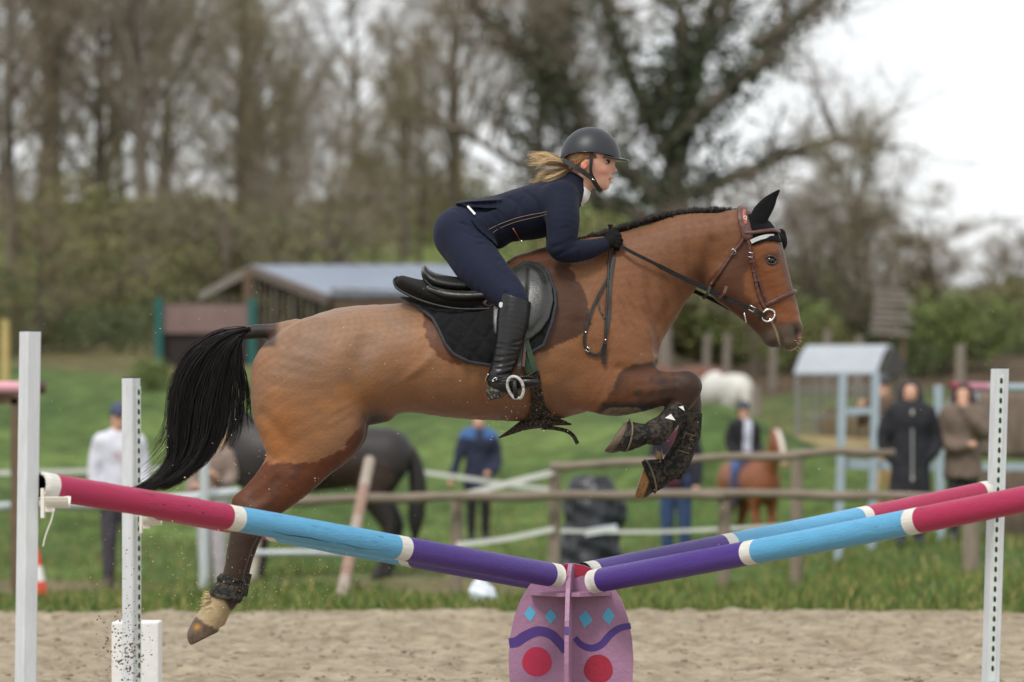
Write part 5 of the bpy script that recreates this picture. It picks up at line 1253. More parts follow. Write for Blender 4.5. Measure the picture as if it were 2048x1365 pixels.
# ================================================================== the fence: poles, egg stand, uprights
DE = 16.34
def paint(name, c, **k): return mat(name, c, rough=.42, noise=.16, nscale=16, nstretch=(.6, 6, 6), bump=.5, bscale=60, bstretch=(.5, 7, 7), **k)
M_pink = paint('crimson_paint', lin(170, 28, 78), wear=(lin(110, 24, 54), 14, (.5, 5, 5), .1)); M_sky = paint('sky_blue_paint', lin(92, 166, 208), wear=(lin(58, 112, 156), 16, (.35, 6, 6), .105)); M_purple = paint('purple_paint', lin(74, 48, 132), wear=(lin(150, 136, 176), 60, (.5, 1.4, 1.4), .055)); M_band = paint('white_band_paint', lin(222, 219, 211), wear=(lin(140, 128, 112), 22, (1, 3, 3), .07))
M_endwood = mat('dark_end_grain', lin(50, 40, 34), rough=.9, noise=.5, nscale=60)
M_crack = mat('crack', lin(28, 34, 46), rough=.9)
def pole(a, b, label, r=.0505, name='jump_pole', cols=None, seed=0, bands=(0, .05, .338, .375, .668, .708, .955, 1), group='poles radiating from the egg stand', cracks=()):
    """a = outer (pink) end, b = egg end"""
    a, b = Vector(a), Vector(b); L = (b - a).length
    cols = cols or [M_band, M_pink, M_band, M_sky, M_band, M_purple, M_band]
    g = np.random.default_rng(seed)
    xs, mi = [], []
    for i in range(len(bands) - 1):
        n = max(2, int((bands[i + 1] - bands[i]) * 60)); q = np.linspace(bands[i], bands[i + 1], n + 1)
        xs += list(q if i == 0 else q[1:]); mi += [i] * n
    xs = np.array(xs); ns = 28; an = np.arange(ns) * 2 * math.pi / ns
    rad = r * (1 + .012 * np.sin(xs * 13 + seed)[:, None] + .010 * np.sin(3 * an[None] + xs[:, None] * 9 + seed) + .004 * g.normal(size=(len(xs), ns)))
    yy, zz = rad * np.cos(an), rad * np.sin(an)
    bow = .006 * np.sin(xs * math.pi + seed)[:, None]
    V = np.stack([np.repeat(xs[:, None] * L, ns, 1), yy, zz + bow], -1).reshape(-1, 3); V[:ns, 0] += .004 * g.normal(size=ns)
    F2, M2 = [], []
    for i in range(len(xs) - 1):
        for j in range(ns): F2.append((i * ns + j, (i + 1) * ns + j, (i + 1) * ns + (j + 1) % ns, i * ns + (j + 1) % ns)); M2.append(mi[i])
    # hollow-looking dark outer end, closed ends
    o = len(V); V = np.vstack([V, np.column_stack([np.full(ns, .0), yy[0] * .86, zz[0] * .86]), np.column_stack([np.full(ns, .05), yy[0] * .8, zz[0] * .8])])
    for j in range(ns):
        k = (j + 1) % ns
        F2.append((j, k, o + k, o + j)); M2.append(0); F2.append((o + j, o + k, o + ns + k, o + ns + j)); M2.append(7)
    F2.append(tuple(range(o + ns, o + 2 * ns))[::-1]); M2.append(7)
    F2.append(tuple((len(xs) - 1) * ns + j for j in range(ns))); M2.append(7)
    mats = list(cols) + [M_endwood]
    ob = mesh_obj(name, V, F2, None, origin=np.zeros(3), mats=mats, midx=M2)
    # flat shading only for caps
    ob.location = a
    d = (b - a).normalized(); y = Vector((0, 0, 1)).cross(d).normalized(); z = d.cross(y)
    ob.matrix_world = Matrix.Translation(a) @ Matrix((d, y, z)).transposed().to_4x4()
    tag(ob, label, 'jump pole', group)
    for (x0, x1, ang, wd) in cracks:      # splits in the wood, seen from the camera side (ang up from the camera direction)
        n = 9; pts = []
        for i, x in enumerate(np.linspace(x0, x1, n)):
            aa = -math.pi + ang * -1 + .05 * math.sin(x * 90) + .03 * g.normal()
            w_ = wd * math.sin((i + .3) / n * math.pi)
            pts.append((x * L, aa, w_))
        cv = []
        for x, aa, w_ in pts:
            for s_ in (-1, 1):
                q = aa + s_ * w_ / r; cv.append((x, (r * 1.022) * math.cos(q), (r * 1.022) * math.sin(q)))
        cf = [(2 * i, 2 * i + 1, 2 * i + 3, 2 * i + 2) for i in range(n - 1)]
        me = bpy.data.meshes.new('crack'); me.from_pydata(cv, [], cf); me.materials.append(M_crack)
        c = bpy.data.objects.new('crack', me); COL.objects.link(c); c.parent = ob
    return ob
pole(P(76, 973, 14.15), P(1115, 1150, 16.22), 'striped jump pole running from the near left upright down to the egg stand', seed=1, bands=(0, .024, .331, .353, .655, .677, .981, 1),
     cracks=[(.40, .52, -.55, .0016), (.52, .60, -.62, .001), (.42, .45, .4, .001), (.035, .1, .5, .001), (.6, .62, .5, .0012), (.2, .205, .1, .002), (.245, .25, .35, .002), (.27, .275, 0, .002)])
pole(P(303, 1019, 18.4), P(1130, 1165, 16.5), 'striped jump pole mostly hidden below and behind the near left pole', seed=2, bands=(0, .024, .315, .338, .640, .663, .978, 1))
pole(P(2166, 976, 14.15), P(1187, 1163, 16.22), 'striped jump pole rising from the egg stand towards the near right, nearest to view', seed=3, bands=(0, .024, .301, .323, .633, .655, .978, 1),
     cracks=[(.42, .425, .3, .0015), (.455, .475, .3, .001), (.5, .515, .1, .0012), (.54, .545, .4, .002), (.18, .2, .2, .002), (.58, .60, -.1, .001)])
pole(P(1974, 981, 18.4), P(1169, 1150, 16.5), 'striped jump pole behind, rising from the egg stand to the far right upright', seed=4, bands=(0, .02, .322, .345, .660, .683, .978, 1), cracks=[(.52, .63, .42, .0014), (.675, .8, .2, .0014)])

# ---- egg-shaped stand of two crossed boards
M_mauve = mat('mauve_paint', lin(158, 117, 147), rough=.5, noise=.2, nscale=7, bump=.3, bscale=50, wear=(lin(120, 92, 112), 18, (1, 1, .5), .07))
M_red = mat('deep_red_paint', lin(154, 22, 52), rough=.5, noise=.12, nscale=20, bump=.15, bscale=80)
M_bluep = mat('blue_diamond_paint', lin(84, 172, 208), rough=.5, noise=.1, nscale=20); M_purp2 = mat('violet_stripe_paint', lin(72, 46, 124), rough=.5, noise=.12, nscale=20)
egg = empty('jump_stand', P(1145, 1500, DE), 'mauve egg-shaped stand of crossed boards painted with diamonds, waves and red discs', 'jump stand')
EY = [1127, 1131, 1140, 1153, 1172, 1200, 1235, 1275, 1320, 1365, 1410, 1450, 1480, 1498]
EW = [6, 26, 48, 66, 84, 101, 114, 122, 125, 123, 114, 98, 78, 60]
def egg_pts(sgn0, sgn1, cx=1142):
    R_ = [(cx + sgn1 * w_, y) for y, w_ in zip(EY, EW)]; L_ = [(cx + sgn0 * w_, y) for y, w_ in zip(EY, EW)]
    return L_[::-1] + R_
YAW = math.radians(5)
Rz = Matrix.Rotation(-YAW, 3, 'Z')
EC = P(1142, 1300, DE)
def eg(u, v, dy=0.0):      # on the board facing the camera
    return Vector(EC) + Rz @ Vector(((u - 1142) / S, dy, -(v - 1300) / S))
def eg2(u, v, dx=0.0):     # on the board seen edge-on
    return Vector(EC) + Rz @ Vector((dx, -(u - 1142) / S, -(v - 1300) / S))
T = .018
mb = MB(); mb.prism([eg(a, b, -T / 2) for a, b in egg_pts(-1, 1)], Rz @ Vector((0, T, 0))); mb.build('board', M_mauve, egg)
mb = MB(); mb.prism([eg2(a, b, -T / 2) for a, b in egg_pts(0.085, 1)], Rz @ Vector((T, 0, 0))); mb.build('board', M_mauve, egg)
mb = MB(); mb.prism([eg2(a, b, -T / 2) for a, b in egg_pts(-1, -0.085)], Rz @ Vector((T, 0, 0))); mb.build('board', M_mauve, egg)
for sx in (-1, 1):
    for sy in (-1, 1):
        q = lambda a, b, z: Vector(EC) + Rz @ Vector((a * sx, b * sy, -(z - 1300) / S))
        pts = [q(.0105, .0105, 1190), q(.17, .0105, 1190), q(.17, .05, 1190), q(.05, .17, 1190), q(.0105, .17, 1190)]
        mb = MB(); mb.prism(pts, (0, 0, .016)); mb.build('shelf', M_mauve, egg)
def flat(name, m, pts, dy=-T / 2 - .0015):
    n = len(pts); V = [eg(a, b, dy) for a, b in pts]
    return mesh_obj(name, [tuple(x) for x in V], [tuple(range(n))], m, egg, smooth=False)
for cx, cy, w_, h_, sk in ((1060, 1228, 12, 16, 1), (1102, 1233, 12.5, 15, -1), (1172, 1238, 14, 18, -3), (1217, 1232, 13, 18, 2)):
    flat('painted_diamond', M_bluep, [(cx - w_, cy + sk), (cx, cy - h_), (cx + w_, cy - sk), (cx + sk, cy + h_)])
def band(pts, wd):
    q = catmull([(a, b, 0) for a, b in pts], 8)[:, :2]; t = np.gradient(q, axis=0); n = np.column_stack([-t[:, 1], t[:, 0]]); n /= np.linalg.norm(n, axis=1)[:, None]
    wd = np.interp(np.linspace(0, 1, len(q)), np.linspace(0, 1, len(wd)), wd)[:, None] / 2
    A, B_ = q + n * wd, q - n * wd
    V = [tuple(eg(*x, -T / 2 - .0015)) for x in A] + [tuple(eg(*x, -T / 2 - .0015)) for x in B_]; k = len(q)
    mesh_obj('painted_wave', V, [(i, i + 1, k + i + 1, k + i) for i in range(k - 1)], M_purp2, egg, smooth=False)
band([(1018, 1287), (1034, 1284), (1052, 1272), (1076, 1263), (1100, 1268), (1118, 1284), (1132, 1302)], [19, 20, 20, 19, 19, 18])
band([(1150, 1276), (1164, 1290), (1184, 1296), (1204, 1288), (1222, 1268), (1240, 1256), (1262, 1251)], [11, 13, 14, 14, 14, 12])
for cx, cy, r, m_ in ((1074, 1324, 29.5, M_pink), (1197, 1338, 29, M_red)):
    flat('painted_disc', mat('pink_red_paint', lin(180, 32, 72), rough=.5, noise=.15, nscale=25) if m_ is M_pink else m_, [(cx + r * (1 + .03 * math.sin(3 * a)) * math.cos(a), cy + r * math.sin(a)) for a in np.linspace(0, 6.2832, 33)[:-1]])
flat('painted_cap', M_red, [(1142 - 7, 1164), (1118, 1150), (1092, 1142), (1098, 1136), (1116, 1131), (1136, 1128)])
flat('painted_cap', M_red, [(1150, 1157), (1149, 1128), (1168, 1131), (1186, 1138), (1196, 1144), (1176, 1149), (1160, 1152)])
# marks on the edge of the front board
for y0, y1, m_ in ((1129, 1150, mat('pink_edge_paint', lin(190, 76, 104), rough=.5)), (1247, 1263, M_purp2)):
    w0, w1 = [float(np.interp(y, EY, EW)) for y in (y0, y1)]
    V = [eg2(1142 + w0 + .8, y0, -T / 2), eg2(1142 + w0 + .8, y0, T / 2), eg2(1142 + w1 + .8, y1, T / 2), eg2(1142 + w1 + .8, y1, -T / 2)]
    mesh_obj('painted_mark', [tuple(x) for x in V], [(0, 1, 2, 3)], m_, egg, smooth=False)

# ---- uprights
M_galv = mat('pale_galvanised_metal', lin(204, 208, 211), rough=.45, noise=.2, nscale=22, nstretch=(1, 1, .25), bump=.08, bscale=60, wear=(lin(160, 160, 158), 26, (1, 1, .4), .06))
M_slot = mat('dark_slot', (.02, .02, .02), rough=.8)
M_cup = mat('white_cup_plastic', lin(226, 222, 212), rough=.45, noise=.12, nscale=30)
M_track = mat('pale_track_strip', lin(206, 216, 210), rough=.4, noise=.15, nscale=30)
def upright(top, bot, d, width, yaw, label, slots=None, cup=None):
    zt = EYE - (top[1] - HORIZ) * d / FPX
    a = P(*top, d); b_ = P(*bot, d); dirv = (a - b_); base = b_ - dirv * (b_.z / dirv.z)
    r = empty('jump_upright', base, label, 'jump upright', 'uprights of the fence')
    Rm = Matrix.Rotation(yaw, 3, 'Z'); h = width / 2; c = .006
    prof = [(-h + c, -h), (h - c, -h), (h, -h + c), (h, h - c), (h - c, h), (-h + c, h), (-h, h - c), (-h, -h + c)]
    mb = MB(); vb = [base + Rm @ Vector((x, y, 0)) for x, y in prof]
    mb.prism(vb, a - base); mb.build('post', M_galv, r)
    mb = MB(); mb.prism([a + Rm @ Vector((x * .97, y * .97, 0)) for x, y in prof], (0, 0, .006)); mb.build('cap', mat('dark_cap_plastic', (.03, .03, .045), rough=.5), r)
    for s_ in (0, 1):
        mb = MB(); ax = Rm @ Vector((1, 0, 0) if s_ == 0 else (0, 1, 0)); mb.beam(base + Vector((0, 0, .025 + .051 * s_)) - ax * .35, base + Vector((0, 0, .025 + .051 * s_)) + ax * .35, .06, .05, .004); mb.build('foot_bar', M_galv, r)
    if slots:
        y0, y1, step, side, off = slots      # on the face whose normal is -y (side 0) or +x (side 1) of the rotated post
        nrm = Rm @ Vector((0, -1, 0) if side == 0 else (1, 0, 0)); tg = Rm @ Vector((1, 0, 0) if side == 0 else (0, 1, 0))
        at = lambda v: base + (a - base) * ((EYE - (v - HORIZ) * d / FPX) / (zt))
        mb = MB(); p0, p1 = at(y0 - 12), at(y1 + 12); o = nrm * (h + .0012) + tg * off
        q = [p0 + o - tg * .017, p0 + o + tg * .017, p1 + o + tg * .017, p1 + o - tg * .017]
        mb.prism(q, nrm * .002); mb.build('track', M_track, r)
        n = int((y1 - y0) / step); me0 = None
        for i in range(n + 1):
            p = at(y0 + i * step) + nrm * (h + .0042) + tg * off
            if me0 is None:
                m2 = MB(); k = [(.0075 * math.cos(t), .010 * math.sin(t) + (.004 if math.sin(t) > 0 else -.004)) for t in np.linspace(0, 6.2832, 11)[:-1]]
                m2.prism([tg * x + Vector((0, 0, z)) for x, z in k], nrm * .001)
                me0 = bpy.data.meshes.new('slot'); me0.from_pydata(m2.v, [], m2.f); me0.materials.append(M_slot)
            so = bpy.data.objects.new('slot', me0); COL.objects.link(so); so.parent = r; so.location = p - base
    return r, Rm
u1, R1 = upright((60.5, 664), (51, 1365), 14.15, .062, math.radians(38), 'pale metal upright at the near left end, with white string hanging from its cup')
u2, R2 = upright((262, 757), (263, 1365), 18.5, .068, math.radians(-33), 'pale slotted metal upright behind the thrown sand, in front of a white block', slots=(785, 1365, 19.5, 1, .012))
u3, R3 = upright((2000, 738), (1981, 1365), 18.5, .068, math.radians(22), 'pale slotted metal upright at the far right end of the fence', slots=(762, 1350, 19.8, 0, -.012))
def cup(par, px, py, d, sgn, s=1.0):
    b_ = P(px, py, d); mb = MB()
    mb.box(b_ + Vector((-.018 * sgn * s, 0, -.005)), (.014 * s, .05 * s, .11 * s), bev=.003)
    mb.build('cup_plate', M_cup, par)
    n = 9; pts = [(.052 * math.cos(t), .052 * math.sin(t)) for t in np.linspace(math.pi * 1.08, math.pi * 1.92, n)]
    mb = MB(); outer = [b_ + Vector((.03 * sgn * s, x * s, z * s + .03 * s)) for x, z in pts]
    sec = outer + [b_ + Vector((.03 * sgn * s, x * .8 * s, z * .8 * s + .03 * s)) for x, z in pts[::-1]]
    mb.prism([p - Vector((.036 * sgn * s, 0, 0)) for p in sec], (.085 * sgn * s, 0, 0)); mb.box(b_ + Vector((0, 0, -.018 * s)), (.05 * s, .035 * s, .04 * s), bev=.004)
    mb.build('cup', M_cup, par)
cup(u1, 96, 1004, 14.15, 1); cup(u2, 290, 1042, 18.45, 1); cup(u3, 1978, 1004, 18.45, -1)
sp_ = [tuple(P(x, y, 14.1)) for x, y in ((108, 1018), (103, 1040), (96, 1058), (90, 1076), (86, 1094))]
tube_obj('string', [(catmull(sp_, 5), .0026)], M_cup, u1, sides=6, world=True)
bl = MB(); c = P(270, 1245, 18.95); bl.box((c.x, c.y + .1, c.z / 2), (.232, .2, c.z), bev=.008); tag(bl.build('white_block', mat('scuffed_white_paint', lin(226, 226, 224), rough=.5, noise=.12, nscale=30, bump=.2, bscale=50)), 'scuffed white block standing on the sand behind the slotted upright', 'block')

# ---- sand thrown up by the hooves
g = np.random.default_rng(21)
V0 = np.array([(1, 0, 0), (-1, 0, 0), (0, 1, 0), (0, -1, 0), (0, 0, 1), (0, 0, -1)], dtype=float); F0 = np.array([(0, 2, 4), (2, 1, 4), (1, 3, 4), (3, 0, 4), (2, 0, 5), (1, 2, 5), (3, 1, 5), (0, 3, 5)])
def clods(name, pts, m):
    VV, FF = [], []
    for i, (px, py, d, s_) in enumerate(pts):
        VV.append(V0 * s_ * (.6 + .8 * g.random((6, 1))) * (.6 + .8 * g.random(3)) + np.array(P(px, py, d))); FF.append(F0 + 6 * i)
    ob = mesh_obj(name, np.vstack(VV), np.vstack(FF), m, smooth=False); tag(ob, kind='stuff'); return ob
pts = [(238 + 22 * g.normal(), 1300 + 40 * g.normal(), 17.4 + .5 * g.normal(), .0045 * (.5 + g.random())) for _ in range(150)]
pts += [(262 + 14 * g.normal(), 1310 + 45 * g.normal(), 17.6 + .3 * g.normal(), .004 * (.5 + g.random())) for _ in range(90)]
pts += [(275 + 40 * g.normal(), 1180 + 80 * g.normal(), 17 + .5 * g.normal(), .0022 * (.5 + g.random())) for _ in range(120)]
clods('flying_clods', pts, mat('wet_sand_clod', lin(116, 98, 74), rough=.95))
pts = [(430 + 130 * g.normal(), 1060 + 95 * g.normal(), 16.4 + .6 * g.normal(), .0016 * (.4 + g.random() ** 2 * 1.6)) for _ in range(620)]
pts += [(520 + 110 * g.normal(), 1160 + 45 * g.normal(), 16.6 + .5 * g.normal(), .0014 * (.4 + g.random() ** 2 * 1.6)) for _ in range(380)]
pts += [(g.uniform(0, 2048), g.uniform(500, 1100), 16.4 + .8 * g.normal(), .0015 * (.5 + g.random())) for _ in range(260)]
pts += [(560 + 200 * g.normal(), 640 + 90 * g.normal(), 16.4 + .6 * g.normal(), .0015 * (.5 + g.random())) for _ in range(90)]
pts += [(1030 + 60 * g.normal(), 830 + 25 * g.normal(), 15.9 + .05 * g.normal(), .0012 * (.5 + g.random())) for _ in range(60)]
clods('flying_sand', pts, mat('pale_sand_grain', lin(206, 186, 150), rough=.95))

# ================================================================== sheds and other things beyond
M_board = mat('weathered_board', lin(112, 100, 92), rough=.9, noise=.4, nscale=4, nstretch=(6, 6, .6), bump=.4, bscale=20)
M_board2 = mat('pale_weathered_board', lin(140, 132, 124), rough=.9, noise=.35, nscale=4, bump=.3, bscale=20)
M_beam = mat('brown_beam', lin(112, 92, 74), rough=.9, noise=.3, nscale=6)
M_roofblue = mat('blue_grey_sheet_roof', lin(124, 136, 154), rough=.4, noise=.18, nscale=1.2, metal=.2)
M_dark = mat('interior_shade', (.02, .018, .016), rough=.95)
def GPz(px, py, d): return P(px, py, d)
shed = empty('field_shed', GP(760, 71), 'weathered timber field shed with a blue grey sheet metal roof', 'shed')
A_, B_, C_, D_ = P(503, 531, 70), P(1010, 529, 75), P(1120, 586, 70.5), P(655, 589, 66)
E_ = P(402, 586, 73.5); G_ = E_ + (B_ - A_)
def slab4(a, b, c, d, th): 
    n = (b - a).cross(d - a).normalized() * th; return MB().prism([a, b, c, d], n if n.z < 0 else -n)
n_sh = 11
for i in range(n_sh):
    f0, f1 = i / n_sh, (i + 1) / n_sh
    a, b = A_.lerp(B_, f0), A_.lerp(B_, f1 - .006); d, c = D_.lerp(C_, f0), D_.lerp(C_, f1 - .006)
    slab4(a, b, c, d, .05 + .012 * (i % 2)).build('roof_sheet', M_roofblue, shed)
slab4(A_ + Vector((0, .03, .01)), B_ + Vector((0, .03, .01)), G_, E_, .05).build('roof_sheet', M_board2, shed)
for a, b in ((A_, D_), (A_, E_)):
    mb = MB(); mb.beam(a + Vector((0, -.1, -.09)), b + Vector((0, -.1, -.09)), .08, .16); mb.build('barge_board', M_board2 if b is E_ else M_board, shed)
gz = float(ground_z(-2.5, 67)) - .1
post = P(497, 600, 69.9); mb = MB(); mb.box((post.x, post.y - .1, (gz + A_.z - .1) / 2), (.17, .17, A_.z - .1 - gz)); mb.build('corner_post', M_beam, shed)
n = 12
for i in range(n):
    f = (i + .5) / n; t = A_.lerp(D_, f * .96 + .03) + Vector((0, .1, -.16)); w_ = (D_ - A_).length / n * .93
    mb = MB(); mb.beam((t.x, t.y, gz), (t.x, t.y, t.z - .02), .03, w_); ob = mb.build('plank', M_board if i % 3 else M_board2, shed)
for k in range(4):
    z = gz + .35 + .28 * k; a = C_.lerp(D_, 1.0); mb = MB(); mb.beam((D_.x + .05, D_.y + .3, z), (C_.x - .05, C_.y + .3, z), .03, .24); mb.build('plank', M_board2 if k % 2 else M_board, shed)
mb = MB(); mb.beam(D_ + Vector((.05, .2, -.17)), C_ + Vector((0, .2, -.17)), .12, .2); mb.build('eaves_beam', M_beam, shed)
mb = MB(); mb.box(((D_.x + C_.x) / 2, D_.y + 3.4, (gz + D_.z) / 2 - .1), ((C_.x - D_.x) * .96, .05, D_.z - gz - .3)); mb.build('back_wall', M_dark, shed)  # near-black colour stands for the shade within the shed's opening
# container
cc = empty('steel_container', GP(408, 65), 'rusty brown container with teal corner posts beside the shed', 'container')
zb, zt = P(0, 757, 64).z, P(0, 603, 64).z; xl, xr = P(318, 0, 64).x, P(504, 0, 64).x
mb = MB(); mb.box(((xl + xr) / 2, 65.2, (zb + zt) / 2), (xr - xl - .1, 2.2, zt - zb - .06)); mb.build('body', mat('dark_rust', lin(44, 34, 32), rough=.8, noise=.4, nscale=2), cc)
nb = 8
for i in range(nb):
    x = xl + .06 + (xr - xl - .12) * (i + .5) / nb; z1 = P(0, 668, 64).z
    mb = MB(); mb.box((x, 64.06, (z1 + zt) / 2 - .02), ((xr - xl) / nb * .95, .06, zt - z1 - .06)); mb.build('panel', mat('dull_mauve_brown_panel', lin(128, 104, 100), rough=.75, noise=.25, nscale=2), cc)
M_teal = mat('teal_paint', lin(18, 88, 82), rough=.5, noise=.2, nscale=4)
for x in (xl, xr): mb = MB(); mb.box((x, 64.0, (zb + zt) / 2 + .02), (.13, .13, zt - zb + .06)); mb.build('corner_post', M_teal, cc)
mb = MB(); mb.box(((xl + xr) / 2, 64.0, zb), (xr - xl, .12, .12)); mb.build('bottom_rail', M_teal, cc)
# hay feeder with arched roof
hf = empty('hay_feeder', GP(1680, 60), 'round bale feeder with a pale arched metal roof and barred sides', 'hay feeder')
M_zinc = mat('pale_zinc', lin(168, 174, 180), rough=.45, noise=.15, nscale=3, metal=.2)
d = 60; p0 = P(1588, 745, d); p1 = P(1752, 748, d + .1); W2, rise = 2.0, .44
arc = [(y, rise * math.sin(math.pi * y)) for y in np.linspace(0, 1, 11)]
V, Fr = [], []
for x_ in (p0.x, p1.x):
    for y, z in arc: V.append((x_ + y * .62, d + y * W2, p0.z + z))
for i in range(10): Fr.append((i, i + 1, 12 + i, 11 + i))
V += [(a, b, c - .035) for a, b, c in V]; Fr += [(22 + 11 + i, 22 + 12 + i, 22 + i + 1, 22 + i) for i in range(10)] + [(i + 11, i + 12, 34 + i, 33 + i) for i in range(10)] + [(i, 22 + i, 23 + i, i + 1) for i in range(10)] + [(0, 11, 33, 22), (10, 32, 43, 21)]
mesh_obj('arched_roof', V, Fr, M_zinc, hf, smooth=False)
V2 = [(p1.x + y * .62 + .05, d + y * W2, p0.z + z - .04) for y, z in arc]; mesh_obj('arch_opening_shade', V2 + [(a + .03, b, c) for a, b, c in V2], [tuple(range(11)), tuple(range(11, 22))[::-1]] + [(i, i + 1, 12 + i, 11 + i) for i in range(10)], mat('arch_shade_dark', (.05, .045, .04), rough=.8), hf, smooth=False)  # dark sheet standing in for the shade inside the open roof arch
zg = float(ground_z(5.2, 60))
for i in range(9):
    x_ = p0.x + .06 + (p1.x - p0.x - .12) * i / 8; mb = MB(); mb.cyl((x_, d + .05, zg - .1), (x_, d + .05, p0.z), .018 if 0 < i < 8 else .04, n=7); mb.build('bar', mat('grey_bar', lin(128, 128, 124), rough=.5, metal=.3), hf)
for y in (.05, 1.95):
    for k in (.35, .75):
        mb = MB(); z_ = zg + k * (p0.z - zg); mb.cyl((p0.x + y * .26, d + y, z_), (p1.x + y * .26, d + y, z_), .02, n=7); mb.build('ring_rail', MATS['grey_bar'], hf)
for x_ in (p0.x + .5, p1.x + .5): mb = MB(); mb.cyl((x_, d + 1.95, zg - .1), (x_, d + 1.95, p0.z), .04, n=7); mb.build('bar', MATS['grey_bar'], hf)
ob = MB().box((p0.x + 1.0, d + 1.0, zg + .25), (1.0, 1.2, .5), bev=.2).build('hay', mat('hay', lin(150, 126, 82), rough=.95, noise=.5, nscale=14, bump=.8, bscale=40), origin=(p0.x + 1, d + 1, zg)); tag(ob, 'heap of hay inside the roofed feeder', 'hay')
# slatted hide in the trees
ht = empty('slatted_hide', GP(1790, 78), 'small hide of pale horizontal slats half hidden in the trees', 'hide')
for i in range(8):
    a = P(1752 - i * 1.5, 580 + i * 12, 77); b_ = P(1812 + (i % 3) * 8, 584 + i * 12, 77.4); mb = MB(); mb.beam(a, b_, .05, .085); mb.build('slat', M_board2, ht)
for px in (1772, 1806): mb = MB(); a = P(px, 578, 77.3); q = GP(px, 77.4); mb.cyl((q.x, 77.4, q.z - .1), (q.x, 77.4, a.z), .05, n=7); mb.build('leg', M_beam, ht)
# far paddock posts
M_grey = mat('grey_post_wood', lin(132, 122, 112), rough=.9, noise=.3, nscale=8, bump=.3, bscale=20)
for px, py, d_ in ((1330, 600, 82), (1412, 668, 80), (1452, 668, 79), (1545, 668, 78), (1652, 660, 76), (1716, 672, 75), (1918, 690, 58), (1955, 650, 86), (1510, 772, 60)):
    q = GP(px, d_); a = P(px, py, d_); mb = MB(); mb.cyl((q.x, q.y, q.z - .1), (q.x + .03, q.y, a.z), .085 if px != 1330 else .2, .075, n=9)
    tag(mb.build('fence_post', M_grey), f'weathered paddock post beyond the arena, ' + {1330: 'the thick one right below the horse neck', 1412: 'above the white horse', 1452: 'right above the white horse', 1545: 'left of the roofed feeder', 1652: 'just behind the feeder roof', 1716: 'behind the right end of the feeder roof', 1918: 'above the woman in brown', 1955: 'far off in the hedge', 1510: 'behind the mounted helmeted rider'}[px], 'post', 'far paddock posts')
q = GP(11, 60); a = P(11, 640, 60); mb = MB(); mb.cyl((q.x, q.y, q.z - .1), (q.x, q.y, a.z), .065, n=9); tag(mb.build('fence_post', mat('yellow_new_wood', lin(196, 172, 110), rough=.8, noise=.3, nscale=6)), 'pale yellow new wooden post on the bank at the far left', 'post')

# ================================================================== fences, rack, tape
M_rail = mat('grey_rail_wood', lin(140, 127, 112), rough=.9, noise=.45, nscale=5, nstretch=(.6, 3, 3), bump=.5, bscale=25)
M_post = mat('brown_grey_post_wood', lin(142, 128, 113), rough=.9, noise=.4, nscale=6, nstretch=(3, 3, .6), bump=.5, bscale=25)
wf = empty('wooden_fence', GP(1200, 35.5), 'weathered grey post and rail fence between the arena and the onlookers', 'fence')
def rail(par, nm, pts, d0, r, m):
    q = [P(a, b, d0 + (e[0] if e else 0)) for a, b, *e in pts]; qq = catmull([tuple(x) for x in q], 4)
    rr = r * (1 + .2 * np.sin(np.arange(len(qq)) * 1.9) * np.sin(np.arange(len(qq)) * .7)); qq[:, 2] += .007 * np.sin(np.arange(len(qq)) * 1.3 + r * 90); tube_obj(nm, [(qq, rr)], m, par, sides=9, world=True)
rail(wf, 'rail', [(560, 1003), (760, 997), (912, 994), (1105, 992), (1280, 990), (1447, 990)], 35.5, .045, M_rail)
rail(wf, 'rail', [(1380, 986), (1600, 990), (1800, 994), (1990, 1000), (2090, 1004)], 35.65, .045, M_rail)
rail(wf, 'rail', [(1100, 934), (1250, 926), (1440, 916), (1600, 912)], 35.5, .038, M_rail)
rail(wf, 'rail', [(1575, 908), (1690, 904), (1790, 908)], 36.5, .04, M_rail)
for px, py, d_, r in ((912, 985, 35.7, .058), (1108, 925, 35.7, .058), (1447, 984, 35.7, .062), (1592, 902, 37.2, .062), (1941, 1004, 34.5, .08)):
    q = GP(px, d_); a = P(px + 2, py, d_); mb = MB(); mb.cyl((q.x, q.y, q.z - .15), a, r, r * .94, n=11); mb.build('post', M_post, wf)
M_tape = mat('white_fence_tape', lin(206, 208, 200), rough=.6, noise=.2, nscale=6)
def tape(label, pts, d_, h=.035):
    q = catmull([(*P(a, b, d_ + (e[0] if e else 0)),) for a, b, *e in pts], 5); n = len(q)
    V = [(x, y, z - h / 2) for x, y, z in q] + [(x, y, z + h / 2) for x, y, z in q] + [(x, y + .004, z - h / 2) for x, y, z in q] + [(x, y + .004, z + h / 2) for x, y, z in q]
    Fq = [(i, i + 1, n + i + 1, n + i) for i in range(n - 1)] + [(2 * n + i + 1, 2 * n + i, 3 * n + i, 3 * n + i + 1) for i in range(n - 1)] + [(n + i, n + i + 1, 3 * n + i + 1, 3 * n + i) for i in range(n - 1)] + [(2 * n + i, 2 * n + i + 1, i + 1, i) for i in range(n - 1)]
    tag(mesh_obj('fence_tape', V, Fq, M_tape, smooth=False), label, 'fence tape', 'white electric fence tapes')
tape('white tape sagging from the left fence post up to the taller post, upper one', [(930, 990), (1020, 966), (1108, 944)], 35.6, .06)
tape('white tape between two fence posts, lower one', [(912, 1090), (1010, 1078), (1108, 1058)], 35.6, .05)
tape('white tape running across in front of the grass bank behind the woman in blue', [(790, 938), (900, 952), (1010, 968), (1108, 980)], 44, .05)
tape('thin white tape low down behind the wrapped heap', [(1108, 1062), (1300, 1064), (1447, 1058), (1600, 1050)], 38, .035)
tape('thin white tape on the far left in front of the bank', [(-40, 946), (60, 945), (330, 938)], 44, .05)
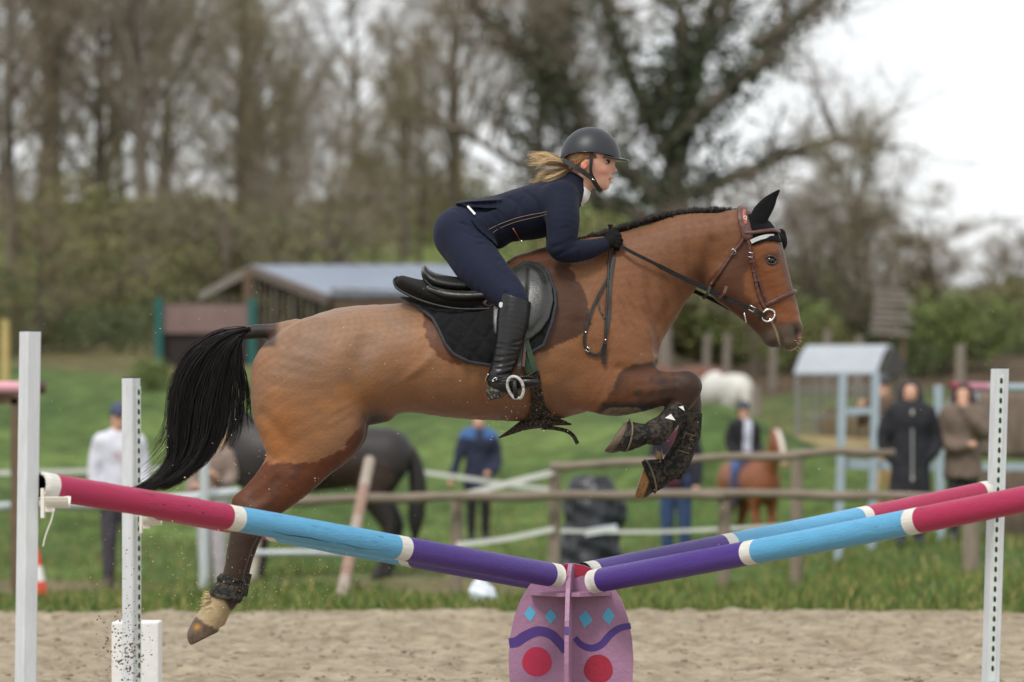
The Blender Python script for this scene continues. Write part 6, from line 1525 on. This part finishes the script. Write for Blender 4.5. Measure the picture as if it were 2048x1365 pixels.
rr = empty('pipe_fence', GP(250, 35), 'pale grey pipe fence rail and post in front of the man in white', 'fence')
M_pipe2 = mat('pale_grey_pipe', lin(186, 192, 194), rough=.45, noise=.15, nscale=8)
rail(rr, 'rail', [(-60, 1016), (120, 1010), (290, 1002), (480, 985)], 35, .046, M_pipe2)
q = GP(408, 34.8); mb = MB(); mb.cyl((q.x, q.y, q.z - .1), P(409, 915, 34.8), .045, n=11); mb.build('post', M_pipe2, rr)
tube_obj('fence_pole', [(catmull([tuple(P(a, b, 36)) for a, b in ((470, 1107), (640, 1106), (810, 1112))], 5), .03)], M_pipe2, world=True, sides=8)
tag(bpy.data.objects['fence_pole'], 'thin white pole hanging low behind the blue part of the near left jump pole', 'pole')
mb = MB()
lean = empty('leaning_pole', GP(683, 33), 'weathered orange and white pole leaning against the wooden fence', 'pole')
a, b_ = P(739, 922, 34.8), P(681, 1203, 31); M_or = mat('faded_orange_paint', lin(150, 118, 100), rough=.7, noise=.35, nscale=8)
M_fw = mat('faded_white_paint', lin(158, 144, 130), rough=.7, noise=.3, nscale=8)
for i, (f0, f1, m_) in enumerate(((0, .22, M_fw), (.22, .45, M_or), (.45, .62, M_fw), (.62, .86, M_or), (.86, 1, M_fw))): mb = MB(); mb.cyl(a.lerp(b_, f0), a.lerp(b_, f1), .05, n=12); mb.build('painted_band', m_, lean)
# rack of jump poles at the right
M_rack = mat('pale_blue_grey_steel', lin(158, 172, 182), rough=.45, noise=.15, nscale=8)
rk = empty('pole_rack', GP(1850, 41), 'pale blue grey steel rack with upright bars behind the women at the right', 'rack')
def bar(pa, pb, d_, r): mb = MB(); mb.box((0, 0, 0), (.001, .001, .001)) if False else mb.beam(P(*pa, d_), P(*pb, d_), r * 2, r * 2); mb.build('bar', M_rack, rk)
for px0, px1, y0 in ((1686, 1676, 745), (1752, 1742, 745), (1876, 1882, 770)):
    q = GP(px1, 41); mb = MB(); a = P(px0, y0, 41); mb.beam((q.x, q.y, q.z - .1), a, .085, .085); mb.build('upright_bar', M_rack, rk)
bar((1688, 823), (1748, 822), 41, .035); bar((1684, 928), (1860, 934), 41.1, .05); bar((1860, 934), (2090, 934), 41.1, .04); bar((1878, 858), (1905, 800), 41, .035); bar((1950, 776), (1952, 800), 40.9, .03)
gp = pole(P(1902, 774, 40.6), P(2120, 776, 40.9), 'pink tipped grey jump pole lying on the steel rack', r=.045, cols=[M_pink, mat('faded_pink_paint', lin(178, 120, 140), rough=.6), M_rack, M_rack, M_rack, M_rack, M_rack], seed=9, bands=(0, .16, .34, .5, .6, .7, .9, 1), group=None)
bs = empty('bale_stack', GP(2040, 42), 'grey brown weathered stack of straw bales beneath the rack rail at the right edge', 'bale stack')
M_bale = mat('weathered_bale', lin(128, 112, 98), rough=.95, noise=.55, nscale=5, nstretch=(3, 3, .5), bump=1, bscale=16, bstretch=(3, 3, .6))
for (x0, x1, y0, y1) in ((1968, 2130, 783, 918), (1985, 2140, 928, 1092)):
    a, b_ = P(x0, y0, 41.6), P(x1, y1, 41.6); mb = MB(); mb.box(((a.x + b_.x) / 2, 42.1, (a.z + b_.z) / 2), (b_.x - a.x, .95, a.z - b_.z), bev=.09); mb.build('bale', M_bale, bs, smooth=True)
# left edge: another pole, cone, bag, wrapped heap
pole(P(88, 775, 34.4), P(-120, 774, 34), 'pale pink and white pole poking in at the left edge', r=.055, cols=[mat('dark_maroon_paint', lin(78, 50, 52), rough=.6), M_fw, mat('pale_pink_paint', lin(222, 160, 174), rough=.5), mat('pink_white_paint', lin(226, 196, 200), rough=.5), M_fw, M_fw, M_fw], seed=10, bands=(0, .1, .12, .55, .7, .8, .9, 1), group=None)
pc = empty('pole_cradle', GP(20, 34.4), 'dark wooden trestle under the pale pink pole at the left edge', 'trestle')
for px in (-60, 30): q = GP(px, 34.3); mb = MB(); a = P(px, 797, 34.3); mb.beam((q.x, q.y, q.z - .05), a, .07, .07); mb.build('leg', M_beam, pc)
mb = MB(); mb.beam(P(-90, 800, 34.3), P(42, 798, 34.3), .07, .1); mb.build('top_beam', M_beam, pc)
cn = empty('traffic_cone', GP(72, 33), 'orange traffic cone with a white band behind the near left upright', 'cone')
q = GP(72, 33); M_cone = mat('orange_red_plastic', lin(214, 74, 48), rough=.5)
mb = MB(); mb.box((q.x, q.y, q.z + .02), (.34, .34, .04), bev=.012); mb.build('base', M_cone, cn)
for z0, z1, m_ in ((.04, .2, M_cone), (.2, .33, MATS['white_plastic']), (.33, .48, M_cone)): mb = MB(); f = lambda z: .12 - .2 * z; mb.cyl((q.x, q.y, q.z + z0), (q.x, q.y, q.z + z1), f(z0), f(z1), n=16); mb.build('cone_band', m_, cn)
o = Sdf((-30, -45, -20), (30, 10, 20), 1.4); o.ell((0, -6, 0), (13, 9, 9), .1, k=0); o.ell((-1, -16, 0), (7, 9, 6), .2, k=4); _, u, v, w = o.full(); o.f += (1.6 * nz3(u, v, w, 12, 3)).astype(np.float32)
V, Q = o.mesh(); c = GP(966, 29); tag(mesh_obj('plastic_bag', np.column_stack([c.x + V[:, 0] / 120, c.y + V[:, 2] / 120, c.z + .03 - V[:, 1] / 120]), Q, mat('white_film', lin(206, 212, 220), rough=.4)), 'crumpled white plastic bag lying on the grass', 'bag')
o = Sdf((-90, -150, -60), (80, 12, 60), 2.4)
o.chain([(8, -128, 0, 30, 26), (10, -90, 0, 36, 32), (6, -40, 0, 42, 38), (-2, -2, 0, 50, 44)], k=6); o.ell((14, -100, 0), (42, 40, 30), 0, k=10); o.chain([(0, -70, -10, 20, 20), (-40, -10, -10, 16, 20)], k=14)
_, u, v, w = o.full(); o.f += (3.2 * nz3(u, v * .6, w, 22, 3) + 1.6 * nz3(u, v, w, 9, 4)).astype(np.float32)
V, Q = o.mesh(1); c = GP(1170, 40); hp_ = empty('wrapped_heap', c, 'tall heap wrapped in crumpled black plastic with a pale strip', 'wrapped heap')
mesh_obj('plastic_wrap', np.column_stack([c.x + V[:, 0] / 130, c.y + V[:, 2] / 130, c.z - V[:, 1] / 130]), Q, mat('black_film', lin(36, 40, 46), rough=.38, noise=.4, nscale=6), hp_)
mb = MB(); mb.beam(P(1170, 1066, 39.55), P(1234, 1056, 39.6), .02, .07); mb.build('pale_strip', MATS['white_film'], hp_)

# ================================================================== onlookers
def frame(o, pos, yaw, sc):
    sc = sc / 100 if sc > .5 else sc; c, s_ = math.cos(yaw), math.sin(yaw)
    def f(V): return np.column_stack([pos.x + sc * (V[:, 0] * c - V[:, 2] * s_), pos.y + sc * (V[:, 0] * s_ + V[:, 2] * c), pos.z - sc * V[:, 1]])
    return f
def sculpt(parts, lo, hi, h, k=4, sm_=1, cut=None, noise=0):
    o = Sdf(lo, hi, h)
    for p in parts: o.chain(p, k=k, sub=3)
    if cut is not None: _, u, v, w = o.full(); o.f = np.maximum(o.f, cut(u, v, w) + 0 * o.f).astype(np.float32)
    if noise: _, u, v, w = o.full(); o.f += (noise * nz3(u, v, w, 14, 2)).astype(np.float32)
    return o.mesh(sm_)
def person(label, pos, yaw, height, top, legs, shoe, hair, top_len='hip', arms=None, hat=None, hairlen=0, top_noise=.6, leg_split=None, extra=None, name='person', seat=None, skin=(196, 150, 126), pockets=False, bulk=1.0):
    sc = height / 170; r = empty(name, pos, label, 'person'); T = frame(None, pos, yaw, sc)
    hd = [(0, -163, 0, 7.4, 9.2), (0, -157, -.6, 7.4, 9.0), (0, -152, -2, 5.6, 7)]
    arms = arms or [[(-18, -138, 0), (-23, -116, 1), (-23, -95, -4), (-22, -84, -7)], [(18, -138, 0), (23, -116, 1), (23, -95, -4), (22, -84, -7)]]
    L = seat or [[(-8.5, -92, 0), (-9.5, -50, -1), (-9.5, -10, 1)], [(8.5, -92, 0), (9.5, -50, -1), (9.5, -10, 1)]]
    lr = (9.2, 6.6, 4.4); torso = [(0, -96, 0, 15, 11), (0, -114, 0, 13.5, 10.5), (0, -130, 0, 16.5, 11.5), (0, -139, 0, 13, 9)]
    box = ((-60, -182, -60), (60, 6, 60))
    body = [hd, [(0, -150, 1, 5.5), (0, -140, 1, 6)], torso] + [[(*p, q) for p, q in zip(a, (5, 4, 3.2, 3.6))] for a in arms] + [[(*p, q - 1) for p, q in zip(a, lr)] for a in L]
    body += [[(*a[-1], 3.6), (a[-1][0] + .3 * (a[-1][0] - a[-2][0]), a[-1][1] + .5 * (a[-1][1] - a[-2][1]), a[-1][2] + .5 * (a[-1][2] - a[-2][2]) - 1, 4.2, 3), ] for a in ([] if pockets else arms)]
    body += [[(0, -158, -8.8, 1.2), (0, -155, -10.2, 1.4)]]
    V, Q = sculpt(body, *box, 2.2); C = np.tile(lin(*skin), (len(V), 1)); u, v, w = V.T
    for e in (-3.2, 3.2): C = np.where((np.hypot((u - e) / 1.3, v + 158.5) < .8)[:, None] & (w < -5)[:, None], .03, C)
    C = np.where((np.hypot(u / 2.6, (v + 151.2) / .7) < 1)[:, None] & (w < -5)[:, None], np.array(lin(160, 84, 80)), C)
    mesh_obj('body', T(V), Q, mat('skin_far', rough=.55, attr=True), r, col=C)
    low = {'hip': -86, 'thigh': -72, 'knee': -52}[top_len]
    tp = [[(0, low, 0, 17.5 if low < -80 else 19.5, 14), (0, -100, 0, 16.5, 13), (0, -116, 0, 16, 13), (0, -131, 0, 19, 13.5), (0, -141, 0, 13.5, 10), (0, -147, 1, 7.5, 7.5)], [(-15, -139, 0, 7.5), (15, -139, 0, 7.5)]]
    tp += [[(*p, q) for p, q in zip(a, (7.6, 6.4, 5.4, 4.8))] for a in arms]
    tp = [[(*q[:3], *[x * bulk for x in q[3:]]) for q in c] for c in tp]
    V, Q = sculpt(tp, *box, 2.2, k=5, cut=lambda u, v, w: v - (low + 2) + 0 * u, noise=top_noise)
    cs = np.tile(lin(*top['c']), (len(V), 1)); u, v, w = V.T
    if 'yoke' in top: cs = np.where(((v < -137) & (np.abs(u) > 6))[:, None], np.array(lin(*top['yoke'])), cs)
    if 'front' in top: cs = np.where(((np.abs(u + (v + 130) * .05) < 6.5) & (w < 0) & (v < -84))[:, None], np.array(lin(*top['front'])), cs)
    if 'quilt' in top: cs = cs * (.8 + .35 * (np.sin(v * .75) > -.5))[:, None]
    if 'print' in top: cs = np.where(((np.abs(u + 6) < 5) & (np.abs(v + 126) < 3 + .5 * u) & (w < 0))[:, None], np.array(lin(*top['print'])), cs)
    mesh_obj(top.get('name', 'jacket'), T(V), Q, mat('top_cloth', rough=.85, attr=True, noise=.25, nscale=9, bump=.25, bscale=60), r, col=cs)
    V, Q = sculpt([[(*p, q) for p, q in zip(a, (10, 7.6, 5.6))] for a in L] + [[(-6, -94, 0, 12, 11), (6, -94, 0, 12, 11)]], *box, 2.2, k=4, cut=(lambda u, v, w: -(v + 110)) if seat is None else None, noise=.4)
    cs = np.tile(lin(*legs), (len(V), 1))
    mesh_obj('trousers', T(V), Q, mat('leg_cloth', rough=.85, attr=True, noise=.25, nscale=9), r, col=cs)
    for a in L:
        f = a[-1]; up = leg_split or 12
        k2 = a[-2]; t_ = min(1, up / 42); kn = tuple(f[i] + (k2[i] - f[i]) * t_ for i in range(3))
        V, Q = sculpt([[(*kn, 6.6 if up > 20 else 5), (f[0], f[1], f[2], 5.6), (f[0], f[1] + 5, f[2], 5.4), (f[0] * 1.1, f[1] + 6, f[2] - 13, 4.4)]], *box, 2.2, k=2, cut=lambda u, v, w: v - 1 + 0 * u if seat is None else -90 + 0 * u)
        mesh_obj('boot', T(V), Q, mat('boot_far', rough=.6, attr=True), r, col=np.tile(lin(*shoe), (len(V), 1)))
    hp2 = [[(0, -166, 1.2, 8.2, 9.6), (0, -158, 3.2, 8.4, 8.4)]]
    if hairlen: hp2 += [[(-7, -167, 2, 3.6, 6), (-10.4, -156, 2, 3.6, 6), (-11.6, -152 + hairlen, 0, 4.4, 6)], [(7, -167, 2, 3.6, 6), (10.4, -156, 2, 3.6, 6), (11.6, -152 + hairlen, 0, 4.4, 6)], [(0, -160, 5, 7, 5), (0, -150 + hairlen, 6, 8, 4)]]
    V, Q = sculpt(hp2, *box, 1.8, k=3, cut=lambda u, v, w: np.minimum(-(w + 3.5) - .0 * u, v + 166) if hairlen or True else 0); mesh_obj('hair', T(V), Q, mat('hair_far', rough=.6, attr=True), r, col=np.tile(lin(*hair), (len(V), 1)))
    if hat:
        kind, hc = hat
        if kind == 'hood': hp3 = [[(0, -145, 9, 10, 6), (0, -140, 8, 12, 6)]]; cut = None
        else: hp3 = [[(0, -167, .5, 8.9, 10.4)], ] if False else [[(0, -166, .2, 8.8, 10.4), (0, -168, .6, 8.6, 10)]]; cut = lambda u, v, w: v + 164 + .1 * w
        V, Q = sculpt(hp3, *box, 1.6, k=2, cut=cut); ob = mesh_obj('hood' if kind == 'hood' else kind, T(V), Q, mat('hat_far', rough=.6, attr=True), r, col=np.tile(lin(*hc), (len(V), 1)))
        if kind != 'hood':
            V, Q = sculpt([[(-5, -164.5, -9, 1.2, 3), (0, -165, -13, 1.2, 5), (5, -164.5, -9, 1.2, 3)]], *box, 1.2, k=3); mesh_obj('peak', T(V), Q, MATS['hat_far'], ob, col=np.tile(lin(*hc), (len(V), 1)))
    if extra: extra(r, T)
    return r
pk_arms = [[(-18, -138, 0), (-27, -116, 4), (-25, -98, 0), (-13, -90, -5)], [(18, -138, 0), (27, -116, 4), (25, -98, 0), (13, -90, -5)]]
def zip_(r, T):
    for u, a, b in ((0, -140, -70),): V = np.array([[-.8, a, -15], [.8, a, -15], [.8, b, -16.5], [-.8, b, -16.5], [-.8, a, -13], [.8, a, -13], [.8, b, -13], [-.8, b, -13]]); mesh_obj('zip', T(V), [(0, 1, 2, 3), (4, 7, 6, 5), (0, 4, 5, 1), (2, 6, 7, 3), (0, 3, 7, 4), (1, 5, 6, 2)], mat('grey_zip', lin(150, 150, 150), rough=.4), r, smooth=False)
    for u, v in ((0, -139), (0, -71)): V, Q = sculpt([[(u, v - 2, -15.5, 1.4), (u, v + 2, -15.8, 1.4)]], (u - 5, v - 6, -20), (u + 5, v + 6, -10), .8, k=0); mesh_obj('toggle', T(V), Q, mat('pale_toggle', lin(186, 184, 172), rough=.5), r)
person('man in white sweatshirt and navy cap standing behind the slotted left upright', GP(238, 37.3), .15, 1.75, dict(c=(214, 214, 226), name='sweatshirt', print=(216, 150, 160)), (70, 64, 72), (68, 52, 46), (60, 46, 40), hat=('cap', (52, 60, 88)),
       extra=lambda r, T: mesh_obj('neck_warmer', T(sculpt([[(-3, -146, -1, 6.5, 7), (3, -146, -1, 6.5, 7)]], (-14, -156, -14), (14, -136, 14), 1.4, k=3)[0]), sculpt([[(-3, -146, -1, 6.5, 7), (3, -146, -1, 6.5, 7)]], (-14, -156, -14), (14, -136, 14), 1.4, k=3)[1], mat('navy_knit', lin(30, 34, 52), rough=.9), r))
person('woman in beige coat and grey breeches standing beyond the horse tail', GP(425, 38), -.6, 1.66, dict(c=(140, 122, 112)), (178, 174, 178), (34, 32, 34), (190, 160, 120), top_len='hip', leg_split=34, hairlen=14,
       arms=[[(-18, -138, 0), (-24, -118, 2), (-18, -102, -14), (-4, -106, -22)], [(18, -138, 0), (24, -118, 2), (26, -110, -18), (30, -118, -34)]])
person('woman in dark navy coat with light blue shoulders standing by the wooden fence', GP(957, 47.5), .1, 1.58, dict(c=(34, 38, 62), yoke=(58, 96, 150)), (24, 24, 28), (22, 22, 24), (58, 44, 38), top_len='thigh', hat=('hood', (150, 156, 164)), top_noise=1.2, bulk=1.12,
       arms=[[(-18, -138, 0), (-26, -116, 0), (-31, -98, -3), (-36, -84, -6)], [(18, -138, 0), (25, -116, 0), (23, -98, -10), (12, -92, -18)]])
person('person in navy and burgundy jacket and blue jeans, half hidden behind the horse forelegs', GP(1352, 42.5), -.1, 1.74, dict(c=(34, 30, 44), front=(74, 22, 38)), (50, 70, 106), (38, 36, 38), (48, 38, 34), top_len='hip')
person('woman in long black quilted coat with hands in her pockets', GP(1820, 39), .05, 1.67, dict(c=(32, 32, 38), quilt=1, name='coat'), (40, 42, 54), (40, 40, 52), (44, 38, 38), top_len='knee', arms=pk_arms, hat=('hood', (30, 30, 36)), extra=zip_, top_noise=.9, pockets=True, hairlen=6, bulk=1.16)
person('woman in brown parka with dark hair holding a hand to her mouth', GP(1926, 39.2), -.12, 1.60, dict(c=(112, 96, 84), name='parka'), (52, 50, 58), (52, 50, 58), (58, 34, 34), top_len='thigh', hairlen=18, hat=('hood', (132, 116, 100)), top_noise=.9, bulk=1.14,
       arms=[[(-18, -138, 0), (-25, -116, 0), (-12, -104, -16), (6, -106, -18)], [(18, -138, 0), (24, -118, -6), (12, -132, -16), (2, -146, -14)]])
person('person in a dark cap and tan trousers mostly hidden behind the woman in black', GP(1768, 45), .3, 1.66, dict(c=(96, 74, 58)), (186, 152, 104), (60, 48, 40), (50, 40, 36), hat=('cap', (50, 46, 50)),
       arms=[[(-18, -138, 0), (-28, -120, 0), (-34, -124, -12), (-36, -136, -16)], [(18, -138, 0), (23, -116, 1), (23, -95, -4), (22, -84, -7)]])

# ================================================================== the other horses
def back_horse(label, pos, yaw, sc, coatf, mane_c, neck, head, legs_c=None, cat='horse', parts_extra=None, lie=False):
    r = empty('horse', pos, label, cat); T = frame(None, pos, yaw, sc)
    o = Sdf((-150, -225, -36), (120, 4, 36), 2.6)
    o.chain([(72, -124, 0, 27, 25), (40, -122, 0, 30, 28), (0, -117, 0, 30, 29), (-40, -120, 0, 33, 27), (-62, -116, 0, 26, 21)], k=6)
    o.chain([(-46, -140, 0, 14, 9), (-30, -146, 0, 10, 8)], k=10)
    o.chain(neck, k=12); o.chain(head, k=6)
    for s_ in (-1, 1):
        hx, fx = 4 * s_, 3 * s_
        o.chain([(66, -112, 12 * s_, 26, 15), (60, -88, 13 * s_, 17, 10), (76 + hx, -58, 12 * s_, 8.5, 6), (78 + hx, -48, 12 * s_, 6.5, 5.5), (74 + hx, -22, 12 * s_, 4.6, 4.2), (70 + hx, -12, 12 * s_, 5), (67 + hx, -3, 12 * s_, 6.5)], k=5)
        o.chain([(-52, -104, 12 * s_, 20, 12), (-52 + fx, -80, 12 * s_, 10, 8), (-54 + fx, -52, 11 * s_, 6.8, 6), (-54 + fx, -24, 11 * s_, 4.4), (-56 + fx, -12, 11 * s_, 5), (-59 + fx, -3, 11 * s_, 6.5)], k=5)
    hx_, hy_, _, hr, _ = head[0]
    for s_ in (-1, 1): o.chain([(hx_ + 3, hy_ - hr * .6, 5 * s_, 3.4, 2.4), (hx_ + 3, hy_ - hr * .6 - 14, 7 * s_, 1, .8)], k=3)
    V, Q = o.mesh(1); C = coatf(V)
    mesh_obj('body', T(V), Q, mat('far_coat', rough=.55, attr=True, noise=.2, nscale=6), r, col=C)
    g2 = np.random.default_rng(3)
    o = Sdf((60, -150, -24), (130, -20, 24), 2.2); o.chain([(86, -136, 0, 5), (98, -122, 0, 7), (103, -92, 0, 9, 8), (101, -60, 0, 8, 7), (100, -40, 0, 3)], k=4); V, Q = o.mesh(1); mesh_obj('tail', T(V), Q, mat('tail_far', rough=.6, attr=True), r, col=np.tile(lin(*mane_c), (len(V), 1)))
    nk = np.array([q[:4] for q in neck]); o = Sdf((-150, -228, -14), (-10, -100, 14), 2.2); o.chain([(p[0] + p[3] * .42, p[1] - p[3] * .86, 0, 4.5, 3.5) for p in nk] + [(head[0][0] + 2, head[0][1] - head[0][3], 0, 3.5)], k=3); V, Q = o.mesh(1)
    mesh_obj('mane', T(V), Q, MATS['tail_far'], r, col=np.tile(lin(*mane_c), (len(V), 1)))
    return r, T
up_neck = [(-56, -122, 0, 26, 17), (-76, -146, 0, 20, 12), (-92, -168, 0, 15, 9), (-102, -184, 0, 12, 8)]; up_head = [(-104, -188, 0, 12, 8.5), (-116, -176, 0, 11.5, 8.5), (-128, -160, 0, 8.5, 6.5), (-136, -148, 0, 7, 6)]
def dark(V):
    C = np.tile(lin(34, 28, 27), (len(V), 1)); u, v, w = V.T; C = np.where((np.exp(-((u - 50) / 34) ** 2 - ((v + 104) / 22) ** 2) > .45)[:, None], np.array(lin(56, 40, 34)), C)
    C = np.where(((u < -40) & (v > -52) & (w < 0))[:, None], np.array(lin(186, 178, 164)), C); return C
dh, Td = back_horse('dark brown horse standing on the grass behind the leaping horse, one foreleg pale', GP(628, 39.6), 0, 1.04, dark, (22, 18, 18), up_neck, up_head)
def chest(V):
    C = np.tile(lin(134, 78, 46), (len(V), 1)); u, v, w = V.T; C = np.where(((u < -104) & (np.abs(w) < 4) & (v < -148))[:, None], np.array(lin(214, 206, 196)), C); C = np.where(((u < -128) & (v > -160) & (v < -120))[:, None], np.array(lin(176, 140, 112)), C)
    return C
pony, Tp = back_horse('chestnut pony with a white blaze standing under its rider behind the rails', GP(1502, 47), math.radians(108), .80, chest, (96, 52, 32), up_neck, up_head)
pp = GP(1502, 47)
seat = [[(-10, -92, 0), (-26, -78, -20), (-24, -44, -10)], [(10, -92, 0), (26, -78, -20), (24, -44, -10)]]
person('rider in dark helmet, black jacket and white shirt sitting on the chestnut pony', Vector((pp.x - .08, pp.y + .15, pp.z + .44)), math.radians(28), 1.46, dict(c=(26, 24, 30), front=(206, 208, 224)), (72, 92, 136), (30, 28, 30), (54, 40, 34), hat=('helmet', (52, 60, 72)), seat=seat,
       arms=[[(-18, -138, 0), (-24, -116, 2), (-20, -100, -14), (-8, -98, -28)], [(18, -138, 0), (24, -116, 2), (20, -100, -14), (8, -98, -28)]])
o = Sdf((-40, -160, -34), (40, -70, 34), 2.4); o.chain([(18, -146, 0, 8, 18), (0, -142, 0, 8, 14), (-22, -150, 0, 6, 10)], k=4)
for s_ in (1, -1): o.chain([(-4, -140, 14 * s_, 16, 6), (-6, -112, 29 * s_, 20, 4), (-8, -96, 30 * s_, 16, 3.5)], k=4)
V, Q = o.mesh(1); tag(mesh_obj('saddle', Tp(V), Q, mat('plum_saddle_cloth', lin(56, 44, 66), rough=.8)), 'dark plum saddle and cloth on the chestnut pony', 'saddle')
gz_neck = [(-56, -112, 0, 24, 16), (-82, -100, 0, 17, 11), (-98, -80, 0, 12, 9)]; gz_head = [(-100, -74, 0, 11, 8.5), (-106, -58, 0, 10.5, 8), (-110, -40, 0, 8, 6.5), (-112, -28, 0, 7, 6)]
p_ = GP(1445, 66)
back_horse('white horse grazing beyond the grass mound, seen from behind', p_, math.radians(-70), .98, lambda V: np.tile(lin(206, 204, 196), (len(V), 1)), (190, 186, 176), gz_neck, gz_head)
p_ = GP(1350, 69); p_.z -= .5
back_horse('red chestnut horse in the paddock behind the leaping horse forelegs', p_, 0.1, 1.0, lambda V: np.tile(lin(104, 58, 38), (len(V), 1)), (92, 46, 28), gz_neck, gz_head)

# things that would share a label are told apart by their order from left to right
by = {}
for o in scene.objects:
    if o.parent is None and o.get('label') and o.get('category'): by.setdefault(o['label'], []).append(o)
for lb, os_ in by.items():
    if len(os_) > 1:
        os_.sort(key=lambda o: o.location.x / max(o.location.y, 1))
        nm = ['left one', 'right one'] if len(os_) == 2 else ['leftmost', 'middle one', 'rightmost'] if len(os_) == 3 else ['leftmost', 'second from left', 'third from left', 'fourth from left', 'fifth from left', 'sixth from left'][:len(os_)]
        for o, w_ in zip(os_, nm): o['label'] = lb + ', ' + w_
